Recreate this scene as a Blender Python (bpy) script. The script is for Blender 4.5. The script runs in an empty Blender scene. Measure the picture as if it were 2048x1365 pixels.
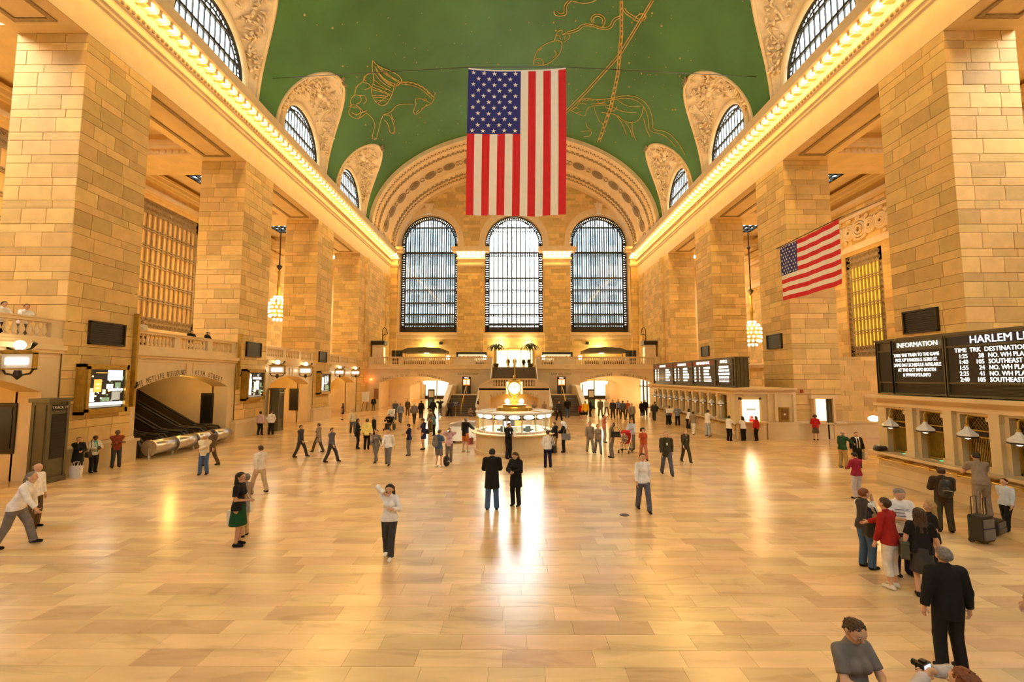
import bpy, math, random
import numpy as np
from mathutils import Vector, Matrix

R = random.Random(11)
D = bpy.data
SC = bpy.context.scene
COL = SC.collection
PI = math.pi

# ------------------------------------------------------------------ camera, world, light, exposure
cd = D.cameras.new('camera'); cam = D.objects.new('camera', cd); COL.objects.link(cam)
cd.sensor_width = 36.0
cd.lens = 907.0 / 2048.0 * 36.0
cd.clip_end = 500.0
cam.location = (0.0, 0.0, 4.0)
cam.rotation_euler = (PI/2 + math.atan(73/907.0), 0.0, math.atan(4/907.0))
SC.camera = cam

w = D.worlds.new('overcast_sky'); SC.world = w; w.use_nodes = True
bg = w.node_tree.nodes['Background']
bg.inputs[0].default_value = (0.92, 0.96, 1.0, 1.0)
bg.inputs[1].default_value = 30.0

SC.view_settings.view_transform = 'Standard'
SC.view_settings.look = 'None'
SC.view_settings.exposure = 0.08
SC.view_settings.gamma = 1.0
SC.view_settings.use_curve_mapping = False
SC.cycles.use_denoising = True
SC.cycles.max_bounces = 6
SC.cycles.diffuse_bounces = 4
SC.cycles.glossy_bounces = 3
SC.cycles.transmission_bounces = 4
SC.cycles.transparent_max_bounces = 8
SC.cycles.sample_clamp_indirect = 6.0
SC.cycles.caustics_reflective = False
SC.cycles.caustics_refractive = False

WARM = (1.0, 0.56, 0.125)
WARM2 = (1.0, 0.62, 0.24)

def area_light(name, loc, rot, sx, sy, power, col=WARM, spread=PI):
    l = D.lights.new(name, 'AREA'); l.shape = 'RECTANGLE'; l.size = sx; l.size_y = sy
    l.energy = power; l.color = col; l.spread = spread
    o = D.objects.new(name, l); o.location = loc; o.rotation_euler = rot; COL.objects.link(o); return o

def point_light(name, loc, power, radius=0.4, col=WARM):
    l = D.lights.new(name, 'POINT'); l.energy = power; l.shadow_soft_size = radius; l.color = col
    o = D.objects.new(name, l); o.location = loc; COL.objects.link(o); return o

# the bulb rows of both cornices, pooled into strips
CORN_P, GAL_P = 3500.0, 620.0
for s in (-1, 1):
    # tilt: the strip looks down and into the hall
    area_light('cornice_strip_light', (s*17.62, 27.5, 22.0), (0, s*0.75, 0), 0.35, 83.0, CORN_P)
    area_light('cornice_wash_light', (s*17.9, 27.5, 22.15), (0, -s*0.85, 0), 0.25, 83.0, CORN_P*0.42)
    area_light('cornice_up_light', (s*17.5, 27.5, 23.2), (0, s*2.25, 0), 0.25, 83.0, CORN_P*0.42)
    for yb in (14.4, 26.1, 37.85, 49.55, 61.2):
        point_light('gallery_chandelier_light', (s*25.2, yb, 13.0), GAL_P*(1.0 if yb > 15 else .5), 1.2)
        point_light('gallery_low_light', (s*24.4, yb, 8.6 if s < 0 else 5.0), GAL_P*(0.30 if s < 0 else 0.16), 0.5)

# ------------------------------------------------------------------ materials
def new_mat(name):
    m = D.materials.new(name); m.use_nodes = True
    nt = m.node_tree
    return m, nt, nt.nodes['Principled BSDF']

MATS = {}
def mat(name, col, rough=0.6, metal=0.0, spec=0.5, noise=None, rnd=0.0, hue=0.0, attr=False, bump=None, emit=None, coat=0.0, stretch=(1,1,1), veins=None):
    """noise=(scale, amount); rnd: brightness spread per object (or per face attribute tint)."""
    if name in MATS: return MATS[name]
    m, nt, b = new_mat(name)
    N, L = nt.nodes, nt.links
    b.inputs['Roughness'].default_value = rough
    b.inputs['Metallic'].default_value = metal
    b.inputs['Specular IOR Level'].default_value = spec
    b.inputs['Coat Weight'].default_value = coat
    col4 = (*col, 1.0)
    b.inputs['Base Color'].default_value = col4
    out = None
    geo = None
    def pos():
        nonlocal geo
        if geo is None:
            g = N.new('ShaderNodeNewGeometry')
            mp = N.new('ShaderNodeMapping'); mp.inputs['Scale'].default_value = stretch
            L.new(g.outputs['Position'], mp.inputs['Vector']); geo = mp
        return geo.outputs['Vector']
    if noise or rnd or veins:
        hs = N.new('ShaderNodeHueSaturation'); hs.inputs['Color'].default_value = col4
        val = None
        def add(sock, lo, hi):
            nonlocal val
            mr = N.new('ShaderNodeMapRange'); mr.inputs['To Min'].default_value = lo; mr.inputs['To Max'].default_value = hi
            L.new(sock, mr.inputs['Value'])
            if val is None: val = mr.outputs['Result']
            else:
                mm = N.new('ShaderNodeMath'); mm.operation = 'MULTIPLY'
                L.new(val, mm.inputs[0]); L.new(mr.outputs['Result'], mm.inputs[1]); val = mm.outputs[0]
            return mr
        if noise:
            nz = N.new('ShaderNodeTexNoise'); nz.inputs['Scale'].default_value = noise[0]; nz.inputs['Detail'].default_value = 5
            L.new(pos(), nz.inputs['Vector'])
            mr = add(nz.outputs['Fac'], 1-noise[1], 1+noise[1])
            mr.inputs['From Min'].default_value = 0.3; mr.inputs['From Max'].default_value = 0.7
        if veins:
            nz2 = N.new('ShaderNodeTexNoise'); nz2.inputs['Scale'].default_value = veins[0]; nz2.inputs['Detail'].default_value = 8
            nz2.inputs['Distortion'].default_value = 1.6
            L.new(pos(), nz2.inputs['Vector'])
            mr = add(nz2.outputs['Fac'], 1-veins[1], 1.0)
            mr.inputs['From Min'].default_value = 0.36; mr.inputs['From Max'].default_value = 0.46
        if rnd:
            if attr:
                a = N.new('ShaderNodeAttribute'); a.attribute_name = 'tint'; rs = a.outputs['Fac']
            else:
                oi = N.new('ShaderNodeObjectInfo'); rs = oi.outputs['Random']
            add(rs, 1-rnd, 1+rnd)
            if hue:
                mu = N.new('ShaderNodeMath'); mu.operation = 'MULTIPLY'; mu.inputs[1].default_value = 7.31
                fr = N.new('ShaderNodeMath'); fr.operation = 'FRACT'
                L.new(rs, mu.inputs[0]); L.new(mu.outputs[0], fr.inputs[0])
                mr = N.new('ShaderNodeMapRange'); mr.inputs['To Min'].default_value = 0.5-hue; mr.inputs['To Max'].default_value = 0.5+hue
                L.new(fr.outputs[0], mr.inputs['Value']); L.new(mr.outputs['Result'], hs.inputs['Hue'])
        L.new(val, hs.inputs['Value'])
        L.new(hs.outputs['Color'], b.inputs['Base Color'])
    if bump:
        nb = N.new('ShaderNodeTexNoise'); nb.inputs['Scale'].default_value = bump[0]; nb.inputs['Detail'].default_value = 6
        L.new(pos(), nb.inputs['Vector'])
        bp = N.new('ShaderNodeBump'); bp.inputs['Strength'].default_value = bump[1]; bp.inputs['Distance'].default_value = bump[2] if len(bump) > 2 else 0.02
        L.new(nb.outputs['Fac'], bp.inputs['Height']); L.new(bp.outputs['Normal'], b.inputs['Normal'])
    if emit:
        b.inputs['Emission Color'].default_value = (*emit[:3], 1.0)
        b.inputs['Emission Strength'].default_value = emit[3]
    MATS[name] = m
    return m

def lamp_mat(name, col, strength, sampled=False):
    if name in MATS: return MATS[name]
    m, nt, b = new_mat(name)
    b.inputs['Base Color'].default_value = (*col, 1.0)
    b.inputs['Emission Color'].default_value = (*col, 1.0)
    b.inputs['Emission Strength'].default_value = strength
    if not sampled: m.cycles.emission_sampling = 'NONE'
    MATS[name] = m
    return m

STONE_C = (0.68, 0.465, 0.175)
M_STONE = mat('limestone_block', STONE_C, 0.75, spec=0.25, noise=(2.2, 0.08), rnd=0.19, hue=0.006, bump=(40, 0.15, 0.01))
M_STONEJ = mat('limestone_field', STONE_C, 0.75, spec=0.25, noise=(2.2, 0.08), rnd=0.19, hue=0.006, attr=True)
M_JOINT = mat('mortar_joint', (0.27, 0.17, 0.065), 0.9, noise=(3, 0.1))
M_TRIM = mat('carved_limestone', (0.76, 0.58, 0.32), 0.7, spec=0.3, noise=(1.5, 0.06), bump=(30, 0.1, 0.01))
M_PANEL = mat('marble_wall', (0.70, 0.545, 0.30), 0.32, spec=0.5, noise=(0.8, 0.10), bump=(8, 0.03, 0.01))
M_CREAM = mat('cream_plaster', (0.80, 0.61, 0.35), 0.75, noise=(1.2, 0.07), bump=(20, 0.1, 0.02))
M_RELIEF = mat('relief_plaster', (0.80, 0.64, 0.42), 0.7, noise=(1.5, 0.12), bump=(9, 0.5, 0.08))
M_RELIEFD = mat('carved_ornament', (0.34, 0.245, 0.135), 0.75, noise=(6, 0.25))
M_GREEN = mat('painted_vault', (0.074, 0.185, 0.052), 0.62, spec=0.3, noise=(0.16, 0.20), bump=(60, 0.12, 0.01))
M_GOLD = mat('gilt_line', (0.52, 0.36, 0.10), 0.55, metal=0.0, noise=(2.0, 0.25))
M_BRONZE = mat('dark_bronze', (0.035, 0.028, 0.018), 0.45, metal=0.35, noise=(4, 0.2))
M_BOARD = mat('olive_bronze', (0.115, 0.098, 0.052), 0.45, metal=0.25, noise=(3, 0.15))
M_BLACK = mat('black_panel', (0.010, 0.009, 0.007), 0.35)
M_BRASS = mat('brass', (0.62, 0.42, 0.10), 0.32, metal=0.85, noise=(5, 0.12))
M_GILT = mat('gilded_frame', (0.45, 0.29, 0.055), 0.4, metal=0.6, noise=(5, 0.2))
M_IRON = mat('window_iron', (0.030, 0.028, 0.022), 0.5, metal=0.3, noise=(3, 0.2))
M_IRONC = mat('grille_bronze', (0.34, 0.25, 0.13), 0.5, metal=0.2, noise=(3, 0.2))
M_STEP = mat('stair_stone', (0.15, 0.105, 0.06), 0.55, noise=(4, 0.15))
M_STEEL = mat('brushed_steel', (0.60, 0.58, 0.56), 0.28, metal=0.9, noise=(6, 0.08))
M_RUBBER = mat('dark_rubber', (0.03, 0.025, 0.02), 0.5)
M_WHITE = mat('white_enamel', (0.80, 0.78, 0.72), 0.45, noise=(2, 0.04))
M_PAPER = mat('paper', (0.78, 0.75, 0.68), 0.8)
M_LEAF = mat('palm_leaf', (0.03, 0.045, 0.012), 0.6, noise=(5, 0.3))
M_WOOD = mat('dark_wood', (0.16, 0.075, 0.03), 0.5, noise=(4, 0.2))
L_BULB = lamp_mat('bare_bulb', (1.0, 0.86, 0.58), 9.0)
L_TEXT = lamp_mat('board_text', (1.0, 0.97, 0.86), 2.2)
L_WARMP = lamp_mat('warm_panel', (1.0, 0.80, 0.45), 2.5)
L_WHITE = lamp_mat('lamp_tube', (1.0, 0.97, 0.88), 6.0)
L_OPAL = lamp_mat('opal_dial', (1.0, 0.78, 0.36), 2.6)
L_RED = lamp_mat('red_orange_print', (1.0, 0.20, 0.04), 1.6)
L_YELLOW = lamp_mat('amber_glass', (1.0, 0.58, 0.04), 1.1)

def glass_mat(name, tint, haze=0.12, haze_col=(0.8, 0.88, 0.92)):
    m = D.materials.new(name); m.use_nodes = True
    nt = m.node_tree; N, L = nt.nodes, nt.links
    N.remove(N['Principled BSDF'])
    tr = N.new('ShaderNodeBsdfTransparent'); tr.inputs[0].default_value = (*tint, 1)
    tl = N.new('ShaderNodeBsdfTranslucent'); tl.inputs[0].default_value = (*haze_col, 1)
    gl = N.new('ShaderNodeBsdfGlossy'); gl.inputs['Roughness'].default_value = 0.06
    mx = N.new('ShaderNodeMixShader'); mx.inputs[0].default_value = haze
    mx2 = N.new('ShaderNodeMixShader')
    lw = N.new('ShaderNodeLayerWeight'); lw.inputs[0].default_value = 0.5
    fr = N.new('ShaderNodeMath'); fr.operation = 'POWER'; fr.inputs[1].default_value = 4.0
    fm = N.new('ShaderNodeMath'); fm.operation = 'MULTIPLY_ADD'; fm.inputs[1].default_value = 0.6; fm.inputs[2].default_value = 0.035
    L.new(lw.outputs['Facing'], fr.inputs[0]); L.new(fr.outputs[0], fm.inputs[0])
    L.new(tr.outputs[0], mx.inputs[1]); L.new(tl.outputs[0], mx.inputs[2])
    L.new(fm.outputs[0], mx2.inputs[0]); L.new(mx.outputs[0], mx2.inputs[1]); L.new(gl.outputs[0], mx2.inputs[2])
    L.new(mx2.outputs[0], N['Material Output'].inputs[0])
    MATS[name] = m
    return m
M_GLASS = glass_mat('window_glass', (0.40, 0.455, 0.475), 0.20, (0.45, 0.5, 0.52))
M_GLASSC = glass_mat('window_glass_brightened', (0.88, 0.92, 0.93), 0.10)  # same panes, tint made clearer so the centre window reads brighter
M_CLEAR = glass_mat('clear_glass', (0.95, 0.97, 0.95), 0.04)

# ------------------------------------------------------------------ mesh helpers
class MB:
    def __init__(self):
        self.v, self.f, self.t, self.mi = [], [], [], []
        self.cur = 0
    def add(self, vs, fs, tint=None):
        n = len(self.v); self.v.extend(vs)
        t = R.random() if tint is None else tint
        for f in fs:
            self.f.append([i+n for i in f]); self.t.append(t); self.mi.append(self.cur)
    def box(self, x0, x1, y0, y1, z0, z1, tint=None):
        if x0 > x1: x0, x1 = x1, x0
        if y0 > y1: y0, y1 = y1, y0
        if z0 > z1: z0, z1 = z1, z0
        self.add([(x0,y0,z0),(x1,y0,z0),(x1,y1,z0),(x0,y1,z0),(x0,y0,z1),(x1,y0,z1),(x1,y1,z1),(x0,y1,z1)],
                 [(0,3,2,1),(4,5,6,7),(0,1,5,4),(1,2,6,5),(2,3,7,6),(3,0,4,7)], tint)
    def obox(self, c, ax, ay, az, tint=None):
        """box by centre and three half-axis vectors"""
        c, ax, ay, az = map(np.array, (c, ax, ay, az))
        vs = [tuple(c + sx*ax + sy*ay + sz*az) for sz in (-1,1) for sx, sy in ((-1,-1),(1,-1),(1,1),(-1,1))]
        self.add(vs, [(0,3,2,1),(4,5,6,7),(0,1,5,4),(1,2,6,5),(2,3,7,6),(3,0,4,7)], tint)
    def prism(self, poly, fn, a, b, cap=True):
        """poly: 2-D outline; fn(p, q, t)->xyz; swept from t=a to t=b"""
        n = len(poly)
        vs = [fn(p, q, a) for p, q in poly] + [fn(p, q, b) for p, q in poly]
        fs = [(i, (i+1) % n, n+(i+1) % n, n+i) for i in range(n)]
        if cap: fs += [tuple(range(n))[::-1], tuple(range(n, 2*n))]
        self.add(vs, fs)
    def tube(self, pts, r, n=6, cap=True, flat=1.0):
        pts = [np.array(p, float) for p in pts]
        rs = r if isinstance(r, (list, tuple)) else [r]*len(pts)
        vs, fs = [], []
        prev = None
        for i, p in enumerate(pts):
            d = pts[min(i+1, len(pts)-1)] - pts[max(i-1, 0)]
            d = d/(np.linalg.norm(d)+1e-9)
            if prev is None:
                h = np.array([0,0,1.0]) if abs(d[2]) < 0.9 else np.array([1.0,0,0])
                u = np.cross(d, h)
            else:
                u = prev - d*(prev@d)
            u = u/(np.linalg.norm(u)+1e-9); prev = u
            q = np.cross(d, u)
            for k in range(n):
                a = 2*PI*k/n
                vs.append(tuple(p + rs[i]*(math.cos(a)*u + flat*math.sin(a)*q)))
        for i in range(len(pts)-1):
            for k in range(n):
                fs.append((i*n+k, i*n+(k+1) % n, (i+1)*n+(k+1) % n, (i+1)*n+k))
        if cap:
            fs.append(tuple(range(n))[::-1]); fs.append(tuple(range((len(pts)-1)*n, len(pts)*n)))
        self.add(vs, fs)
    def lathe(self, prof, c=(0,0,0), n=12, axis=2):
        vs, fs = [], []
        for r, z in prof:
            for k in range(n):
                a = 2*PI*k/n
                p = [r*math.cos(a), r*math.sin(a), z]
                if axis == 0: p = [z, r*math.cos(a), r*math.sin(a)]
                if axis == 1: p = [r*math.sin(a), z, r*math.cos(a)]
                vs.append((p[0]+c[0], p[1]+c[1], p[2]+c[2]))
        m = len(prof)
        for i in range(m-1):
            for k in range(n):
                fs.append((i*n+k, i*n+(k+1) % n, (i+1)*n+(k+1) % n, (i+1)*n+k))
        fs.append(tuple(range(n))[::-1]); fs.append(tuple(range((m-1)*n, m*n)))
        self.add(vs, fs)
    def ball(self, c, r, n=10, m=6, s=(1,1,1)):
        prof = []
        vs, fs = [], []
        for i in range(m+1):
            th = PI*i/m
            for k in range(n):
                a = 2*PI*k/n
                rr = max(math.sin(th), 0.02)
                vs.append((c[0]+r*s[0]*rr*math.cos(a), c[1]+r*s[1]*rr*math.sin(a), c[2]-r*s[2]*math.cos(th)))
        for i in range(m):
            for k in range(n):
                fs.append((i*n+k, i*n+(k+1) % n, (i+1)*n+(k+1) % n, (i+1)*n+k))
        self.add(vs, fs)
    def grid(self, fn, nu, nv):
        """fn(i, j) -> xyz for 0..nu, 0..nv"""
        vs = [fn(i, j) for i in range(nu+1) for j in range(nv+1)]
        fs = [(i*(nv+1)+j, (i+1)*(nv+1)+j, (i+1)*(nv+1)+j+1, i*(nv+1)+j+1) for i in range(nu) for j in range(nv)]
        self.add(vs, fs)
    def mesh(self, name, mats, smooth=False, tint=False, off=(0,0,0)):
        me = D.meshes.new(name)
        ox, oy, oz = off
        me.from_pydata([(x-ox, y-oy, z-oz) for x, y, z in self.v] if any(off) else self.v, [], self.f)
        mats = mats if isinstance(mats, (list, tuple)) else [mats]
        for m in mats: me.materials.append(m)
        if len(mats) > 1: me.polygons.foreach_set('material_index', self.mi)
        if smooth: me.polygons.foreach_set('use_smooth', [True]*len(self.f))
        if tint:
            a = me.attributes.new('tint', 'FLOAT', 'FACE'); a.data.foreach_set('value', self.t)
        me.update()
        return me
    def build(self, name, mats, parent=None, smooth=False, tint=False, at=None, **props):
        """verts are in world space (or in the parent's space if the parent is rotated); at: the object's own location"""
        base = (0,0,0)
        if parent is not None and not parent.get('_local'): base = wloc(parent)
        loc = at if at is not None else base
        me = self.mesh(name, mats, smooth, tint, off=loc)
        o = D.objects.new(name, me); COL.objects.link(o)
        if parent is not None:
            o.parent = parent
            if not parent.get('_local'):
                o.location = (loc[0]-base[0], loc[1]-base[1], loc[2]-base[2])
        else:
            o.location = loc
        for k, val in props.items(): o[k] = val
        return o

def wloc(o):
    l = Vector((0,0,0))
    while o is not None:
        l = l + Vector(o.location); o = o.parent
    return tuple(l)

def thing(name, label, cat, loc=(0,0,0), rz=0.0, group=None, kind=None, local=False):
    o = D.objects.new(name, None); COL.objects.link(o)
    o.empty_display_size = 0.2
    o.location = loc; o.rotation_euler = (0,0,rz)
    if label: o['label'] = label
    if cat: o['category'] = cat
    if group: o['group'] = group
    if kind: o['kind'] = kind
    if local: o['_local'] = 1
    return o

def dup(o, parent=None, loc=None):
    c = o.copy(); COL.objects.link(c)
    if parent is not None: c.parent = parent
    if loc is not None: c.location = loc
    return c

def dup_tree(root, loc, rz=None, label=None, group=None):
    r = dup(root, None, loc)
    if rz is not None: r.rotation_euler = (0,0,rz)
    if label: r['label'] = label
    if group: r['group'] = group
    for ch in list(root.children):
        c = dup(ch, r)
        for g in list(ch.children): dup(g, c)
    return r

def text(s, size, loc, rot, m, parent, name='lettering', align='CENTER', ext=0.004, sx=1.0):
    c = D.curves.new(name, 'FONT'); c.body = s; c.size = size; c.align_x = align; c.align_y = 'CENTER'
    c.extrude = ext; c.resolution_u = 2
    c.materials.append(m)
    o = D.objects.new(name, c); COL.objects.link(o)
    o.rotation_euler = rot; o.scale = (sx, 1, 1)
    if parent is not None:
        o.parent = parent
        b = wloc(parent) if not parent.get('_local') else (0,0,0)
        o.location = (loc[0]-b[0], loc[1]-b[1], loc[2]-b[2])
    else: o.location = loc
    return o

def arc_text(s, size, uc, half, spring, rise, gap, mapf, normal_rot, m, parent, u0=None, u1=None, sx=.8):
    """letters one by one along a segmental arch; mapf(u, v)->xyz; normal_rot(angle)->euler"""
    Rr = (half*half + rise*rise)/(2*rise)
    vc = spring + rise - Rr
    n = len(s)
    for i, ch in enumerate(s):
        if ch == ' ': continue
        u = u0 + (u1-u0)*i/max(n-1, 1)
        a = math.asin(max(-1, min(1, (u-uc)/Rr)))
        v = vc + (Rr+gap)*math.cos(a); uu = uc + (Rr+gap)*math.sin(a)
        text(ch, size, mapf(uu, v), normal_rot(a), m, parent, name='letter', sx=sx)

def arch_panel(m, u0, u1, v0, v1, ops, w0, w1, mp, n=14):
    """wall slab with arched openings (a, b, sill, spring, rise), between depths w0 (front) and w1 (back)"""
    def quad(a, b, c, d, flip=False):
        m.add([mp(*a), mp(*b), mp(*c), mp(*d)], [(0,1,2,3)])
    def both(pa, pb, pc, pd):
        for w in (w0, w1):
            quad((*pa, w), (*pb, w), (*pc, w), (*pd, w))
    u = u0
    for a, b, sill, spring, rise in sorted(ops):
        if a > u + 1e-6: both((u,v0), (a,v0), (a,v1), (u,v1))
        h = (b-a)/2; c = (a+b)/2
        pts = []
        if rise > 1e-6:
            Rr = (h*h + rise*rise)/(2*rise)
            th = math.asin(min(1, h/Rr))
            if rise > h: th = PI - th
            for i in range(n+1):
                t = -th + 2*th*i/n
                pts.append((c + Rr*math.sin(t), spring + rise - Rr + Rr*math.cos(t)))
        else:
            pts = [(a, spring), (b, spring)]
        for i in range(len(pts)-1):
            p, q = pts[i], pts[i+1]
            both(p, q, (q[0], v1), (p[0], v1))
            quad((*p, w0), (*q, w0), (*q, w1), (*p, w1))
        quad((a, sill, w0), (a, spring, w0), (a, spring, w1), (a, sill, w1))
        quad((b, sill, w0), (b, spring, w0), (b, spring, w1), (b, sill, w1))
        if sill > v0 + 1e-6:
            both((a, v0), (b, v0), (b, sill), (a, sill))
            quad((a, sill, w0), (b, sill, w0), (b, sill, w1), (a, sill, w1))
        u = b
    if u < u1 - 1e-6: both((u,v0), (u1,v0), (u1,v1), (u,v1))
    quad((u0,v1,w0), (u1,v1,w0), (u1,v1,w1), (u0,v1,w1))
    quad((u0,v0,w0), (u0,v1,w0), (u0,v1,w1), (u0,v0,w1))
    quad((u1,v0,w0), (u1,v1,w0), (u1,v1,w1), (u1,v0,w1))

def X_(s, X):      # map (u=Y, v=Z, w=depth outward) for a wall facing the nave on side s
    return lambda u, v, w: (s*(X + w), u, v)
def Y_(Y):         # map (u=X, v=Z, w=depth away) for a wall facing the camera
    return lambda u, v, w: (u, Y + w, v)

# unit stone block: front face towards -w, chamfered; axes u, v, w
def unit_block():
    b = MB(); c = 0.02
    b.add([(0,0,1),(1,0,1),(1,1,1),(0,1,1),(0,0,0.25),(1,0,0.25),(1,1,0.25),(0,1,0.25),(c,c*1.6,0),(1-c,c*1.6,0),(1-c,1-c*1.6,0),(c,1-c*1.6,0)],
          [(0,1,5,4),(1,2,6,5),(2,3,7,6),(3,0,4,7),(4,5,9,8),(5,6,10,9),(6,7,11,10),(7,4,8,11),(8,9,10,11)])
    return b.mesh('stone', M_STONE)
STONE_ME = unit_block()

def courses(v0, v1, tall=0.66, low=0.36):
    out = []; v = v0; k = R.randint(0, 1)
    while v < v1 - 0.05:
        h = (tall if k % 2 == 0 else low)*R.uniform(0.96, 1.04)
        if v + h > v1 - 0.2: h = v1 - v
        out.append((v, v+h)); v += h; k += 1
    return out

def lay(u0, u1, cs, lmin=0.95, lmax=1.7, holes=()):
    """stones as (u, v, du, dv) rectangles"""
    out = []
    for v0, v1 in cs:
        segs = [(u0, u1)]
        for (ha, hb, hc, hd) in holes:
            if v1 > hc+1e-3 and v0 < hd-1e-3:
                ns = []
                for a, b in segs:
                    if hb <= a or ha >= b: ns.append((a, b)); continue
                    if ha > a: ns.append((a, ha))
                    if hb < b: ns.append((hb, b))
                segs = ns
        for a, b in segs:
            u = a
            first = True
            while u < b - 1e-4:
                L = R.uniform(lmin, lmax)
                if first: L *= R.uniform(0.45, 1.0); first = False
                if b - (u+L) < lmin*0.45: L = b-u
                out.append((u, v0, L, v1-v0)); u += L
    return out

def place_stones(rects, mp, depth, parent, g=0.0085):
    """each stone an object, child of parent (parent at the origin); outer face lies at depth -depth in w"""
    o0 = Vector(mp(0,0,0))
    eu = Vector(mp(1,0,0))-o0; ev = Vector(mp(0,1,0))-o0; ew = Vector(mp(0,0,1))-o0
    for u, v, L, h in rects:
        d = depth + R.uniform(-0.006, 0.006)
        o = D.objects.new('stone', STONE_ME); COL.objects.link(o); o.parent = parent
        p = Vector(mp(u+g, v+g, -d))
        A = eu*(L-2*g); B = ev*(h-2*g); Cc = ew*d
        o.matrix_local = Matrix(((A.x,B.x,Cc.x,p.x),(A.y,B.y,Cc.y,p.y),(A.z,B.z,Cc.z,p.z),(0,0,0,1)))

def join_stones(m, rects, mp, depth, g=0.009):
    for u, v, L, h in rects:
        d = depth + R.uniform(-0.006, 0.006)
        a, b, c, e = u+g, u+L-g, v+g, v+h-g
        m.add([mp(a,c,-d), mp(b,c,-d), mp(b,e,-d), mp(a,e,-d), mp(a,c,0), mp(b,c,0), mp(b,e,0), mp(a,e,0)],
              [(0,1,2,3),(0,4,5,1),(1,5,6,2),(2,6,7,3),(3,7,4,0)])
# ================================================================== SETTING
W = 18.5
PIERS = [(18.5, 22.0), (30.2, 33.75), (41.9, 45.5)]
BAYS = [(10.3, 18.5), (22.0, 30.2), (33.75, 41.9), (45.5, 53.5)]
Y_END = 67.5          # face of the east window wall
Z_SOF = 18.93
Z_BAL = 5.3

# ---------------- floor and its marble tiles
fl = MB(); fl.box(-31, 31, -14, 92, -0.5, -0.012)
M_TILE = mat('marble_tile', (0.70, 0.50, 0.27), 0.22, spec=0.72, noise=(1.3, 0.10), rnd=0.16, hue=0.010, veins=(1.1, 0.14), stretch=(0.55, 1.9, 1))
M_TILEJ = mat('marble_tile_field', (0.70, 0.50, 0.27), 0.22, spec=0.72, noise=(1.3, 0.10), rnd=0.16, hue=0.010, attr=True, veins=(1.1, 0.14), stretch=(0.55, 1.9, 1))
floor = fl.build('floor', mat('tile_joint', (0.25, 0.19, 0.13), 0.5), kind='structure')
tm = MB(); tm.add([(0,0,0),(1,0,0),(1,1,0),(0,1,0),(0,0,-1),(1,0,-1),(1,1,-1),(0,1,-1)], [(0,1,2,3),(0,4,5,1),(1,5,6,2),(2,6,7,3),(3,7,4,0)])
TILE_ME = tm.mesh('tile', M_TILE)
field = MB()
n_tile = 0
y = 5.3
while y < Y_END + 18:
    dy = R.choice((0.42, 0.44, 0.40, 0.46)) if y < 18 else R.choice((0.45, 0.9, 0.6))
    x = -18.4 + R.uniform(-0.6, 0)
    while x < 18.4:
        dx = R.uniform(0.75, 1.35)
        x0, x1 = max(x, -18.4), min(x+dx, 18.4)
        g = 0.0022
        seen = abs((x0+x1)/2)/(y+dy/2) < 1.17
        if y < 14.5 and seen and n_tile < 300:
            o = D.objects.new('tile', TILE_ME); COL.objects.link(o); o.parent = floor
            o.location = (x0+g, y+g, 0); o.scale = (x1-x0-2*g, dy-2*g, 0.011); n_tile += 1
        else:
            a, b, c, d = x0+g, x1-g, y+g, y+dy-g
            field.add([(a,c,0),(b,c,0),(b,d,0),(a,d,0)], [(0,1,2,3)])
        x += dx
    y += dy
field.build('tile', M_TILEJ, floor, tint=True, kind='stuff')
# plain marble outside the tiled hall
ap = MB(); ap.box(-31, -18.4, -14, 92, -0.3, -0.001); ap.box(18.4, 31, -14, 92, -0.3, -0.001)
ap.build('floor_margin', M_TILEJ, floor)

# ---------------- square pillars faced with limestone blocks
def pillar(s, y0, y1, stones=True):
    m = MB()
    xa, xb = s*(W+0.03), s*21.6
    m.box(xa, xb, y0+0.03, y1, 0, Z_SOF)
    root = m.build('pillar', M_JOINT, kind='structure')
    p = MB()
    # plinth and its moulded cap
    p.box(s*(W-0.22), s*21.7, y0-0.22, y1+0.22, 0, 0.95)
    p.box(s*(W-0.30), s*21.7, y0-0.30, y1+0.30, 0.95, 1.06)
    p.box(s*(W-0.14), s*21.7, y0-0.14, y1+0.14, 1.06, 1.18)
    p.build('plinth', M_PANEL, root)
    cs = courses(1.18, Z_SOF)
    # big smooth slabs at the foot, coursed blocks above
    place_stones(lay(y0, y1, cs), X_(s, W+0.03), 0.03, root)
    near = [c for c in cs if (s > 0 or c[1] > 5.0)]
    u0, u1 = (W+0.0, 21.6) if s > 0 else (-21.6, -W)
    place_stones(lay(u0, u1, near), Y_(y0+0.03), 0.03, root)
    return root
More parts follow.
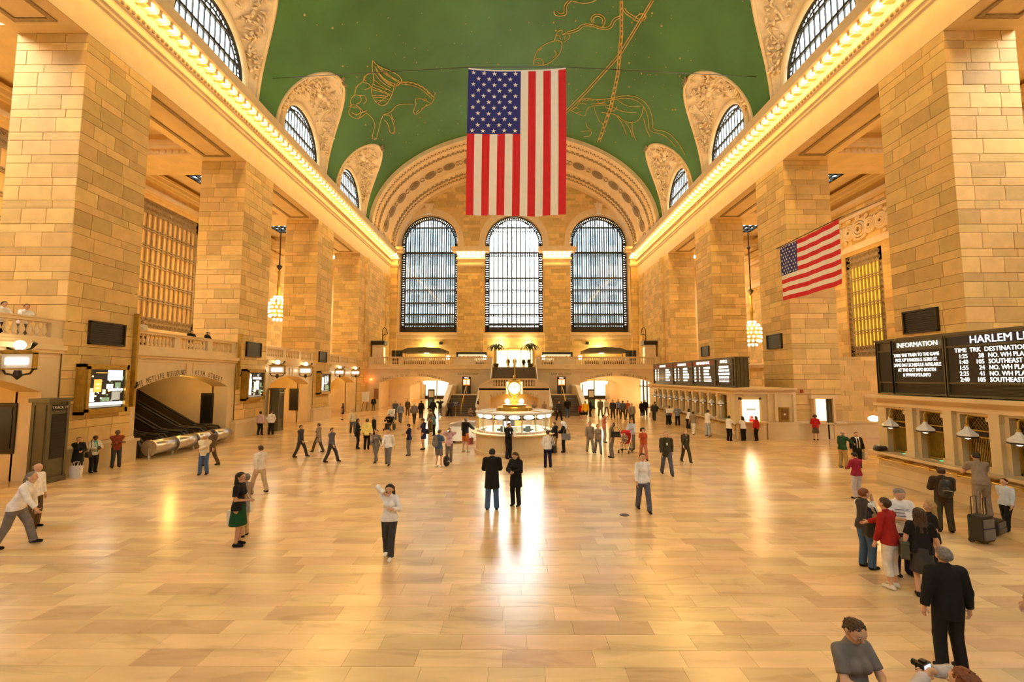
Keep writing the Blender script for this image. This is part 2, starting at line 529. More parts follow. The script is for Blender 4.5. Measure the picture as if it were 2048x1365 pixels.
for s in (-1, 1):
    for y0, y1 in PIERS: pillar(s, y0, y1)
    # end stretch of the side wall, joined blocks (each under 10 px)
    side = 'left' if s < 0 else 'right'
    m = MB(); m.box(s*(W+0.03), s*21.6, 53.56, Y_END+2, 0, Z_SOF)
    wl = m.build('wall_'+side, M_JOINT, kind='structure')
    j = MB()
    cs = courses(0.9, Z_SOF)
    join_stones(j, lay(53.5, Y_END, cs), X_(s, W+0.03), 0.03)
    u = (W, 21.6) if s > 0 else (-21.6, -W)
    join_stones(j, lay(u[0], u[1], [c for c in cs if s > 0 or c[1] > 5]), Y_(53.56), 0.03)
    # shallow pilaster strips
    for ya, yb in ((55.4, 56.6), (64.4, 65.6)):
        join_stones(j, lay(ya, yb, courses(5.3, Z_SOF), 0.6, 1.2), X_(s, W), 0.22)
    j.build('stone', M_STONEJ, wl, tint=True, kind='stuff')
    b = MB(); b.box(s*(W-0.2), s*W, 53.5, 57, 0, 0.95); b.box(s*(W-0.28), s*W, 53.5, 57, 0.95, 1.06)
    b.build('plinth', M_PANEL, wl)
    # masses behind the camera's shoulder that shade the near galleries
    m = MB(); m.box(s*W, s*21.6, -14, -1.0, 0, Z_SOF); m.box(s*W, s*21.6, 6.7, 10.3, 0, Z_SOF)
    m.build('wall_'+side+'_near', M_STONE, kind='structure')

# ---------------- galleries behind the pillars
for s in (-1, 1):
    side = 'left' if s < 0 else 'right'
    XO = 29.5
    gz0, gz1, gh = (7.9, 18.4, 3.75) if s < 0 else (5.7, 14.6, 2.0)
    m = MB()
    ops = [(yb-gh, yb+gh, gz0, gz1, 0) for yb in (14.45, 26.1, 37.85, 49.55, 61.25)]
    arch_panel(m, -14, 70, 0, 21, ops, 0, 0.6, X_(s, XO))
    ow = m.build('wall_'+side+'_outer', M_STONE, kind='structure')
    t = MB()
    for z0, z1, d in ((18.75, 18.95, .15), (18.95, 19.25, .3), (19.9, 20.1, .2), (20.1, 20.4, .45), (20.4, 20.6, .6)):
        t.box(s*XO, s*(XO-d), -14, 70, z0, z1)
    t.box(s*XO, s*(XO-.25), -14, 70, gz0-.55, gz0-.2); t.box(s*XO, s*(XO-.4), -14, 70, gz0-.2, gz0)
    t.build('moulding', M_TRIM, ow)
    j = MB(); hs_ = [(yb-gh-.1, yb+gh+.1, gz0-.6, gz1+.1) for yb in (14.45, 26.1, 37.85, 49.55, 61.25)]
    join_stones(j, lay(10, 69, courses(.1, 18.7), holes=hs_), X_(s, XO), .03)
    j.build('stone', M_STONEJ, ow, tint=True, kind='stuff')
    e = MB(); e.box(s*XO, s*30.2, 69.9, 70.4, 0, 21); e.box(s*18.6, s*30.2, 69.9, 70.4, 0, 21); e.box(s*18.6, s*30.2, -14.3, -13.9, 0, 21)
    e.build('wall_'+side+'_end', M_STONE, kind='structure')
    # gallery ceiling with a skylight per bay
    m = MB()
    ops = [(yb-2.6, yb+2.6, -27.6, -23.0, 0) for yb in (14.45, 26.1, 37.85, 49.55, 61.25)]
    mp = lambda u, v, w, s=s: (s*(-v), u, 21.0 + w)
    arch_panel(m, -14, 70, -29.6, -18.4, ops, 0, 0.3, mp)
    gc = m.build('ceiling_gallery_'+side, M_CREAM, kind='structure')
    b = MB()
    for y0, y1 in PIERS + [(53.5, 57.0)]:
        b.box(s*21.6, s*29.5, y0+.2, y1-.2, 19.5, 21.0)
        b.box(s*21.6, s*29.5, y0-.1, y0+.2, 20.2, 20.45); b.box(s*21.6, s*29.5, y0, y0+.2, 19.9, 20.2)
    b.build('ceiling_beam', M_CREAM, gc)
    orn = MB()
    for y0, y1 in PIERS:
        for k in range(16):
            orn.ball((s*(22.1+k*0.46), y0+.18, 19.72), 0.15, 6, 4, (1, .5, 1))
    orn.build('beam_ornament', M_TRIM, gc, kind='stuff')
    for yb in (26.1, 37.85, 49.55):
        k = MB()
        for i in range(8): xx = 23.0 + 4.6*i/7; k.box(s*(xx-.09), s*(xx+.09), yb-2.6, yb+2.6, 21.0, 21.18)
        for i in range(7): yy = yb-2.6 + 5.2*i/6; k.box(s*23.0, s*27.6, yy-.09, yy+.09, 21.0, 21.16)
        sk = k.build('window_skylight', M_IRON, kind='structure')
        p = MB(); p.box(s*23.0, s*27.6, yb-2.6, yb+2.6, 21.2, 21.22); p.build('pane', M_GLASS, sk)
    # beam soffit between the pillars with a sunk panel border
    m = MB(); m.box(s*(W+.06), s*21.6, -14, 70, Z_SOF, 21.0)
    ar = m.build('architrave_'+side, M_CREAM, kind='structure')
    t = MB()
    for y0, y1 in BAYS:
        for ya, yb_, xa, xb in ((y0+.7, y1-.7, 19.15, 19.35), (y0+.7, y1-.7, 20.75, 20.95), (y0+.7, y0+.9, 19.35, 20.75), (y1-.9, y1-.7, 19.35, 20.75)):
            t.box(s*xa, s*xb, ya, yb_, Z_SOF-.07, Z_SOF)
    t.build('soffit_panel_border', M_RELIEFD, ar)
    if s < 0:
        m = MB(); m.box(-29.6, -18.7, -14, 69.5, 4.95, Z_BAL)
        m.build('floor_balcony_left', M_PANEL, kind='structure')

# window grilles of the gallery walls
def grille(s, yb, gz0, gz1, gh, amber):
    XG = 29.62
    lab = None
    m = MB()
    nb = 12 if s < 0 else 8
    fz = 1.1
    y0, y1 = yb-gh, yb+gh
    f = MB()
    for a, b, c, d in ((y0, y0+.45, gz0, gz1), (y1-.45, y1, gz0, gz1), (y0, y1, gz1-fz, gz1), (y0, y1, gz0, gz0+fz*.9)):
        f.box(s*(XG-.02), s*(XG+.1), a, b, c, d)
    wd = f.build('window_gallery', M_IRONC, kind='structure')
    o = MB()      # pierced scroll ornament of the border
    def scroll(yc, zc, r):
        pts = [(s*(XG-.05), yc + r*(1-t*.8)*math.cos(t*8), zc + r*(1-t*.8)*math.sin(t*8)) for t in [i/10 for i in range(11)]]
        o.tube(pts, 0.035, 4, False)
    k = 0
    yy = y0+.45
    while yy < y1-.3:
        for dz in (.3, .8): scroll(yy, gz1-dz, .22); scroll(yy, gz0+dz*.9, .22)
        yy += .46
    zz = gz0+fz
    while zz < gz1-fz:
        scroll(y0+.22, zz, .2); scroll(y1-.22, zz, .2); zz += .45
    o.build('scroll_ornament', M_RELIEFD, wd, kind='stuff')
    for i in range(nb+1):
        yy = y0+.45 + (y1-y0-.9)*i/nb
        b = MB(); q = .06 if s < 0 else .062; b.box(s*(XG-.06), s*(XG+.06), yy-q, yy+q, gz0+.9, gz1-1.0); b.build('bar', M_IRONC, wd)
    nh = 5
    for i in range(1, nh+1):
        zz = gz0+1 + (gz1-gz0-2)*i/(nh+1)
        b = MB(); b.box(s*(XG-.1), s*(XG+.06), y0+.4, y1-.4, zz-.14, zz-.06); b.box(s*(XG-.1), s*(XG+.06), y0+.4, y1-.4, zz+.06, zz+.14)
        b.build('transom', M_IRONC, wd)
    p = MB(); p.box(s*(XG+.12), s*(XG+.14), y0, y1, gz0, gz1)
    p.build('pane', amber, wd)
M_BACKL = lamp_mat('lit_cream_glass', (0.85, 0.52, 0.16), 0.15)
for yb in (14.45, 26.1, 37.85, 49.55, 61.25):
    grille(-1, yb, 7.9, 18.4, 3.75, M_BACKL)
for yb in (14.45, 26.1, 37.85, 49.55, 61.25):
    grille(1, yb, 5.7, 14.6, 2.0, L_YELLOW)
# scroll frieze above the right hand grille
fz = MB()
for yb in (26.1, 37.85):
    for k in range(-3, 4):
        yc = yb + k*1.15
        big = 1.0 if k == 0 else 0.72
        for ring in range(3):
            r = big*(0.85 - ring*.27)
            pts = [(29.38-ring*.04, yc + r*math.cos(a), 16.6 + r*math.sin(a)) for a in [i*PI/7 for i in range(15)]]
            fz.tube(pts, .10, 5, False)
        for q in range(8):
            a = R.uniform(0, 2*PI); fz.ball((29.38, yc+.95*math.cos(a)*.7, 16.6+1.05*math.sin(a)), .17, 6, 4, (.6, 1, 1))
fo = fz.build('trim_1', M_TRIM, kind='structure')
m = MB(); m.box(29.45, 29.5, 10, 56, 15.3, 15.5); m.box(29.3, 29.5, 10, 56, 14.9, 15.3); m.box(29.3, 29.5, 10, 56, 17.8, 18.1); m.build('moulding', M_CREAM, fo)

# wall sconces: three globes one above another
sc_first = None
for i, (x, y, z, lab) in enumerate(((-29.2, 42.6, 12.6, 'sconce of three stacked globes by the bronze grille on the balcony side'),
                                    (29.2, 42.2, 9.3, 'sconce of stacked globes between the striped flag and the amber grille'))):
    t = thing('wall_sconce', lab, 'sconce', (x, y, z), group='gallery sconces')
    b = MB(); sgn = 1 if x < 0 else -1
    b.box(x-sgn*.3, x-sgn*.1, y-.12, y+.12, z-.9, z+1.1); b.tube([(x-sgn*.1, y, z-.7), (x, y, z-.8), (x, y, z+1.0)], .05, 6)
    b.build('back_plate', M_GILT, t)
    for q in range(4 if x > 0 else 3):
        g = MB(); g.ball((x, y, z-.55+q*.55), .2, 10, 6); g.build('globe', L_BULB, t, smooth=True)

# ---------------- entablature, cornice and bulbs
PROF = [(0,18.93),(0,20.55),(.07,20.6),(.07,20.78),(.15,20.84),(.15,21.02),(.03,21.08),(.03,21.3),(.16,21.4),(.22,21.62),(.06,21.68),(.06,22.2),
        (.16,22.28),(.22,22.5),(.62,22.56),(.66,22.42),(.92,22.42),(.95,22.62),(1.02,22.95),(.98,23.0),(.0,23.04),(-.3,23.04),(-.3,21.05),(-.05,21.05),(-.05,18.93)]
bulb_me = None
for s in (-1, 1):
    side = 'left' if s < 0 else 'right'
    m = MB(); m.prism(PROF, lambda p, q, t, s=s: (s*(W-p), t, q), -14, Y_END)
    co = m.build('cornice_'+side, M_TRIM, kind='structure')
    eg = MB(); yy = 12.0
    while yy < Y_END:
        eg.ball((s*(W-.20), yy, 21.52), .11, 6, 4, (.7, .9, 1.1)); yy += .30
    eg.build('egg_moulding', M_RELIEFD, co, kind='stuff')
    # scalloped blocks between the bulbs
    blk = MB(); blk.box(-.30, .30, -.10, .10, -.30, .06); blk.box(-.16, .30, -.14, .14, -.36, -.30)
    bme = blk.mesh('bracket', M_TRIM)
    yy, k = 19.6, 0
    while yy < Y_END-.4:
        o = D.objects.new('bracket', bme); COL.objects.link(o); o.parent = co; o.location = (s*(W-.40), yy+.36, 22.5)
        if bulb_me is None:
            g = MB(); g.ball((0,0,0), .15, 10, 7, (1, 1, 1.25)); bulb_me = g.mesh('cornice_bulb', L_BULB, smooth=True)
        b = D.objects.new('cornice_bulb', bulb_me); COL.objects.link(b)
        b.location = (s*(W-.46), yy, 22.36)
        b['label'] = 'bare bulb in the long row under the %s hand cornice' % side
        b['category'] = 'light bulb'; b['group'] = 'bulbs under the %s cornice' % side
        yy += .72; k += 1

# ---------------- painted vault
VA, VB, VZ = 18.3, 12.45, 23.0
Y_BAND = 55.5
PHM = math.radians(34.0)
LW = 4.6
BAYC = [14.45, 26.1, 37.85, 49.55]
def vault(phi, y, inset=0.0):
    """phi from the left springing (0) over the crown (pi/2) to the right (pi)"""
    return (-(VA-inset)*math.cos(phi), y, VZ + (VB-inset)*math.sin(phi))
vm = MB()
NPH = 12
ends = [-14.0] + [ (BAYC[i]+BAYC[i+1])/2 for i in range(3)] + [Y_BAND]
for s in (-1, 1):
    ph = lambda i: (PHM*i/NPH) if s < 0 else PI - PHM*i/NPH
    wid = lambda i: LW*math.cos(math.asin(min(1, (i/NPH))))
    lims = [(-14.0, BAYC[0], -1), (None, None, 0)]
    for k, yc in enumerate(BAYC):
        ya = ends[k] if k else -14.0
        yb = ends[k+1]
        vm.grid(lambda i, j: vault(ph(i), ya + ((yc - wid(i)) - ya)*j/4), NPH, 4)
        vm.grid(lambda i, j: vault(ph(i), (yc + wid(i)) + (yb - (yc + wid(i)))*j/4), NPH, 4)
vm.grid(lambda i, j: vault(PHM + (PI-2*PHM)*i/40, -14 + (Y_BAND+14)*j/24), 40, 24)
ceil = vm.build('ceiling', M_GREEN, smooth=True, kind='structure')

# lunettes: cross vaults with relief, arched window and frame
RW = 3.45; SPR = 24.0
leafm = MB()
for a in (-.5, 0, .5):
    pts = [(0, 0, 0), (.12*math.sin(a), .03, .12), (.26*math.sin(a), .02, .24)]
    leafm.tube(pts, [.02, .07, .01], 4, True, .4)
def lunette(s, yc, n):
    NT = 22
    def A(t):    # on the window arch
        z = SPR + RW*math.sin(t)
        return (s*(W+.05), yc - RW*math.cos(t), z) if True else None
    def G(t):    # on the groin
        f = math.sin(t); phi = PHM*min(1, f)
        x, y, z = vault(phi if s < 0 else PI-phi, yc - LW*math.cos(t))
        return (x, y, z)
    def S(t, u):   # u 0 at the window, 1 at the groin; slightly bulged
        a, g = A(t), G(t)
        b = .35*math.sin(PI*u)*math.sin(t)
        return (a[0]+(g[0]-a[0])*u, a[1]+(g[1]-a[1])*u, a[2]+(g[2]-a[2])*u + b)
    m = MB()
    m.grid(lambda i, j: S(PI*i/NT, j/6), NT, 6)
    # stilt below the arch springing
    for q in (0, PI):
        a, g = A(q), G(q)
        m.add([a, g, (g[0], g[1], 22.9), (a[0], a[1], 22.9)], [(0,1,2,3)])
    root = m.build('lunette_wall', M_RELIEF, smooth=True, kind='structure')
    b = MB()     # raised border along the groin and the window
    b.tube([G(PI*i/30) for i in range(31)], .13, 6)
    b.build('groin_border', M_CREAM, root, smooth=True)
    b = MB(); b.tube([(A(0)[0], A(0)[1], 23.0)] + [(lambda p: (p[0]-s*.1, p[1], p[2]))(A(PI*i/24)) for i in range(25)] + [(A(PI)[0], A(PI)[1], 23.0)], .24, 8)
    b.build('window_arch_moulding', M_TRIM, root, smooth=True)
    rl = MB()    # relief: a figure group in the middle, branches and leaves around it
    rr = random.Random(n)
    nrm = lambda t, u: S(t, u)
    for k in range(190):
        t = rr.uniform(.30, PI-.30); u = rr.uniform(.18, .82)
        p = np.array(S(t, u)); p2 = np.array(S(t+.01, u)); p3 = np.array(S(t, u+.02))
        nn = np.cross(p2-p, p3-p); nn = nn/(np.linalg.norm(nn)+1e-9)
        if nn[0]*s > 0: nn = -nn
        d = (p2-p)/(np.linalg.norm(p2-p)+1e-9); e = np.cross(nn, d)
        ang = rr.uniform(0, 2*PI); L = rr.uniform(.22, .55)
        dirv = math.cos(ang)*d + math.sin(ang)*e
        rl.tube([p+nn*.02, p+dirv*L*.5+nn*.26, p+dirv*L+nn*.06], [.06, .13, .02], 5, True, .55)
    for t0, t1 in ((.35, 1.2), (PI-.35, PI-1.2)):     # winding stems
        pts = [np.array(S(t0+(t1-t0)*q/14, .5+.22*math.sin(q*1.1))) + np.array([-s*.08, 0, -.03]) for q in range(15)]
        rl.tube(pts, .07, 5)
    rl.build('leaf_relief', M_RELIEF, root, smooth=True, kind='stuff')
    fg = MB()    # winged disc and figures over the window
    for q in range(-2, 3):
        t = PI/2 + q*.16; p = S(t, .42 + .06*abs(q))
        fg.ball((p[0]-s*.1, p[1], p[2]-.05), .34-.05*abs(q), 8, 6, (.8, 1.2, .9))
        p2 = S(t, .66); fg.tube([p, p2], [.2, .08], 6)
    fg.build('figure_relief', M_RELIEF, root, smooth=True)
    # leafy finial at the tip
    lf = MB(); tip = G(PI/2)
    for k in range(16):
        a = rr.uniform(0, 2*PI); L = rr.uniform(.35, .75)
        base = np.array(tip); dv = np.array([-s*.55, .75*math.cos(a), .6*math.sin(a)-.1])*L
        lf.tube([base, base+dv*.6+np.array([0,0,-.05]), base+dv], [.05, .15, .02], 5, True, .5)
    lf.build('leaf_finial', M_RELIEFD, root, smooth=True)
    # window
    XF = W + .18
    f = MB()
    f.tube([(s*XF, yc-RW+.1, 23.0)] + [(s*XF, yc-(RW-.15)*math.cos(PI*i/24), SPR+(RW-.15)*math.sin(PI*i/24)) for i in range(25)] + [(s*XF, yc+RW-.1, 23.0)], .16, 6)
    wn = f.build('window_lunette', M_IRON, kind='structure')
    lace = MB()      # scrolled iron border inside the frame
    for i in range(34):
        t = PI*(i+.5)/34; r = RW-.42
        c = (yc - r*math.cos(t), SPR + r*math.sin(t))
        lace.tube([(s*XF, c[0]+.14*math.cos(a), c[1]+.14*math.sin(a)) for a in [q*PI/4 for q in range(9)]], .03, 4, False)
    lace.tube([(s*XF, yc-(RW-.62)*math.cos(PI*i/24), SPR+(RW-.62)*math.sin(PI*i/24)) for i in range(25)], .05, 5)
    lace.build('iron_lace', M_IRON, wn, kind='stuff')
    for i in range(1, 14):
        yy = yc - RW + 2*RW*i/14
        h = math.sqrt(max(0, (RW-.55)**2 - (yy-yc)**2)) if abs(yy-yc) < RW-.55 else 0
        b = MB(); b.box(s*(XF-.04), s*(XF+.04), yy-.045, yy+.045, 23.0, SPR+h); b.build('bar', M_IRON, wn)
    for zz in (24.9, 26.4):
        h = math.sqrt((RW-.3)**2-(zz-SPR)**2)
        b = MB(); b.box(s*(XF-.1), s*(XF+.06), yc-h, yc+h, zz-.09, zz+.09); b.build('transom', M_IRON, wn)
    p = MB(); p.add([(s*(XF+.08), yc-RW, 23.0)] + [(s*(XF+.08), yc-RW*math.cos(PI*i/20), SPR+RW*math.sin(PI*i/20)) for i in range(21)] + [(s*(XF+.08), yc+RW, 23.0)], [tuple(range(23))])
    p.build('pane', M_GLASS, wn)
for s in (-1, 1):
    for i, yc in enumerate(BAYC): lunette(s, yc, i*2+(s > 0)+3)

# ---------------- coffered arch band before the window wall
BP = [(55.5,-.05),(55.5,.50),(56.3,.50),(56.5,.32),(57.3,.30),(57.5,.50),(58.6,.46),(58.8,.22),(59.2,.30),(63.2,.34),(63.5,.62),(64.9,.70),(65.1,.5),(66.2,.52),(66.4,.78),(67.2,.80),(67.6,.80)]
bm = MB(); NB = 64
bm.grid(lambda i, j: vault(PI*i/NB, BP[j][0], BP[j][1]), NB, len(BP)-1)
band = bm.build('ceiling_arch_band', M_CREAM, kind='structure')
ob = MB()
for yy, ins, n, r in ((58.05, .50, 150, .20), (56.9, .33, 190, .12), (64.2, .68, 130, .22), (65.65, .54, 160, .14)):
    for k in range(n):
        p = vault(PI*(k+.5)/n, yy + (.12 if k % 2 else -.12), ins)
        ob.ball(p, r*(.8 if k % 2 else 1.1), 6, 4, (1, 1.2, 1))
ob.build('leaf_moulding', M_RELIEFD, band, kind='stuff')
ro = MB()      # rosette in its local xy plane, facing +z
for r0, h in ((.80, .10), (.62, .08)):
    ro.lathe([(r0, 0), (r0+.07, h), (r0-.07, h), (r0-.1, 0)], n=20)
for k in range(14):
    a = 2*PI*k/14
    ro.tube([(.14*math.cos(a), .14*math.sin(a), .05), (.34*math.cos(a), .34*math.sin(a), .14), (.54*math.cos(a), .54*math.sin(a), .03)], [.03, .085, .05], 5, True, .5)
ro.ball((0,0,.06), .14, 8, 5)
rme = ro.mesh('rosette', M_RELIEFD, smooth=True)
scr = MB()
for q in (-1, 1):
    for e in (-1, 1):
        scr.tube([(q*(1.05+.5*t), e*(.16+.35*math.sin(t*PI)), .05) for t in [i/6 for i in range(7)]], .06, 4)
sme = scr.mesh('scroll_link', M_RELIEFD)
for k in range(17):
    phi = math.radians(9 + 162*k/16)
    p = vault(phi, 61.2, .36)
    nrm_ = Vector((math.cos(phi)*VB, 0, -math.sin(phi)*VA)).normalized()
    xx = Vector((math.sin(phi)*VA, 0, math.cos(phi)*VB)).normalized(); yy_ = nrm_.cross(xx)
    for me in (rme, sme):
        o = D.objects.new(me.name, me); COL.objects.link(o); o.parent = band
        o.matrix_local = Matrix(((xx.x,yy_.x,nrm_.x,p[0]),(xx.y,yy_.y,nrm_.y,p[1]),(xx.z,yy_.z,nrm_.z,p[2]),(0,0,0,1)))

# ---------------- east window wall
WINX = (-12.9, 0.0, 12.9); HWW = 4.42; SILL, SPRW = 10.75, 24.55
m = MB()
arch_panel(m, -21, 21, 10.2, 37, [(c-HWW, c+HWW, SILL, SPRW, HWW) for c in WINX], 0, 2.4, Y_(Y_END), 20)
arch_panel(m, -21, 21, 4.95, 10.2, [(-2.75, 2.85, 5.3, 8.2, 0)], 0, 2.4, Y_(Y_END))
ew = m.build('wall_east', M_STONE, kind='structure')
j = MB()
join_stones(j, lay(-18.6, 18.6, courses(5.35, 34.5, .62, .4), 1.0, 1.8, [(c-HWW-.75, c+HWW+.75, SILL-.4, SPRW+HWW+.4) for c in WINX] + [(-3.2, 3.3, 5.3, 8.5)]), Y_(Y_END), 0.03)
j.build('stone', M_STONEJ, ew, tint=True, kind='stuff')
for c in WINX:
    a = MB()       # archivolt, jamb facing and keystone
    for r, d in ((HWW+.45, .12), (HWW+.12, .07)):
        wdt = .38 if r > HWW+.3 else .2
        n = 28
        for i in range(n):
            t0, t1 = PI*i/n, PI*(i+1)/n
            q = [(c-(r+k)*math.cos(t), SPRW+(r+k)*math.sin(t)) for t, k in ((t0,-wdt),(t1,-wdt),(t1,wdt),(t0,wdt))]
            a.prism(q, lambda p, z, t: (p, t, z), Y_END-d, Y_END+.1)
    for sx in (-1, 1): a.box(c+sx*(HWW-.08), c+sx*(HWW+.83), Y_END-.08, Y_END+.1, SILL, SPRW)
    a.build('archivolt', M_TRIM, ew)
    k = MB(); k.prism([(-.35,SPRW+HWW-.1),(.35,SPRW+HWW-.1),(.55,SPRW+HWW+1.2),(-.55,SPRW+HWW+1.2)], lambda p, z, t: (c+p, t, z), Y_END-.5, Y_END)
    k.box(c-.75, c+.75, Y_END-.6, Y_END, SPRW+HWW+1.2, SPRW+HWW+1.4); k.build('keystone', M_RELIEF, ew)
    sl = MB(); sl.box(c-HWW-.5, c+HWW+.5, Y_END-.35, Y_END+.6, SILL-.45, SILL-.1); sl.box(c-HWW-.3, c+HWW+.3, Y_END-.2, Y_END+.6, SILL-1.0, SILL-.45)
    for q in range(34): sl.box(c-HWW+q*.26, c-HWW+q*.26+.14, Y_END-.27, Y_END-.19, SILL-.9, SILL-.6)
    sl.build('sill_moulding', M_TRIM, ew)
# pilasters between and beside the windows, with lit capitals
PX = [(-8.35, -4.55), (4.55, 8.35), (-18.5, -17.5), (17.5, 18.5)]
for xa, xb in PX:
    jj = MB(); join_stones(jj, lay(xa, xb, courses(5.35, 20.6, .62, .4), .9, 1.6), Y_(Y_END-.03), .55)
    jj.build('stone', M_STONEJ, ew, tint=True, kind='stuff')
    c = MB()
    for z0, z1, d in ((20.6,20.8,.72),(20.8,20.95,.8),(20.95,21.7,.62),(21.7,21.95,.85),(21.95,22.45,.66),(22.75,22.95,1.35),(22.95,23.4,1.5),(23.4,23.5,1.35)):
        e = (d-.55)
        c.box(max(xa-e, -18.5), min(xb+e, 18.5), Y_END-d, Y_END, z0, z1)
    c.box(xa+.05, xb-.05, Y_END-.75, Y_END, 22.45, 22.75)
    c.build('capital', M_TRIM, ew)
    n = 6 if xb-xa > 2 else 2
    for i in range(n):
        b = D.objects.new('cornice_bulb', bulb_me); COL.objects.link(b)
        xx = xa-.35 + (xb-xa+.7)*(i+.5)/n
        if n == 2: xx = xa+.25+.5*i
        b.location = (xx, Y_END-1.06, 22.52); b.scale = (1.35, 1.35, 1.35)
        sd = 'window pilaster' if n == 6 else 'corner pilaster'
        b['label'] = 'bare bulb under the capital of the %s %s hand %s' % (('left', 'inner')[0] if xa < 0 else 'right', '', sd)
        b['label'] = b['label'].replace('  ', ' ')
        b['category'] = 'light bulb'; b['group'] = 'capital bulbs %s %s' % (sd, 'left' if xa < 0 else 'right')
    lw = xb-xa
    area_light('capital_light', ((xa+xb)/2, Y_END-1.0, 22.3), (0.25, 0, 0), max(lw, .8), .3, 300 if n == 6 else 130)

# iron windows of the east wall: a second frame stands behind the first, with walkways between
def big_window(cx, num):
    YW = Y_END + 1.3
    n = 26
    ring = MB()
    def prof(r, t): return (cx-r*math.cos(t), SPRW+r*math.sin(t))
    for i in range(n):
        t0, t1 = PI*i/n, PI*(i+1)/n
        q = [prof(HWW-.62, t0), prof(HWW-.62, t1), prof(HWW+.05, t1), prof(HWW+.05, t0)]
        for r0, r1 in ((HWW-.62, HWW-.50), (HWW-.12, HWW+.05)):
            q = [prof(r0, t0), prof(r0, t1), prof(r1, t1), prof(r1, t0)]
            ring.prism(q, lambda p, z, t: (p, t, z), YW-.12, YW+.12)
    for sx in (-1, 1):
        for r0, r1 in ((HWW-.62, HWW-.50), (HWW-.12, HWW+.05)):
            ring.box(cx+sx*r0, cx+sx*r1, YW-.12, YW+.12, SILL, SPRW)
    ring.box(cx-HWW, cx+HWW, YW-.12, YW+.12, SILL, SILL+.95)
    wn = ring.build('window_%d' % num, M_IRON, kind='structure')
    lace = MB()
    for i in range(40):
        t = PI*(i+.5)/40; r = HWW-.31; c = prof(r, t)
        lace.tube([(c[0]+.17*math.cos(a), YW, c[1]+.17*math.sin(a)) for a in [q*PI/3 for q in range(7)]], .035, 4, False)
    zz = SILL+1.2
    while zz < SPRW:
        for sx in (-1, 1):
            c = (cx+sx*(HWW-.31), zz)
            lace.tube([(c[0]+.17*math.cos(a), YW, c[1]+.17*math.sin(a)) for a in [q*PI/3 for q in range(7)]], .035, 4, False)
            lace.box(c[0]-.2, c[0]+.2, YW-.03, YW+.03, zz+.22, zz+.28)
        zz += .5
    lace.build('iron_lace', M_IRON, wn, kind='stuff')
    pl = MB()      # pierced plate of the border: segments with small gaps
    for i in range(44):
        t0, t1 = PI*(i+.13)/44, PI*(i+.87)/44
        pl.prism([prof(HWW-.52, t0), prof(HWW-.52, t1), prof(HWW-.10, t1), prof(HWW-.10, t0)], lambda p, z, t: (p, t, z), YW+.06, YW+.10)
    zz = SILL+.95
    while zz < SPRW-.1:
        for sx in (-1, 1): pl.box(cx+sx*(HWW-.52), cx+sx*(HWW-.10), YW+.06, YW+.10, zz, zz+.27)
        zz += .36
    pl.build('border_plate', M_IRON, wn)
    lv = [12.17, 13.66, 15.39, 17.44, 19.27, 23.26, 27.2]
    th = [.24, .16, .16, .10, .16, .2, .14]
    top = lambda x: SPRW + math.sqrt(max(0, (HWW-.55)**2-(x-cx)**2)) if abs(x-cx) < HWW-.55 else SPRW
    for z, t in zip(lv, th):
        h = HWW-.5 if z < SPRW else math.sqrt(max(.1, (HWW-.5)**2-(z-SPRW)**2))
        b = MB(); b.box(cx-h, cx+h, YW-.14, YW+.14, z-t, z+t*.4); b.build('transom', M_IRON, wn)
    nb = 22
    for i in range(nb+1):
        x = cx-(HWW-.62) + (2*HWW-1.24)*i/nb
        wd = .085 if i % 2 == 0 else .05
        b = MB(); b.box(x-wd, x+wd, YW-.06, YW+.06, SILL+.9, top(x)); b.build('bar', M_IRON, wn)
    br = MB()
    for r in (HWW-1.6,): br.tube([(cx-r*math.cos(PI*i/18), YW, SPRW+1.4+(r-.3)*math.sin(PI*i/18)) for i in range(19)], .06, 4, False)
    br.build('tracery', M_IRON, wn)
    zs = [SILL+.9]+lv+[SPRW+HWW-.6]
    for a, b_ in zip(zs[:-1], zs[1:]):
        h = HWW-.55
        if b_ > SPRW: h = math.sqrt(max(.3, (HWW-.4)**2-(max(a, SPRW)-SPRW)**2))
        p = MB()
        if a > SPRW+1:
            p.add([(cx-h, YW+.02, a), (cx+h, YW+.02, a), (cx+1.2, YW+.02, b_), (cx-1.2, YW+.02, b_)], [(0,1,2,3)])
        else: p.box(cx-h, cx+h, YW+.015, YW+.03, a, b_)
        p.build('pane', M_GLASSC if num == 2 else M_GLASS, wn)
    # outer leaf with its floors
    o = MB(); YO = YW + 1.9
    for z, t in zip(lv, th): o.box(cx-HWW, cx+HWW, YO-.08, YO+.08, z-t*.8, z+t*.3)
    for i in range(0, nb+1, 2):
        x = cx-(HWW-.62) + (2*HWW-1.24)*i/nb + .1
        o.box(x-.045, x+.045, YO-.05, YO+.05, SILL, top(x))
    for z in (13.66, 17.44, 23.26): o.box(cx-HWW, cx+HWW, YW+.3, YO, z-.04, z)
    o.build('outer_frame', M_IRON, wn)
for i, c in enumerate(WINX): big_window(c, i+1)

# wall and windows behind the camera
m = MB()
arch_panel(m, -21, 21, 0, 37, [(c-HWW, c+HWW, SILL, SPRW, HWW) for c in WINX], 0, 1.2, Y_(-14.6), 16)
ww = m.build('wall_west', M_STONE, kind='structure')
for c in WINX:
    b = MB()
    for i in range(9): x = c-HWW+2*HWW*i/8; b.box(x-.08, x+.08, -14.1, -13.95, SILL, SPRW+math.sqrt(max(0, HWW**2-(x-c)**2)))
    for z in (13, 16, 19.3, 23.3): b.box(c-HWW, c+HWW, -14.1, -13.95, z-.15, z+.15)
    b.build('window_frame', M_IRON, ww)
    p = MB(); p.box(c-HWW, c+HWW, -14.02, -14.0, SILL, SPRW+HWW-.2); p.build('pane', M_GLASS, ww)

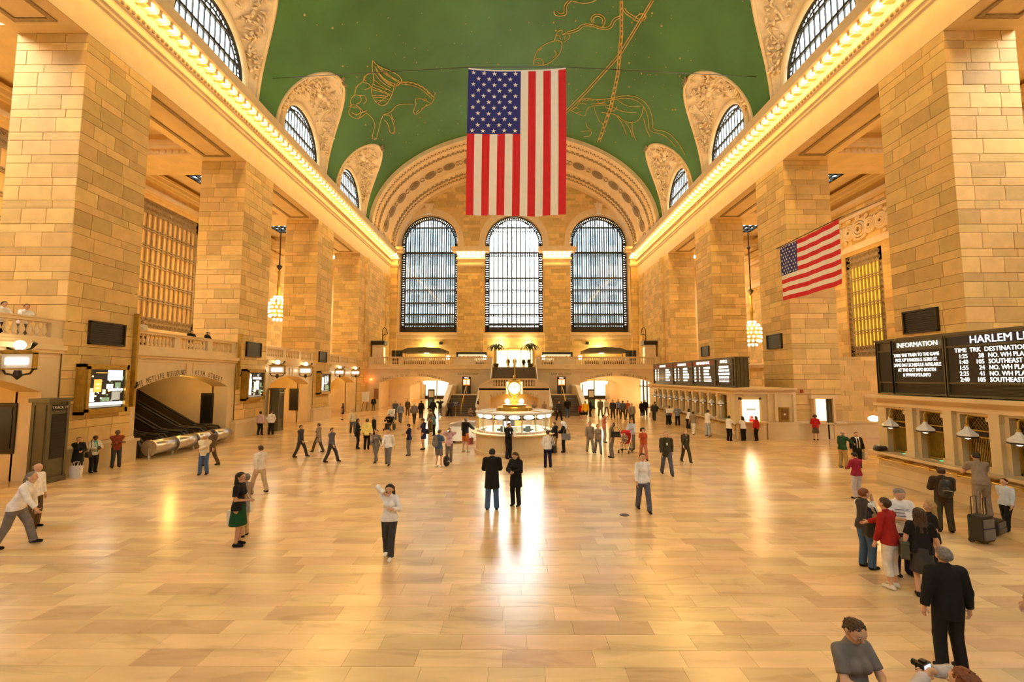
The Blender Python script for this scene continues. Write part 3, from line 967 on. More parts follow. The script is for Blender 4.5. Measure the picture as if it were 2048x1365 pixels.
# buildings across the street, seen through the side windows
for sx, lab in ((-1, 'grey stone office block seen hazily through the first arched window'), (1, 'grey stone office block seen hazily through the third arched window')):
    t = thing('street_building', lab, 'building', (sx*27, 106, 0))
    b = MB(); b.box(sx*7.5, sx*46, 100, 112, 0, 58); b.build('wall', mat('far_masonry', (0.48, 0.50, 0.51), 0.9, noise=(.3, .2)), t)
    wb = MB()
    for k in range(11):
        for q in range(9):
            wb.box(sx*(9+q*4), sx*(11+q*4), 99.8, 100.1, 6+k*4.6, 8.6+k*4.6)
    wb.build('window', mat('far_window', (0.05, 0.055, 0.06), 0.2), t, kind='stuff')

t = thing('street_building', 'unseen office block added across the street behind the camera to cut sky light', 'building', (0, -62, 0))
b = MB(); b.box(-60, 60, -68, -58, 0, 60); b.build('wall', MATS['far_masonry'], t)  # unseen mass added to cut the sky light entering the west windows
# ================================================================== BALUSTRADES
bl = MB()
bl.lathe([(.085,0),(.085,.06),(.05,.08),(.055,.12),(.10,.26),(.085,.36),(.045,.52),(.05,.60),(.08,.63),(.08,.68)], n=8)
BAL_ME = bl.mesh('baluster', M_TRIM, smooth=True)
def balustrade(label, mp, u0, u1, groups, z0, z1, th=.34, pitch=.27):
    """mp(u, v, w): u along, v up, w from -th/2 to th/2; groups = baluster bays"""
    def bx(m, a, b, c, d, t):
        p, q = mp(a, c, -t/2), mp(b, d, t/2); m.box(p[0], q[0], p[1], q[1], p[2], q[2])
    t = thing('balustrade', label, 'balustrade', mp((u0+u1)/2, z0, 0), group='stone balustrades of the hall')
    m = MB(); bx(m, u0, u1, z1-.16, z1-.05, th); bx(m, u0-.03, u1+.03, z1-.05, z1, th+.12); m.build('rail_cap', M_TRIM, t)
    m = MB(); bx(m, u0, u1, z0, z0+.14, th+.06); m.build('base_rail', M_TRIM, t)
    edges = [u0] + [e for g in groups for e in g] + [u1]
    for i in range(0, len(edges), 2):
        if edges[i+1]-edges[i] > .05:
            m = MB(); bx(m, edges[i], edges[i+1], z0+.14, z1-.16, th-.04); m.build('pedestal', M_PANEL, t)
    sc = (z1-.16-z0-.14)/.68
    for a, b in groups:
        n = max(2, int(round((b-a)/pitch)))
        for k in range(n):
            o = D.objects.new('baluster', BAL_ME); COL.objects.link(o); o.parent = t
            p = mp(a+(b-a)*(k+.5)/n, z0+.14, 0); L = t.location
            o.location = (p[0]-L[0], p[1]-L[1], p[2]-L[2]); o.scale = (1, 1, sc)
    return t

# ---------------- left hand bays: low arches, balustrades, passages
ROT_L, ROT_R, ROT_E = (PI/2, 0, PI/2), (PI/2, 0, -PI/2), (PI/2, 0, 0)
def arc_rot(rz):
    base = Matrix.Rotation(rz, 3, 'Z') @ Matrix.Rotation(PI/2, 3, 'X')
    return lambda a: (base @ Matrix.Rotation(-a, 3, 'Z')).to_euler()
M_LETTER = mat('incised_lettering', (0.10, 0.07, 0.035), 0.7)
OPS = [(11.0, 17.85), (22.35, 29.5), (34.5, 41.1), (46.1, 52.8)]
BAL_LAB = ['stone balustrade at the near end of the left balcony, above the track gate',
           'stone balustrade above the escalator arch', 'stone balustrade over the pair of lit gate signs past the escalators',
           'stone balustrade over the last gate arch before the east wall']
for k, ((y0, y1), (oa, ob_)) in enumerate(zip(BAYS, OPS)):
    m = MB()
    arch_panel(m, y0, y1, 0, 5.05, [(oa, ob_, 0, 3.42, .70)], .0, 1.0, X_(-1, W+.08), 16)
    wl = m.build('wall_bay', M_PANEL, kind='structure')
    t = MB()
    for z0, z1, d in ((4.98, 5.10, .10), (5.10, 5.30, .22), (5.30, 5.46, .04)): t.box(-W-.2, -W+d-.04, y0, y1, z0, z1)
    c = (oa+ob_)/2
    for a, b in ((y0+.25, c-.3), (c+.3, y1-.25)):      # sunk panel outline beside the crown of the arch
        t.box(-W-.1, -W-.03, a, b, 4.80, 4.86)
    for yy in (c-.3, c+.24): t.box(-W-.1, -W-.03, yy, yy+.06, 4.25, 4.86)
    t.build('moulding', M_TRIM, wl)
    if k == 0: t2 = None
    L = y1-y0
    gs = [(y0+.35, y0+L*.33), (y0+L*.33+.45, y0+L*.66), (y0+L*.66+.42, y1-.45)]
    balustrade(BAL_LAB[k], lambda u, v, w: (-W-.25+w, u, v), y0, y1, gs, 5.46, 6.36)
    # passage
    xb = -25.5 if k != 1 else -31.0
    m = MB()
    m.box(xb, -W-1.0, oa-.12, oa, 0, 4.9); m.box(xb, -W-1.0, ob_, ob_+.12, 0, 4.9)
    pw = m.build('wall_passage', M_PANEL, kind='structure')
    m = MB(); zc = 4.16
    if k != 1: m.box(xb, -W-.9, oa-.12, ob_+.12, zc, zc+.2)
    else:
        m.add([(-W-1.0,oa-.12,4.16),(-W-1.0,ob_+.12,4.16),(xb,ob_+.12,8.6),(xb,oa-.12,8.6)], [(0,1,2,3)])
    m.build('ceiling_passage', M_CREAM, kind='structure')
    if k != 1:
        m = MB(); arch_panel(m, oa-.1, ob_+.1, 0, 4.2, [(oa+1.6, ob_-1.6, 0, 2.5, .5)], 0, .5, X_(-1, 23.2))
        m.box(-25.6, -25.5, oa, ob_, 0, 4.2); m.build('wall_gate', M_PANEL, kind='structure')
        point_light('gate_passage_light', (-21.0, c, 3.7), 150, .25)
        point_light('gate_inner_light', (-24.4, c, 3.0), 120, .2, (1, .85, .55))
    else:
        point_light('escalator_light', (-20.0, c+1, 3.9), 110, .2)
        point_light('escalator_top_light', (-26.5, c, 6.3), 130, .3)
        for q, (xx, yy) in enumerate(((-20.2, 25.6), (-21.6, 27.6))):
            d = MB(); zz = 4.16 + (-19.5-xx)*.382; d.lathe([(.22, zz-.08), (.26, zz-.04), (.26, zz+.02)], (xx, yy, 0), 14)
            o = d.build('ceiling_light', L_WHITE); o['label'] = ('round recessed lamp in the escalator vault nearer the hall', 'round recessed lamp deeper in the escalator vault')[q]; o['category'] = 'lamp'; o['group'] = 'escalator ceiling lamps'

rr_ = arc_rot(PI/2)
wb1 = thing('wall_inscription', None, None, (-W-.05, 26, 4.2), kind='structure')
mpL = lambda u, v: (-W-.045, u, v)
arc_text('THE METLIFE BUILDING', .42, 25.9, 3.58, 3.42, .70, .16, mpL, rr_, M_LETTER, wb1, 22.35, 25.5, .52)
arc_text('45TH STREET', .42, 25.9, 3.58, 3.42, .70, .16, mpL, rr_, M_LETTER, wb1, 26.4, 28.7, .60)

# bronze tablets on the far jambs of the arches
for k, (oa, ob_) in enumerate(OPS[:3]):
    lab = ('dark bronze panel on the jamb of the nearest gate arch', 'dark bronze panel on the jamb of the escalator arch', 'dark bronze panel on the jamb of the gate arch after the escalators')[k]
    t = thing('bronze_panel', lab, 'panel', (-19.9, ob_-.05, 1.2), group='bronze jamb panels')
    b = MB(); b.box(-20.25, -19.45, ob_-.06, ob_-.0, 1.05, 3.0); b.build('frame', M_BRONZE, t)
    b = MB(); b.box(-20.13, -19.57, ob_-.08, ob_-.06, 1.25, 2.85); b.build('inset', M_BLACK, t)

# ---------------- escalators climbing out of the second bay
for k, yc in enumerate((28.35, 26.75, 25.15, 23.55)):
    t = thing('escalator', ('escalator nearest the far jamb of its arch, foot closest to the white capped man', 'second escalator from the far jamb of the arch', 'third escalator from the far jamb of the arch', 'escalator hidden deepest behind the nearest pillar')[k], 'escalator', (-19.0, yc, 0), group='bank of escalators')
    sl = math.tan(math.radians(29))
    for e in (-1, 1):
        yy = yc+e*.62
        path = [(-18.55, .72), (-18.75, .95), (-19.6, 1.0)] + [(-20.2-q, 1.08+q*sl) for q in range(0, 11, 2)]
        b = MB()
        b.prism([(-18.6,0),(-18.6,.55),(-18.8,.85),(-19.6,.92),(-20.2,1.0),(-30.2,1.0+10*sl),(-30.2,10*sl-.6),(-20.6,0)], lambda p, q, tt: (p, tt, q), yy-.09, yy+.09)
        b.build('balustrade_panel', mat('escalator_panel', (.10,.075,.05), .4, metal=.4), t)
        b = MB(); b.tube([(p, yy, q) for p, q in path], .065, 6); b.build('handrail', M_RUBBER, t, smooth=True)
        b = MB(); b.tube([(-19.4-q*1.0, yy+.0, .97+max(0, q-.9)*sl) for q in range(0, 11)], .10, 5, True, .35); b.build('trim_strip', M_STEEL, t)
    b = MB()
    for q in range(24):
        x = -20.0-q*.4; b.box(x-.4, x, yc-.5, yc+.5, max(0, q*.4*sl-.25), q*.4*sl+.12)
    b.build('step', M_RUBBER, t, kind='stuff')
    if k < 2:
        for e, yy in ((0, yc+.45), (1, yc-.45)):
            pass
# steel barrel rails along the foot of the bank
t = thing('steel_barrier', 'row of brushed steel barrel sections along the escalator foot', 'barrier', (-18.03, 25.6, 0))
yy = 22.7
while yy < 28.5:
    b = MB(); b.lathe([(.30, yy+.06), (.36, yy+.12), (.36, yy+1.38), (.30, yy+1.44)], (-18.03, 0, .52), 14, 1)
    b.build('barrel', M_STEEL, t, smooth=True)
    b = MB(); b.lathe([(.40, yy-.04), (.40, yy+.06)], (-18.03, 0, .52), 14, 1); b.tube([(-18.03, yy, .5), (-18.03, yy, .0)], .06, 6); b.build('collar', M_STEEL, t)
    yy += 1.56

# ---------------- track gate boards standing by the pillars
for y0, lab, tx in ((17.28, 'olive bronze track board with black panel next to the nearest pillar', 'TRACK 27'),
                    (34.15, 'olive bronze track board with black panel past the second pillar', 'TRACK 30')):
    t = thing('track_board', lab, 'board', (-18.0, y0+.4, 0), group='track boards')
    b = MB(); b.box(-18.32, -17.66, y0, y0+.8, 0, 3.05); b.box(-18.38, -17.58, y0-.07, y0+.87, 3.05, 3.2); b.box(-18.35, -17.62, y0-.04, y0+.84, 0, .22)
    b.box(-17.66, -17.62, y0, y0+.1, .2, 3.05); b.box(-17.66, -17.62, y0+.7, y0+.8, .2, 3.05)
    for xx in (-18.22, -17.78): b.box(xx-.05, xx+.05, y0-.03, y0, .25, 2.95)
    b.build('cabinet', M_BOARD, t)
    b = MB(); b.box(-17.66, -17.63, y0+.12, y0+.68, .9, 2.6); b.build('panel', M_BLACK, t)
    b = MB()
    for q in range(14): b.box(-17.635, -17.615, y0+.14, y0+.66, 1.0+q*.115, 1.0+q*.115+.012)
    b.build('slat_line', M_BRONZE, t)
    b = MB(); b.box(-17.66, -17.615, y0+.13, y0+.67, 2.74, 2.94); b.build('name_plate', M_BLACK, t)
    text(tx, .135, (-17.605, y0+.4, 2.84), ROT_L, M_WHITE, t)

# ---------------- lit posters in gilded frames on the pillars
def prints(t, y0, y1, z0, z1, X, blocks):
    cols = {}
    for a, b, c, d, col in blocks:
        cols.setdefault(col, []).append((a, b, c, d))
    for col, bl_ in cols.items():
        m = MB()
        for a, b, c, d in bl_:
            m.box(X, X+.006, y0+(y1-y0)*a, y0+(y1-y0)*b, z0+(z1-z0)*c, z0+(z1-z0)*d)
        m.build('print', {'w': lamp_mat('print_white', (1,1,.97), 2.6), 'o': lamp_mat('print_orange', (1,.36,.05), 1.5), 'g': lamp_mat('print_green', (.25,.42,.28), .5), 'y': lamp_mat('print_yellow', (1,.85,.45), 1.5), 'd': lamp_mat('print_dark', (.02,.02,.018), .3), 'b': lamp_mat('print_grey', (.4,.45,.42), .6)}[col], t)
PR1 = [(.16,.36,.42,.74,'o'),(.20,.32,.50,.54,'y'),(.20,.32,.60,.64,'y'),(.52,.94,.72,.98,'w'),(.55,.98,.44,.50,'w'),(.50,.68,.50,.62,'w'),(.74,.90,.52,.66,'g'),(.0,.95,.03,.07,'b'),
       (.0,.99,.08,.16,'w'),(.03,.18,.18,.42,'w'),(.06,.14,.42,.52,'y'),(.36,.60,.18,.28,'g'),(.66,.9,.2,.42,'b'),(.4,.48,.36,.48,'y'),(.93,.98,.74,.82,'g'),(.2,.5,.9,.92,'o')]
PR2 = [(.10,.24,.1,.74,'w'),(.13,.21,.74,.92,'w'),(.32,.85,.72,.80,'w'),(.4,.52,.2,.6,'y'),(.52,.72,.3,.66,'w'),(.72,.9,.14,.3,'g'),(.62,.66,.84,.92,'w'),(.0,.9,.02,.06,'b'),(.36,.5,.08,.18,'b'),(.78,.9,.4,.58,'g')]
PR3 = [(.14,.30,.1,.8,'w'),(.4,.7,.42,.5,'w'),(.44,.58,.55,.86,'w'),(.66,.86,.5,.9,'b'),(.5,.9,.1,.36,'g'),(.7,.8,.6,.8,'w'),(.0,.9,.03,.07,'b')]
for y0, y1, pr, lab in ((19.1, 21.35, PR1, 'backlit poster of a night street with orange sign and figure in white, gilded frame'),
                        (30.75, 33.1, PR2, 'backlit poster of bright white towers at night on the second pillar'),
                        (42.5, 45.0, PR3, 'backlit poster of pale lit tower on the third pillar')):
    t = thing('lit_poster', lab, 'poster', (-18.3, (y0+y1)/2, 2.4), group='lit posters on the pillars')
    b = MB()
    for d, x in ((0, -18.12), (.1, -18.05)):
        b.box(-18.5, x, y0+d, y0+d+.13, 2.42+d, 4.58-d); b.box(-18.5, x, y1-d-.13, y1-d, 2.42+d, 4.58-d)
        b.box(-18.5, x, y0+d, y1-d, 2.42+d, 2.55+d); b.box(-18.5, x, y0+d, y1-d, 4.45-d, 4.58-d)
    b.build('frame', M_GILT, t)
    b = MB(); b.box(-18.45, -18.16, y0+.2, y1-.2, 2.6, 4.4); b.build('light_box', lamp_mat('print_dark', (.02,.02,.018), .3), t)
    rr = random.Random(int(y0*10))
    pr = pr + [(a, a+rr.uniform(.01,.05), c, c+rr.uniform(.01,.04), rr.choice('wyogbb')) for a, c in [(rr.uniform(.02,.93), rr.uniform(.05,.93)) for _ in range(46)]]
    prints(t, y0+.23, y1-.23, 2.64, 4.36, -18.16, pr)
# little red fire-alarm boxes under the posters
# ---------------- dark louvre boxes on the pillars
for s, y0, y1, z0, z1, lab in ((-1,19.5,21.3,5.45,6.48,'first pillar on the balcony side'),(-1,31.1,32.9,5.45,6.48,'second pillar on the balcony side'),(-1,42.8,44.5,5.45,6.48,'third pillar on the balcony side'),
                               (1,19.65,21.4,6.02,7.08,'first pillar on the ticket window side'),(1,31.2,33.0,6.02,7.05,'second pillar on the ticket window side'),(1,42.9,44.6,6.02,7.0,'third pillar on the ticket window side')):
    t = thing('louvre_box', 'dark louvred speaker box on the '+lab, 'speaker', (s*18.4, (y0+y1)/2, z0), group='louvred boxes')
    b = MB(); x0, x1 = s*18.5, s*18.36
    b.box(x0, x1, y0, y0+.07, z0, z1); b.box(x0, x1, y1-.07, y1, z0, z1); b.box(x0, x1, y0, y1, z0, z0+.07); b.box(x0, x1, y0, y1, z1-.07, z1); b.build('frame', M_BRONZE, t)
    b = MB(); b.box(x0, s*18.44, y0+.05, y1-.05, z0+.05, z1-.05)
    for q in range(9): b.box(s*18.44, s*18.39, y0+.07, y1-.07, z0+.1+q*(z1-z0-.2)/9, z0+.1+q*(z1-z0-.2)/9+.03)
    b.build('louvre', M_BLACK, t)

# brass strips at the pillar corners of the balcony side
for k, (y, z0, z1) in enumerate(((21.98, 2.6, 7.1), (30.35, 3.2, 6.9))):
    b = MB(); b.box(-18.5, -18.28, y-.12, y+.0, z0, z1); b.box(-18.52, -18.24, y-.15, y+.03, z1-.12, z1); tr = b.build('trim_%d' % (k+3), M_GILT, kind='structure')
    b = MB(); b.tube([(-18.26, y-.1, z0+.9), (-18.18, y-.1, z0+1.0), (-18.18, y-.1, z0+1.2)], .05, 6); b.build('bracket', M_BRONZE, tr)

# ---------------- lit gate signs hung over the arches
def gate_sign(y, sc, lab):
    x0, x1 = -18.62, -18.62+1.25*sc
    z0, z1 = 4.28, 4.28+.62*sc
    t = thing('gate_sign', lab, 'sign', ((x0+x1)/2, y, z0), group='lit gate signs')
    b = MB(); b.box(x0, x1, y-.08, y+.08, z0, z0+.05); b.box(x0, x1, y-.08, y+.08, z1-.05, z1); b.box(x0, x0+.05, y-.08, y+.08, z0, z1); b.box(x1-.05, x1, y-.08, y+.08, z0, z1)
    b.prism([(x0-.04,z1),(x1+.04,z1),(x1-.1,z1+.1),(x0+.1,z1+.1)], lambda p, q, tt: (p, tt, q), y-.12, y+.12)
    b.build('frame', M_GILT, t)
    b = MB(); b.box(x0+.05, x1-.05, y-.06, y+.06, z0+.05, z1-.05); b.build('face_panel', M_WHITE, t)
    b = MB(); b.box(x0+.22*sc, x1-.22*sc, y-.09, y+.09, z0+.2*sc, z1-.2*sc); b.build('lit_strip', L_WHITE, t)
    b = MB(); b.ball(((x0+x1)/2, y, z1+.28*sc), .17*sc, 12, 8); b.build('globe', L_BULB, t, smooth=True)
    b = MB(); b.lathe([(.16*sc, z1+.08), (.06, z1+.14)], ((x0+x1)/2, y, 0), 10)
    for e in (-1, 1): b.tube([((x0+x1)/2+e*.2*sc, y, z1+.1), ((x0+x1)/2+e*.42*sc, y, z1+.16), ((x0+x1)/2+e*.55*sc, y, z1+.36*sc)], [.03, .04, .09], 6)
    b.build('crest', M_BRONZE, t)
    b = MB()
    for e in (-1, 1): b.tube([((x0+x1)/2+e*.55*sc, y, z0), ((x0+x1)/2+e*.45*sc, y, z0-.14*sc), ((x0+x1)/2, y, z0-.22*sc)], .035, 6)
    b.lathe([(.02, z0-.36*sc), (.14*sc, z0-.22*sc), (.10*sc, z0-.02)], ((x0+x1)/2, y, 0), 10)
    b.build('bracket', M_BRONZE, t)
gate_sign(16.4, 1.0, 'lit gate sign with globe lamp at the near end of the left balcony')
gate_sign(34.5, .98, 'lit gate sign with globe lamp just past the second pillar')
gate_sign(39.2, .98, 'lit gate sign with globe lamp just before the third pillar')
gate_sign(47.1, .86, 'lit gate sign with globe lamp just past the third pillar')
gate_sign(51.8, .86, 'lit gate sign with globe lamp farthest along the balcony wall')

# ================================================================== EAST BALCONY
YB = 57.0
m = MB()
arch_panel(m, -18.5, 18.5, 0, Z_BAL, [(-16.9, -8.2, 0, 3.40, .76), (8.3, 17.25, 0, 3.40, .80)], 0, 1.2, Y_(YB), 18)
eb = m.build('wall_balcony_east', M_PANEL, kind='structure')
t = MB()
for a, b in ((-18.5, -2.65), (2.65, 18.5)):
    for z0, z1, d in ((4.72, 4.80, .10), (4.80, 5.05, .06), (5.05, 5.32, .22), (5.32, 5.5, .06)): t.box(a, b, YB-d, YB+.2, z0, z1)
for x in (-12.55, 12.75): t.box(x-.45, x+.45, YB-.08, YB, 4.2, 4.75)
t.build('moulding', M_TRIM, eb)
m = MB(); m.box(-18.5, 18.5, YB, Y_END, 4.95, Z_BAL); m.build('floor_balcony_east', M_PANEL, kind='structure')
GL = [(-17.6,-14.45),(-14.05,-11.1),(-10.7,-7.65),(-4.95,-3.35)]
mpE = lambda u, v, w: (u, YB+.1+w, v)
balustrade('stone balustrade of the far balcony left of the central stairs', mpE, -18.4, -2.7, GL, 5.5, 6.6)
balustrade('stone balustrade of the far balcony right of the central stairs', mpE, 2.7, 18.4, [(-b, -a) for a, b in GL[::-1]], 5.5, 6.6)
ins = thing('wall_inscription', None, None, (0, YB, 4.4), kind='structure')
re_ = arc_rot(0)
mpi = lambda u, v: (u, YB-.005, v)
arc_text('TRACKS 11 TO 61', .40, -12.55, 4.35, 3.40, .76, .16, mpi, re_, M_LETTER, ins, -16.3, -13.3)
arc_text('LEXINGTON AVE', .40, -12.55, 4.35, 3.40, .76, .16, mpi, re_, M_LETTER, ins, -11.8, -8.9)
arc_text('LEXINGTON AVE', .40, 12.77, 4.47, 3.40, .80, .16, mpi, re_, M_LETTER, ins, 9.4, 12.2)
arc_text('SUBWAY & 42ND ST', .40, 12.77, 4.47, 3.40, .80, .16, mpi, re_, M_LETTER, ins, 13.4, 16.6)
text('EAST BALCONY', .36, (-5.75, YB-.005, 4.42), ROT_E, M_LETTER, ins)
text('EAST BALCONY', .36, (5.95, YB-.005, 4.42), ROT_E, M_LETTER, ins)

# passages under the balcony
for s, xa, xb, tx in ((-1, -17.6, -7.6, '42ND STREET PASSAGE'), (1, 7.7, 17.9, 'GRAND CENTRAL MARKET')):
    m = MB(); m.box(xa-.2, xa, YB+1.2, 88, 0, 4.6); m.box(xb, xb+.2, YB+1.2, 88, 0, 4.6); m.box(xa, xb, 88, 88.2, 0, 4.6)
    m.build('wall_passage', M_CREAM, kind='structure')
    m = MB(); m.box(xa, xb, YB+1.1, 88, 4.35, 4.6); m.build('ceiling_passage', M_CREAM, kind='structure')
    m = MB(); oa, ob_ = (-14.6, -8.2) if s < 0 else (8.5, 15.0)
    arch_panel(m, xa, xb, 0, 4.4, [(oa, ob_, 0, 2.75, .85)], 0, .6, Y_(64.0), 14)
    ia = m.build('wall_inner_arch', M_CREAM, kind='structure')
    c = (oa+ob_)/2
    arc_text(tx, .30, c, (ob_-oa)/2, 2.75, .85, .14, lambda u, v: (u, 63.99, v), re_, M_LETTER, ia, oa+.5, ob_-.5)
    for yy, p in ((60.6, 330), (68.5, 420), (78, 420)): point_light('passage_light', (c, yy, 3.7), p, .3, (1, .74, .38))
    # pendant globes
    for q, (xx, yy) in enumerate(((c-1.6, 66.5), (c+1.6, 66.5), (c, 72.0))):
        t = thing('pendant_lamp', '%s globe lamp hanging in the passage under the %s end of the far balcony' % (('left', 'right', 'rear')[q], 'left' if s < 0 else 'right'), 'lamp', (xx, yy, 3.1))
        b = MB(); b.tube([(xx, yy, 3.5), (xx, yy, 4.36)], .03, 6); b.build('stem', M_BRASS, t)
        b = MB(); b.ball((xx, yy, 3.3), .3, 12, 8); b.build('globe', L_BULB, t, smooth=True)
    # shop front at the back and a lit display case
    t = thing('shop_front', ('bright shop window row at the back of the left passage', 'bright shop window row at the back of the right passage')[s > 0], 'shop', (c, 86, 0))
    for q in range(4):
        x = xa+.8+q*2.2
        b = MB(); b.box(x, x+.12, 86, 86.3, 0, 3.6); b.box(x, x+2.1, 86, 86.3, 3.4, 3.6); b.box(x, x+2.1, 86, 86.3, .0, .6); b.build('frame', M_BRONZE, t)
        b = MB(); b.box(x+.12, x+2.1, 86.1, 86.2, .6, 3.4); b.build('window', L_WARMP, t)
# market door frames at the right of the right passage
t = thing('market_doors', 'bronze framed glass doors lit from inside at the right passage wall', 'doors', (16.6, 62, 0))
for q in range(3):
    y = 58.6+q*1.7
    b = MB(); b.box(17.5, 17.75, y, y+.14, 0, 4.0); b.box(17.5, 17.75, y, y+1.7, 2.75, 2.9); b.box(17.5, 17.75, y, y+1.7, 3.9, 4.0); b.build('frame', M_BRONZE, t)
    b = MB(); b.box(17.7, 17.76, y+.14, y+1.7, .2, 3.9); b.build('pane', L_WARMP, t)
# display kiosks in the passages
for x, y, lab in ((-10.6, 58.4, 'black upright display stand with two posters in the left passage mouth'), (9.9, 58.4, 'black upright display stand with one poster in the right passage mouth')):
    t = thing('display_stand', lab, 'stand', (x, y, 0))
    b = MB(); b.box(x-.42, x+.42, y, y+.2, .1, 2.5); b.box(x-.5, x+.5, y-.1, y+.3, 0, .1); b.build('body', M_BLACK, t)
    b = MB(); b.box(x-.3, x+.3, y-.02, y, 1.5, 2.3); b.build('poster', M_PAPER, t)
    b = MB(); b.box(x-.3, x+.3, y-.02, y, .4, 1.25); b.build('lower_poster', mat('teal_print', (.10,.20,.19), .6), t)

# ---------------- the grand stairs
st = thing('staircase', 'central double flight of dark stone stairs rising to the far balcony', 'stairs', (0, 50, 0))
for s in (-1, 1):
    for k in range(12):
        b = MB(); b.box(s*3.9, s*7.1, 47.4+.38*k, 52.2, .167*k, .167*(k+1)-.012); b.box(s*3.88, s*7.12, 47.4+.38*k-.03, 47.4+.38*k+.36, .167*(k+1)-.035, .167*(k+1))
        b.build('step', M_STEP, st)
    b = MB(); b.box(s*2.7, s*7.4, 51.9, 57.1, 0, 2.0); b.build('landing', M_PANEL, st)
    # outer and inner parapets with pale sloped copings
    b = MB(); b.prism([(47.0,0),(47.0,.95),(52.0,2.95),(57.0,2.95),(57.0,0)], lambda p, q, tt: (tt, p, q), s*7.1, s*7.42); b.build('outer_parapet', M_PANEL, st)
    b = MB(); b.prism([(46.8,.95),(52.0,2.97),(57,2.97),(57,3.12),(52,3.12),(46.8,1.12)], lambda p, q, tt: (tt, p, q), s*7.02, s*7.52); b.build('coping', M_WHITE, st)
    b = MB(); b.prism([(46.9,0),(46.9,.95),(52.0,2.95),(52.0,0)], lambda p, q, tt: (tt, p, q), s*3.58, s*3.9); b.build('inner_parapet', M_PANEL, st)
    b = MB(); b.prism([(46.8,.95),(52.0,2.97),(52,3.12),(46.8,1.12)], lambda p, q, tt: (tt, p, q), s*3.48, s*3.98); b.build('coping', M_WHITE, st)
    b = MB(); b.tube([(s*5.5, 47.5, 0), (s*5.5, 47.5, .95), (s*5.5, 52.0, 2.95), (s*5.5, 53.0, 2.95), (s*5.5, 53.0, 2.0)], .05, 8); b.tube([(s*5.5, 49.8, 1.0), (s*5.5, 49.8, 2.0)], .035, 6); b.build('handrail', M_BRASS, st, smooth=True)
# central block with the niche
m = MB()
arch_panel(m, -3.6, 3.6, 0, 2.95, [(-2.45, 2.5, 0, 1.95, .42)], 0, .9, Y_(46.5), 14)
m.box(-3.6, 3.6, 48.6, 48.7, 0, 2.9); m.box(-2.65, -2.45, 47.4, 48.6, 0, 2.9); m.box(2.5, 2.7, 47.4, 48.6, 0, 2.9)
m.build('landing_front', M_PANEL, st)
b = MB(); b.box(-3.6, 3.6, 46.5, 52.3, 2.72, 2.9); b.build('landing', M_PANEL, st)
b = MB()
cap = [(-3.75,2.98),(-3.35,3.22),(-2.1,3.76),(2.1,3.76),(3.35,3.22),(3.75,2.98),(3.75,3.1),(3.38,3.36),(2.15,3.9),(-2.15,3.9),(-3.38,3.36),(-3.75,3.1)]
b.prism(cap, lambda p, q, tt: (p, tt, q), 46.38, 46.86); b.build('rail_cap', M_TRIM, st)
for s in (-1, 1):
    b = MB(); b.prism([(s*2.1,2.9),(s*3.6,2.9),(s*3.6,3.06),(s*3.3,3.22),(s*2.1,3.76)], lambda p, q, tt: (p, tt, q), 46.48, 46.76)
    b.prism([(s*2.3,3.02),(s*3.2,3.02),(s*3.2,3.14),(s*2.3,3.54)], lambda p, q, tt: (p, tt, q), 46.44, 46.48); b.build('parapet_panel', M_PANEL, st)
b = MB(); b.box(-2.1, 2.1, 46.48, 46.76, 2.9, 3.1); b.build('base_rail', M_TRIM, st)
for k in range(15):
    o = D.objects.new('baluster', BAL_ME); COL.objects.link(o); o.parent = st
    o.location = (-1.95+3.9*k/14, -3.38, 3.1); o.scale = (1, 1, .97)
point_light('niche_light', (0, 47.9, 1.6), 60, .2)
wi = thing('wall_inscription', None, None, (0, 46.5, 2.5), kind='structure')
arc_text('DINING CONCOURSE', .26, 0, 2.48, 1.95, .42, .14, lambda u, v: (u, 46.49, v), re_, M_LETTER, wi, -2.3, 2.3)
for k in range(15):
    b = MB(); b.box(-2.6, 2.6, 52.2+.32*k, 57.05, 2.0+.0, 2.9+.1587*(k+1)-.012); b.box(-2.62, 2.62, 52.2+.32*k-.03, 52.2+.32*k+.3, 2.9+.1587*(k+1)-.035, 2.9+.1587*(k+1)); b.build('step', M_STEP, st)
for s in (-1, 1):
    b = MB(); b.prism([(52.0,2.9),(52.0,3.9),(57.0,6.3),(57.0,5.3)], lambda p, q, tt: (tt, p, q), s*2.62, s*2.72); b.build('side_panel', M_CLEAR, st)
    b = MB(); b.tube([(s*2.67, 52.0, 2.9), (s*2.67, 52.0, 3.92), (s*2.67, 57.0, 6.35), (s*2.67, 57.0, 5.3)], .055, 8); b.build('handrail', M_WHITE, st)
b = MB(); b.tube([(.1, 52.2, 2.9), (.1, 52.2, 3.95), (.1, 57.0, 6.3), (.1, 58.0, 6.3), (.1, 58.0, 5.3)], .05, 8); b.build('handrail', M_BRASS, st, smooth=True)
# black menu boards on the stair landings
for s in (-1, 1):
    x = s*5.8
    t = thing('menu_board', 'tall black menu board with two lit orange sheets on the %s stair landing' % ('left' if s < 0 else 'right'), 'board', (x, 55.6, 2.0))
    b = MB(); b.box(x-.52, x+.52, 55.6, 55.85, 2.0, 4.1); b.build('body', M_BLACK, t)
    b = MB(); b.box(x-.42, x+.42, 55.57, 55.6, 3.06, 3.78); b.build('lit_panel', L_RED, t)
    for e in (-1, 1):
        b = MB(); b.box(x+e*.21-.14, x+e*.21+.14, 55.55, 55.57, 3.18, 3.7); b.build('sheet', lamp_mat('warm_sheet', (1, .62, .40), 2.0), t)
    text('MENU', .2, (x, 55.58, 3.93), ROT_E, L_TEXT, t)
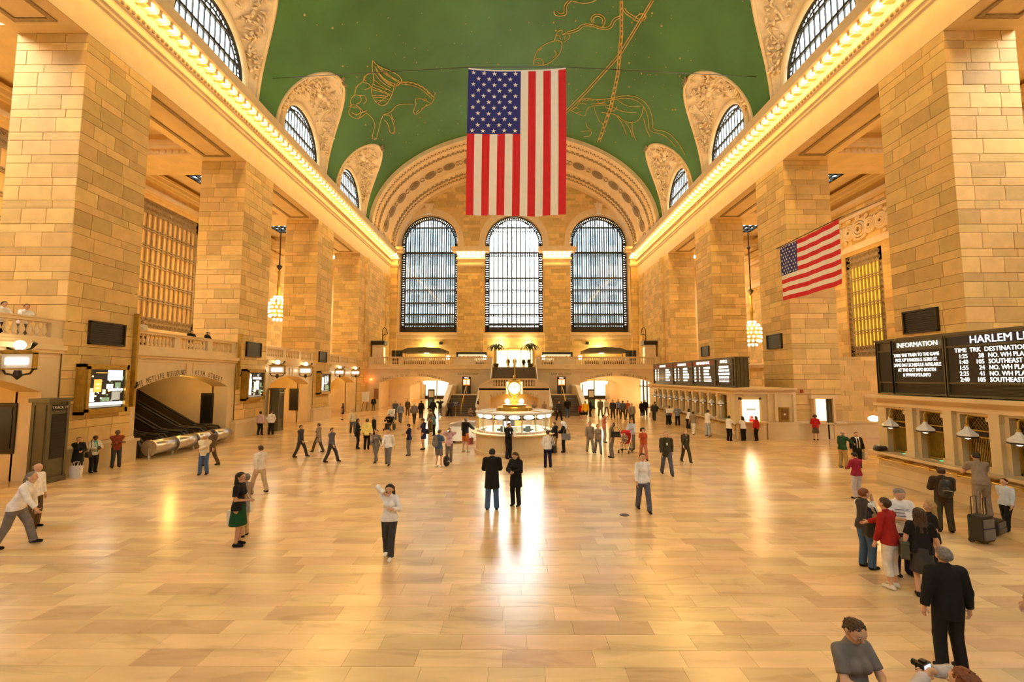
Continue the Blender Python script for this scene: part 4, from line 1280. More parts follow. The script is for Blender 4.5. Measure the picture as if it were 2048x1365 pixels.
# blue and black signs on brass posts at the foot of the stairs
for x, y, c, lab in ((-6.0, 47.0, mat('sign_blue', (.02,.03,.07), .4), 'dark blue notice on a brass post before the left stair flight'), (5.5, 47.0, M_BLACK, 'black notice on a brass post before the right stair flight')):
    t = thing('notice_post', lab, 'sign', (x, y, 0))
    b = MB(); b.lathe([(.2, 0), (.2, .03), (.03, .05), (.03, 1.1)], (x, y, 0), 12); b.build('post', M_BRASS, t)
    b = MB(); b.box(x-.36, x+.36, y-.03, y+.03, 1.02, 1.58); b.build('panel', c, t)
    for q in range(3): text(('PLEASE USE', 'OTHER', 'STAIRS')[q], .11, (x, y-.035, 1.44-q*.14), ROT_E, M_WHITE, t)

# ---------------- restaurant on the balcony
for s in (-1, 1):
    lab = 'left' if s < 0 else 'right'
    t = thing('bar_canopy', 'wide dark canopy over the lit bar at the %s of the far balcony' % lab, 'canopy', (s*12.4, 64, 5.3))
    b = MB(); x0, x1 = (-15.6, -9.4) if s < 0 else (9.6, 15.6)
    b.prism([(x0,7.75),(x0+.9,8.1),((x0+x1)/2,8.2),(x1-.9,8.1),(x1,7.75),(x1,7.4),(x0,7.4)], lambda p, q, tt: (p, tt, q), 62.6, 65.4); b.build('canopy', M_BOARD, t)
    for xx in (x0+.3, x1-.3):
        b = MB(); b.tube([(xx, 64, 5.3), (xx, 64, 7.5)], .07, 8); b.build('post', M_BRASS, t)
    t = thing('bar_counter', 'long bar counter under the dark canopy, %s of the far balcony' % lab, 'counter', (s*12.4, 63.2, 5.3))
    b = MB(); b.box(x0+.2, x1-.2, 62.8, 63.4, 5.3, 6.3); b.build('front', M_WOOD, t)
    b = MB(); b.box(x0+.1, x1-.1, 62.65, 63.5, 6.3, 6.38); b.build('top', M_PANEL, t)
    b = MB()
    for q in range(26):
        xx = x0+.3+q*(x1-x0-.6)/25; b.lathe([(.045, 6.38), (.045, 6.6), (.02, 6.68), (.02, 6.74)], (xx, 63.0+R.uniform(-.1,.25), 0), 6)
    b.build('glassware', M_WHITE, t, kind='stuff')
    point_light('bar_light', (s*12.4, 64.3, 7.2), 220, .3, (1, .78, .45))
    point_light('wall_wash_light', (s*12.6, 66.6, 8.45), 330, .25, (1, .82, .42))
    # back bar with bottles
    x0, x1 = (-8.2, -3.9) if s < 0 else (4.0, 8.3)
    t = thing('back_bar', 'bottle shelves under a dark roof %s of the balcony doorway' % lab, 'shelf', ((x0+x1)/2, 64.5, 5.3))
    b = MB(); b.box(x0, x1, 64.2, 65.0, 7.45, 7.6); b.box(x0, x0+.1, 64.2, 65, 5.3, 7.5); b.box(x1-.1, x1, 64.2, 65, 5.3, 7.5); b.box(x0, x1, 64.9, 65, 5.3, 7.5); b.build('cabinet', M_BLACK, t)
    for z in (6.2, 6.75): 
        b = MB(); b.box(x0+.1, x1-.1, 64.4, 64.9, z, z+.04); b.build('shelf', M_WOOD, t)
    b = MB(); b.box(x0+.2, x1-.2, 64.86, 64.9, 6.3, 7.3); b.build('backlight', lamp_mat('bar_glow', (1, .75, .4), .9), t)
    b = MB()
    for z in (6.24, 6.79):
        for q in range(22):
            xx = x0+.25+q*(x1-x0-.5)/21; b.lathe([(.05, z), (.05, z+.22), (.02, z+.28), (.02, z+.34)], (xx, 64.6, 0), 6)
    b.build('bottles', mat('bottle_glass', (.22,.13,.05), .2), t, kind='stuff')
    # globe lamps on the bar
    for q, xx in enumerate((s*9.1, s*4.0)):
        t = thing('globe_lamp', 'glowing globe on the %s bar, %s' % (lab, ('outer', 'inner')[q]+' one'), 'lamp', (xx, 62.5, 6.3))
        b = MB(); b.ball((xx, 62.5, 6.75), .3, 12, 8); b.build('globe', L_BULB, t, smooth=True)
        b = MB(); b.lathe([(.14, 5.3), (.05, 5.4), (.05, 6.45)], (xx, 62.5, 0), 8); b.build('stand', M_BRASS, t)
    # dark partition boxes and corner pavilions
    x = s*16.0
    t = thing('service_screen', 'dark folding screen at the %s end of the far balcony' % lab, 'screen', (x, 62, 5.3))
    for q in range(3):
        b = MB(); b.box(x-.75+q*.5, x-.28+q*.5, 62+.06*(q % 2), 62.08+.06*(q % 2), 5.3, 7.7); b.build('leaf', M_BRONZE, t)
    x0, x1 = (s*18.3, s*16.9) 
    t = thing('host_pavilion', 'cream square pavilion with dark cap in the %s corner of the far balcony' % lab, 'pavilion', (s*17.6, 58.9, 5.3))
    b = MB(); b.box(x0, x1, 58.4, 59.5, 5.3, 8.2); b.build('body', M_CREAM, t)
    b = MB(); b.box(s*18.45, s*16.7, 58.25, 59.65, 8.2, 8.75); b.build('cap', M_BRONZE, t)
    b = MB(); b.tube([(s*17.0, 58.4, 8.75), (s*17.0, 58.4, 10.2), (s*16.8, 58.4, 10.5), (s*16.5, 58.4, 10.2), (s*16.4, 58.4, 9.6)], .06, 6); b.tube([(s*17.0,58.4,9.4),(s*16.7,58.4,9.6),(s*16.45,58.4,9.5)], .05, 6); b.build('lamp_arm', M_BRONZE, t, smooth=True)
    b = MB(); b.box(s*16.88, s*16.86, 58.6, 59.3, 5.9, 7.9); b.build('lit_side', lamp_mat('cream_glow', (1,.8,.45), .9), t)
    # palms beside the doorway
    px_, py_ = s*2.35-.1, 62.2
    t = thing('potted_palm', 'tall palm in a pot %s of the bright balcony doorway' % lab, 'plant', (px_, py_, 5.3))
    b = MB(); b.lathe([(.28, 5.3), (.4, 5.9), (.36, 5.92)], (px_, py_, 0), 12); b.build('pot', M_BRONZE, t)
    b = MB(); b.tube([(px_, py_, 5.8), (px_+.05, py_, 6.9), (px_, py_, 7.9)], .07, 6); b.build('trunk', M_WOOD, t)
    for q in range(22):
        a = q*2.4; rr0 = R.uniform(.8, 1.25); up = R.uniform(.1, 1.0)
        pts = [(px_, py_, 7.8), (px_+.5*rr0*math.cos(a), py_+.5*rr0*math.sin(a), 8.1+up*.6), (px_+rr0*math.cos(a), py_+rr0*math.sin(a), 7.9+up*.5), (px_+1.25*rr0*math.cos(a), py_+1.25*rr0*math.sin(a), 7.4+up*.4)]
        f = MB(); f.tube(pts, [.03, .13, .11, .02], 4, True, .25); f.build('frond', M_LEAF, t)
    t = thing('potted_shrub', 'round dark shrub in a planter on the %s side of the far balcony' % lab, 'plant', (s*14.9+s*.2, 59.2, 5.3))
    b = MB(); b.box(s*15.1-.35, s*15.1+.35, 58.9, 59.5, 5.3, 6.0); b.build('planter', M_BRONZE, t)
    f = MB()
    for q in range(60):
        d = np.array([R.gauss(0,1), R.gauss(0,1), R.gauss(0,1)]); d = d/np.linalg.norm(d); c = np.array([s*15.1, 59.2, 6.75])
        f.tube([c+d*.15, c+d*.45, c+d*.75+np.array([0,0,-.05])], [.02, .06, .01], 4, True, .3)
    f.build('foliage', M_LEAF, t, kind='stuff')
# vestibule behind the doorway
m = MB(); m.box(-4.2, -4.0, 69.9, 77, 5.3, 9); m.box(4.0, 4.2, 69.9, 77, 5.3, 9); m.box(-4.2, 4.2, 77, 77.2, 5.3, 9); m.box(-4.2, 4.2, 69.9, 77.2, 9, 9.2); m.box(-4.2, 4.2, 67.4, 77.2, 5.1, 5.3)
m.build('wall_vestibule', M_CREAM, kind='structure')
area_light('vestibule_light', (0, 74, 8.9), (0, 0, 0), 6, 4, 2600, (1, .84, .52))
point_light('wall_wash_light', (-2.0, 66.7, 9.0), 260, .25, (1, .82, .42)); point_light('wall_wash_light', (2.0, 66.7, 9.0), 260, .25, (1, .82, .42))
f = MB(); f.box(-2.75, -2.6, 67.3, 67.6, 5.3, 8.2); f.box(2.7, 2.85, 67.3, 67.6, 5.3, 8.2); f.box(-2.75, 2.85, 67.3, 67.6, 8.2, 8.4)
for x in (-.95, 1.0): f.box(x-.05, x+.05, 67.3, 67.5, 5.3, 8.2)
f.build('door_1', M_BRASS, kind='structure')
for i, x in enumerate((-10.9, -5.2, 5.3, 10.9)):
    b = MB(); b.box(x-.22, x+.22, Y_END-.3, Y_END-.03, 8.9, 9.3); t = b.build('loudspeaker', M_BLACK, at=(x, Y_END-.15, 8.9)); t['label'] = 'small black loudspeaker box on the far wall, %s from the left' % ('first', 'second', 'third', 'fourth')[i]; t['category'] = 'speaker'; t['group'] = 'small wall speakers'
# easel board and signs by the left end of the east wall
t = thing('easel_board', 'white board on an easel against the wall left of the left passage', 'easel', (-17.72, 54.4, 0))
b = MB()
for e in (-1, 1): b.tube([(-17.72+e*.4, 54.3, 0), (-17.72+e*.12, 54.5, 1.9)], .03, 5)
b.tube([(-17.72, 55.1, 0), (-17.72, 54.5, 1.8)], .03, 5); b.build('legs', M_WOOD, t)
b = MB(); b.box(-18.16, -17.28, 54.33, 54.37, 1.1, 2.3); b.build('board', M_PAPER, t)
b = MB(); b.box(-17.5, -16.95, YB-.06, YB-.01, 1.3, 2.6); o = b.build('notice_board', mat('rust_board', (.30,.12,.04), .6), at=(-17.2, YB, 1.3)); o['label'] = 'rust brown notice board on the wall behind the man in the black jacket'; o['category'] = 'board'
b = MB(); b.ball((-17.9, YB-.1, 3.75), .09, 8, 6); o = b.build('red_lamp', lamp_mat('red_glow', (1, .25, .08), 9.0), smooth=True, at=(-17.9, YB-.1, 3.75)); o['label'] = 'small glowing red lamp on the wall above the easel'; o['category'] = 'lamp'
point_light('red_lamp_light', (-17.9, YB-.35, 3.75), 14, .06, (1, .22, .06))
# ================================================================== TICKET WINDOWS
M_TICK = mat('ticket_marble', (0.70, 0.555, 0.31), 0.35, noise=(1.0, 0.10))
XT = 14.2
def ticket_block(y0, y1, wins, lab, ztop=3.32):
    """front faces the hall (towards -x) along y0..y1; wins: window centres"""
    t = thing('ticket_office', lab, 'ticket office', (16.3, (y0+y1)/2, 0), group='ticket offices')
    hw = .44
    m = MB()
    arch_panel(m, y0, y1, 0, 2.95, [(c-hw, c+hw, 1.16, 2.82, 0) for c in wins], .0, .5, lambda u, v, w: (XT+.28+w, u, v))
    m.box(XT+.8, 18.45, y0, y1, 0, 2.95)
    m.build('body', M_TICK, t)
    b = MB()
    for z0, z1, d in ((2.90,3.0,.10),(3.0,3.12,.03),(3.12,3.20,.18),(3.20,ztop,.30)): b.box(XT+.28-d, 18.45, y0-d*.8, y1+d*.8, z0, z1)
    b.build('cornice', M_TRIM, t)
    b = MB(); b.box(XT-.14, XT+.35, y0-.1, y1+.1, 1.06, 1.15); b.build('counter', M_PANEL, t)
    b = MB(); b.box(XT+.08, XT+.28, y0, y1, 0, .30); b.box(XT+.2, XT+.28, y0, y1, .30, 1.06); b.box(XT+.14, XT+.28, y0, y1, .55, .62); b.box(XT+.14, XT+.28, y0, y1, .86, .93); b.build('dado', M_PANEL, t)
    b = MB(); b.tube([(XT-.10, y0, .90), (XT-.10, y1, .90)], .028, 8)
    yy = y0+.5
    while yy < y1: b.box(XT-.13, XT+.2, yy-.06, yy+.06, .84, .96); yy += .98
    b.build('rail', M_BRASS, t)
    for a, b_ in zip(wins[:-1], wins[1:]):
        c = (a+b_)/2; h = abs(b_-a)/2-hw-.14
        b = MB(); b.box(XT+.14, XT+.28, c-h, c+h, 1.15, 2.90); b.box(XT+.10, XT+.28, c-h-.04, c+h+.04, 2.66, 2.78); b.box(XT+.10, XT+.28, c-h-.04, c+h+.04, 1.15, 1.32); b.build('pilaster', M_TICK, t)
    for k, c in enumerate(wins):
        f = MB()
        for ya, yb, za, zb in ((c-hw,c-hw+.06,1.16,2.82),(c+hw-.06,c+hw,1.16,2.82),(c-hw,c+hw,2.76,2.82),(c-hw,c+hw,2.30,2.34),(c-hw,c+hw,2.10,2.14),(c-hw,c+hw,1.16,1.22)):
            f.box(XT+.50, XT+.58, ya, yb, za, zb)
        wn = f.build('window', M_BRASS, t)
        g = MB(); g.box(XT+.62, XT+.64, c-hw, c+hw, 1.16, 2.82); g.build('backing', M_BRONZE, wn)
        g = MB()
        for q in range(15): yy = c-hw+.07+q*(2*hw-.14)/14; g.box(XT+.53, XT+.56, yy-.009, yy+.009, 1.2, 2.12)
        for q in range(8):
            yy = c-hw+.06+q*(2*hw-.12)/7
            g.tube([(XT+.54, yy, 2.34), (XT+.54, min(yy+.3, c+hw-.04), 2.76)], .008, 3); g.tube([(XT+.54, yy, 2.34), (XT+.54, max(yy-.3, c-hw+.04), 2.76)], .008, 3)
        g.build('grille', M_GILT, wn)
        g = MB(); g.box(XT+.56, XT+.60, c-hw+.06, c+hw-.06, 2.14, 2.30); g.build('slot', M_BLACK, wn)
        g = MB(); g.box(XT+.30, XT+.48, c-.02, c+.12, 1.15, 1.20); g.build('change_tray', M_STEEL, t)
        g = MB(); g.box(XT+.32, XT+.46, c-.25, c-.16, 1.15, 1.18); g.build('green_light', lamp_mat('green_led', (.1,.9,.5), .8), t)
    return t
near_w = [17.45-1.47*k for k in range(8)]
far_w = [31.6+1.47*k for k in range(11)]
ticket_block(5.5, 18.3, near_w, 'cream marble ticket office with brass grilles closest to the camera')
ticket_block(30.0, 48.5, far_w, 'long cream marble ticket office under the far departure board')
# hooded lamps in front of the windows
lamp0 = None
def ticket_lamp(y, lab):
    global lamp0
    if lamp0 is None:
        t = thing('ticket_lamp', lab, 'lamp', (XT+.06, y, 2.2), group='hooded lamps of the ticket windows')
        x = XT+.06
        b = MB(); b.tube([(XT+.3, y, 2.72), (XT+.1, y, 2.8), (x, y, 2.74), (x, y, 2.5)], .022, 6); b.lathe([(.05,2.46),(.06,2.52),(.02,2.56)], (x, y, 0), 8); b.build('bracket', M_BRASS, t)
        b = MB(); b.lathe([(.26,2.14),(.26,2.24),(.09,2.38),(.05,2.47)], (x, y, 0), 6); b.build('shade', M_WHITE, t)
        b = MB(); b.lathe([(.265,2.12),(.275,2.15),(.265,2.17)], (x, y, 0), 6); b.build('rim', M_BRONZE, t)
        b = MB(); b.ball((x, y, 2.16), .1, 8, 6); b.build('bulb', lamp_mat('dim_bulb', (1,.9,.7), 1.6), t)
        lamp0 = t; return t
    return dup_tree(lamp0, (XT+.06, y, 2.2), None, lab)
for k, y in enumerate(near_w[:5]): ticket_lamp(y, 'hooded lamp at the %s ticket window of the near office, counting from its far corner' % ('first', 'second', 'third', 'fourth', 'fifth')[k])
for k, y in enumerate(far_w): ticket_lamp(y, 'hooded lamp at window %s of the far ticket office, counting from its near corner' % ('one','two','three','four','five','six','seven','eight','nine','ten','eleven')[k])
# end face of the far office: pilasters, lit kiosk, brass plaque
t = thing('ticket_kiosk', 'brightly lit kiosk window in the end face of the far ticket office', 'kiosk', (15.4, 29.95, 0))
b = MB()
for a, c, z0, z1 in ((14.70,14.84,1.1,2.7),(15.96,16.10,1.1,2.7),(14.70,16.10,2.55,2.72)): b.box(a, c, 29.82, 30.0, z0, z1)
b.build('frame', M_TRIM, t)
b = MB(); b.box(14.84, 15.96, 29.93, 29.96, 1.15, 2.55); b.build('lit_pane', lamp_mat('kiosk_glow', (1, .90, .66), 2.4), t)
b = MB()
for q in range(6): b.box(14.86+q*.06, 14.90+q*.06, 29.90, 29.93, 1.2+.1*(q % 2), 2.5-.08*(q % 3)); b.box(15.66+q*.05, 15.69+q*.05, 29.90, 29.93, 1.25, 2.45-.1*(q % 2))
b.build('leaflets', mat('leaflet', (.5,.45,.35), .6), t, kind='stuff')
b = MB(); b.box(15.15, 15.75, 29.88, 29.9, 1.85, 2.0); b.build('name_plate', M_BLACK, t)
b = MB(); b.ball((15.45, 29.9, 1.42), .13, 8, 6); b.box(15.3, 15.62, 29.86, 29.92, 1.1, 1.34); b.build('clerk', mat('red_cloth', (.5,.02,.02), .7), t)
b = MB(); b.box(14.3, 16.35, 29.5, 30.0, 1.06, 1.15); b.build('counter', M_PANEL, t)
b = MB(); b.box(14.5, 16.3, 29.7, 30.0, 0, 1.06); b.build('dado', M_PANEL, t)
area_light('kiosk_light', (15.4, 29.8, 1.9), (PI/2, 0, 0), 1.0, 1.2, 45, (1, .88, .6))
b = MB()
for x in (16.55, 17.0, 18.2): b.box(x, x+.18, 29.86, 30.0, 1.15, 2.9)
b.box(16.45, 18.45, 29.8, 30.0, .0, .95); b.box(16.45, 18.45, 29.76, 30.0, .95, 1.1)
o = b.build('trim_2', M_TICK, kind='structure')
t = thing('brass_plaque', 'framed brass plaque on the end face of the far ticket office', 'plaque', (17.62, 29.9, 1.15))
b = MB(); b.box(17.3, 17.95, 29.9, 30.0, 1.15, 2.05); b.build('frame', M_GILT, t)
b = MB(); b.box(17.38, 17.87, 29.88, 29.9, 1.23, 1.97); b.build('inset', mat('plaque_field', (.22,.12,.03), .5, metal=.4), t)
b = MB(); b.box(17.55, 17.68, 29.87, 29.88, 1.55, 1.66); b.build('notice', M_PAPER, t)
# lit doorway beyond, in the wall behind the second pillar of that side
m = MB(); m.box(21.55, 29.5, 30.9, 33.75, 0, 5.4); wr = m.build('wall_waiting_room', M_STONE, kind='structure')
j = MB(); join_stones(j, lay(21.6, 29.5, courses(1.06, 5.4)), Y_(30.9), .03); j.build('stone', M_STONEJ, wr, tint=True, kind='stuff')
m = MB(); m.box(21.5, 29.5, 30.72, 30.9, 0, .95); m.box(21.5, 29.5, 30.66, 30.9, .95, 1.06); m.build('baseboard_1', M_PANEL, kind='structure')
t = MB(); t.box(19.55, 19.68, 29.9, 30.2, 0, 2.62); t.box(20.82, 20.95, 29.9, 30.2, 0, 2.62); t.box(19.4, 21.1, 29.88, 30.2, 2.62, 2.85)
d = t.build('door_2', M_TRIM, kind='structure')
b = MB(); b.box(19.68, 20.45, 30.08, 30.12, 0.05, 2.6); b.build('lit_pane', lamp_mat('door_glow', (1, .86, .52), 1.8), d)
b = MB(); b.box(20.45, 20.55, 29.98, 30.15, 0, 2.6); b.build('door_leaf', M_BRONZE, d); b = MB(); b.box(20.55, 20.82, 30.05, 30.15, 0, 2.6); b.build('door_frame', M_BOARD, d)
b = MB(); b.box(18.9, 19.05, 30.1, 30.2, 3.0, 3.2); o = b.build('alarm_box', mat('alarm_red', (.35,.05,.02), .5), at=(18.97, 30.15, 3.0)); o['label'] = 'small red alarm box left of the lit doorway on the second pillar'; o['category'] = 'alarm'
t = thing('wall_lamp', 'bright hooded lamp at the far corner of the near ticket office', 'lamp', (14.75, 18.8, 2.0))
b = MB(); b.tube([(14.75, 18.3, 2.75), (14.75, 18.7, 2.8), (14.75, 18.85, 2.6)], .03, 6); b.build('bracket', M_BRASS, t)
b = MB(); b.ball((14.75, 18.85, 2.32), .2, 12, 6, (1, 1, .6)); b.build('shade', L_BULB, t, smooth=True)
point_light('wall_lamp_light', (14.75, 18.95, 2.15), 25, .15)

# ================================================================== DEPARTURE BOARDS
XB = 14.75
def board(y0, y1, z0, z1, sections, lab, ends):
    """sections: (ya, yb, heading, heading_mat, rows) with ya > yb (text reads towards smaller y)"""
    t = thing('departure_board', lab, 'board', (XB+.45, (y0+y1)/2, z0))
    b = MB(); b.box(XB+.06, XB+.9, y0, y1, z0, z1); b.build('case', M_BOARD, t)
    b = MB()
    for z in (z0, z0+.42, z1-.42, z1-.06): b.box(XB-.02, XB+.08, y0, y1, z, z+.06)
    for a, c, *_ in sections:
        for yy in (a+.04, c-.04): b.box(XB-.04, XB+.08, yy-.04, yy+.04, z0, z1)
    for yy in (y0+.04, y1-.04): b.box(XB-.04, XB+.08, yy-.04, yy+.04, z0, z1)
    if ends:
        for q in range(4): b.box(XB+.08+q*.25, XB+.12+q*.25, y0-.04, y0, z0, z1)
        for z in (z0+.42, z1-.42): b.box(XB, XB+.95, y0-.04, y0, z, z+.06)
    b.box(XB-.06, XB+.95, y0-.06, y1+.06, z1, z1+.07)
    b.build('frame', M_BOARD, t)
    for a, c, head, hm, rows in sections:
        s = MB(); s.box(XB, XB+.06, c+.04, a-.04, z0+.48, z1-.42); sc = s.build('screen', M_BLACK, t)
        if hm:
            h = MB(); h.box(XB+.0, XB+.06, c+.04, a-.04, z1-.36, z1-.06); h.build('heading_panel', hm, t)
        l = MB()
        for q in range(8): l.box(XB+.03, XB+.07, c+.04, a-.04, z0+.08+q*.04, z0+.10+q*.04)
        l.build('louvre', M_BRONZE, t)
        mid = (a+c)/2
        if head: text(head[0], head[1], (XB-.01, head[2] if len(head) > 2 else mid, z1-.215), ROT_R, L_TEXT, t)
        for (s_, size, yy, zz, al, sx) in rows:
            text(s_, size, (XB-.008, yy, zz), ROT_R, L_TEXT, sc, align=al, sx=sx)
info = [(s_, .175, 16.72, 4.83-.185*k, 'CENTER', .74) for k, s_ in enumerate(('TAKE THE TRAIN TO THE GAME', 'PICK UP YANKEES-E 153RD ST.', 'GAME DAY SCHEDULE AVAILABLE', 'AT THE GCT INFO BOOTH', '& WWW.MTA.INFO'))]
dep = []
for k, (a, b_, c, d) in enumerate((('1:25','38','NO. WH PLAINS','MELROSE'),('1:40','105','SOUTHEAST','CONNECT'),('1:55','24','NO. WH PLAINS','FORDHAM'),('2:25','41','NO. WH PLAINS','FORDHAM'),('2:40','105','SOUTHEAST','WHITE PL'))):
    z = 4.69-.19*k
    dep += [(a,.2,15.10,z,'LEFT',.9),(b_,.2,14.28,z,'RIGHT',.9),(c,.2,14.16,z,'LEFT',.86),(d,.2,12.85,z,'LEFT',.9)]
dep += [('TIME',.2,15.22,4.885,'LEFT',.95),('TRK',.2,14.72,4.885,'LEFT',.95),('DESTINATION',.2,14.26,4.885,'LEFT',.95),('REMARKS',.2,12.92,4.885,'LEFT',.95)]
M_NAVY = mat('navy_heading', (.008,.012,.035), .4)
board(5.0, 18.5, 3.36, 5.42, [(18.4, 17.75, None, None, []), (17.68, 15.62, ('INFORMATION', .25), None, info), (15.50, 9.2, ('HARLEM LINE DEPARTURES', .34, 12.62), M_NAVY, dep)],
      'large departure board with information and train rows on the near ticket office', False)
fs = []
RED = mat('board_red', (.22,.03,.01), .5)
heads = (('NOTICE', 30.75, 33.3), ('NEW HAVEN LINE', 33.5, 37.6), ('HUDSON LINE', 37.8, 42.2), ('HARLEM LINE', 42.4, 47.9))
dest = ('STAMFORD','NEW HAVEN','HARRISON','STAMFORD','CROTON-HAR','POUGHKEEPSIE')
for k, (h, a, b_) in enumerate(heads):
    rows = []
    if k == 0:
        rows = [(s_, .24, (a+b_)/2, 4.72-.24*q, 'CENTER', .8) for q, s_ in enumerate(('SERVICE NOTICE', 'WEEKEND TRAINS', 'RUN ON SCHEDULE', 'SEE INFO BOOTH', 'FOR TIMETABLES'))]
    else:
        for q in range(5):
            z = 4.72-.24*q
            rows += [('%d:%02d' % (1+q//3, (7+17*q+k*5) % 60), .24, b_-.35, z, 'LEFT', .9), ('%d' % (14+q*7+k), .24, b_-1.3, z, 'LEFT', .9), (dest[(q+k) % 6], .24, a+1.9, z, 'LEFT', .8)]
    fs.append((b_, a, (h, .30), RED if k else None, rows))
board(30.35, 48.0, 3.36, 5.32, fs, 'long departure board of four lit screens on the far ticket office', True)

# ================================================================== INFORMATION BOOTH
BX, BY = 0.02, 25.4
t = thing('information_booth', 'round marble information booth with brass framed glass and lit canopy', 'booth', (BX, BY, 0))
b = MB(); b.lathe([(2.52,0),(2.52,.12),(2.42,.16),(2.42,.95),(2.5,1.0),(2.5,1.02),(0.1,1.02)], (BX, BY, 0), 48); b.build('drum', M_PANEL, t, smooth=False)
b = MB(); b.lathe([(2.55,1.0),(2.72,1.02),(2.72,1.08),(2.3,1.09),(2.3,1.02)], (BX, BY, 0), 48); b.build('counter', M_PANEL, t)
b = MB(); b.lathe([(2.34,1.09),(2.34,1.2),(2.28,1.2),(2.28,1.09)], (BX, BY, 0), 48); b.build('leaflet_rail', mat('leaflet_rail', (.55,.45,.42), .5, noise=(14, .5)), t)
NS = 16
ang = [2*PI*(k+.5)/NS for k in range(NS)]
for a in ang:
    b = MB(); b.tube([(BX+2.28*math.cos(a), BY+2.28*math.sin(a), 1.08), (BX+2.28*math.cos(a), BY+2.28*math.sin(a), 2.1)], .035, 6); b.build('post', M_BRASS, t)
for k in range(NS):
    a0, a1 = ang[k], ang[(k+1) % NS]
    p0, p1 = (BX+2.26*math.cos(a0), BY+2.26*math.sin(a0)), (BX+2.26*math.cos(a1), BY+2.26*math.sin(a1))
    b = MB(); b.add([(*p0,1.2),(*p1,1.2),(*p1,1.82),(*p0,1.82)], [(0,1,2,3)]); b.build('pane', M_CLEAR, t)
    mx, my = (p0[0]+p1[0])/2, (p0[1]+p1[1])/2; dx, dy = (p1[0]-p0[0])/2, (p1[1]-p0[1])/2
    b = MB(); b.obox((mx, my, 1.95), (dx, dy, 0), (-dy*.05, dx*.05, 0), (0, 0, .14)); b.build('fascia', M_BRONZE, t)
    L = math.hypot(dx, dy); ux, uy = dx/L, dy/L; nx, ny = (mx-BX)/2.2, (my-BY)/2.2
    b = MB()
    poly = [(.34*math.cos(q*PI/8), .10*math.sin(q*PI/8)) for q in range(16)]
    b.prism(poly, lambda p, q, tt: (mx+ux*p+nx*tt, my+uy*p+ny*tt, 1.95+q), .03, .08); b.build('oval_lamp', L_WHITE, t)
b = MB(); b.lathe([(2.46,2.06),(2.52,2.10),(2.52,2.16),(2.3,2.19),(.1,2.2)], (BX, BY, 0), NS); b.build('roof', mat('roof_panel', (.60,.61,.58), .5, noise=(3,.05)), t)
for k in range(8):
    a = 2*PI*k/8; b = MB(); b.obox((BX+1.75*math.cos(a), BY+1.75*math.sin(a), 2.205), (.62*math.cos(a), .62*math.sin(a), 0), (-.012*math.sin(a), .012*math.cos(a), 0), (0,0,.012)); b.build('roof_seam', M_BRASS, t)
b = MB(); b.lathe([(1.12,2.18),(1.12,2.36),(1.06,2.40),(1.0,2.36),(.2,2.34)], (BX, BY, 0), 40)
for q in range(40): a = 2*PI*q/40; b.box(BX+1.14*math.cos(a)-.02, BX+1.14*math.cos(a)+.02, BY+1.14*math.sin(a)-.02, BY+1.14*math.sin(a)+.02, 2.2, 2.34)
b.build('brass_ring', M_BRASS, t)
b = MB(); b.lathe([(.72,2.34),(.76,2.42),(.72,2.46),(.78,2.50),(.15,2.54)], (BX, BY, 0), 32); b.build('pedestal', M_GILT, t)
b = MB(); b.lathe([(.30,2.5),(.24,2.58),(.13,2.66),(.10,2.80),(.22,2.90),(.26,2.97)], (BX, BY, 0), 20); b.build('column', M_BRASS, t, smooth=True)
for q in (-1, 1):
    b = MB(); b.ball((BX+q*.45, BY-.2, 2.68), .15, 12, 8); b.build('globe_lamp', L_BULB, t, smooth=True)
    b = MB(); b.lathe([(.06,2.5),(.03,2.56)], (BX+q*.45, BY-.2, 0), 8); b.build('lamp_socket', M_BRASS, t)
point_light('booth_lamp_light', (BX, BY-.6, 2.95), 45, .2)
area_light('booth_light', (BX, BY, 2.03), (0, 0, 0), 3.4, 3.4, 420, (1, .92, .70))
# desk, partitions and clerks' things inside
b = MB(); b.lathe([(1.9,1.02),(1.9,1.14),(1.3,1.14),(1.3,1.02)], (BX, BY, 0), 24); b.build('desk', mat('desk_green', (.30,.36,.20), .5), t)
b = MB(); b.lathe([(.45,1.02),(.45,2.1)], (BX, BY, 0), 16); b.build('core', M_BRASS, t)
for q, (a, c) in enumerate(((-1.9, M_WHITE), (-1.35, M_WHITE), (-1.05, M_BLACK), (-2.4, M_WHITE), (-.6, M_WHITE), (-2.0, M_BLACK), (-1.6, M_WHITE))):
    x, y = BX+1.65*math.cos(a), BY+1.65*math.sin(a)
    b = MB(); b.obox((x, y, 1.3), (.16*math.sin(a), -.16*math.cos(a), 0), (.05*math.cos(a), .05*math.sin(a), 0), (0, 0, .15)); b.build('monitor', c, t)
b = MB(); x, y = BX-.35, BY-1.55; b.box(x-.36, x+.36, y, y+.1, 1.14, 1.85); b.build('screen_frame', M_BRONZE, t)
b = MB(); b.box(x-.28, x+.1, y-.02, y, 1.2, 1.7); b.build('lit_screen', lamp_mat('screen_blue', (.75,.85,1), 1.1), t)
t.scale = (.87, .87, 1)      # true plan size
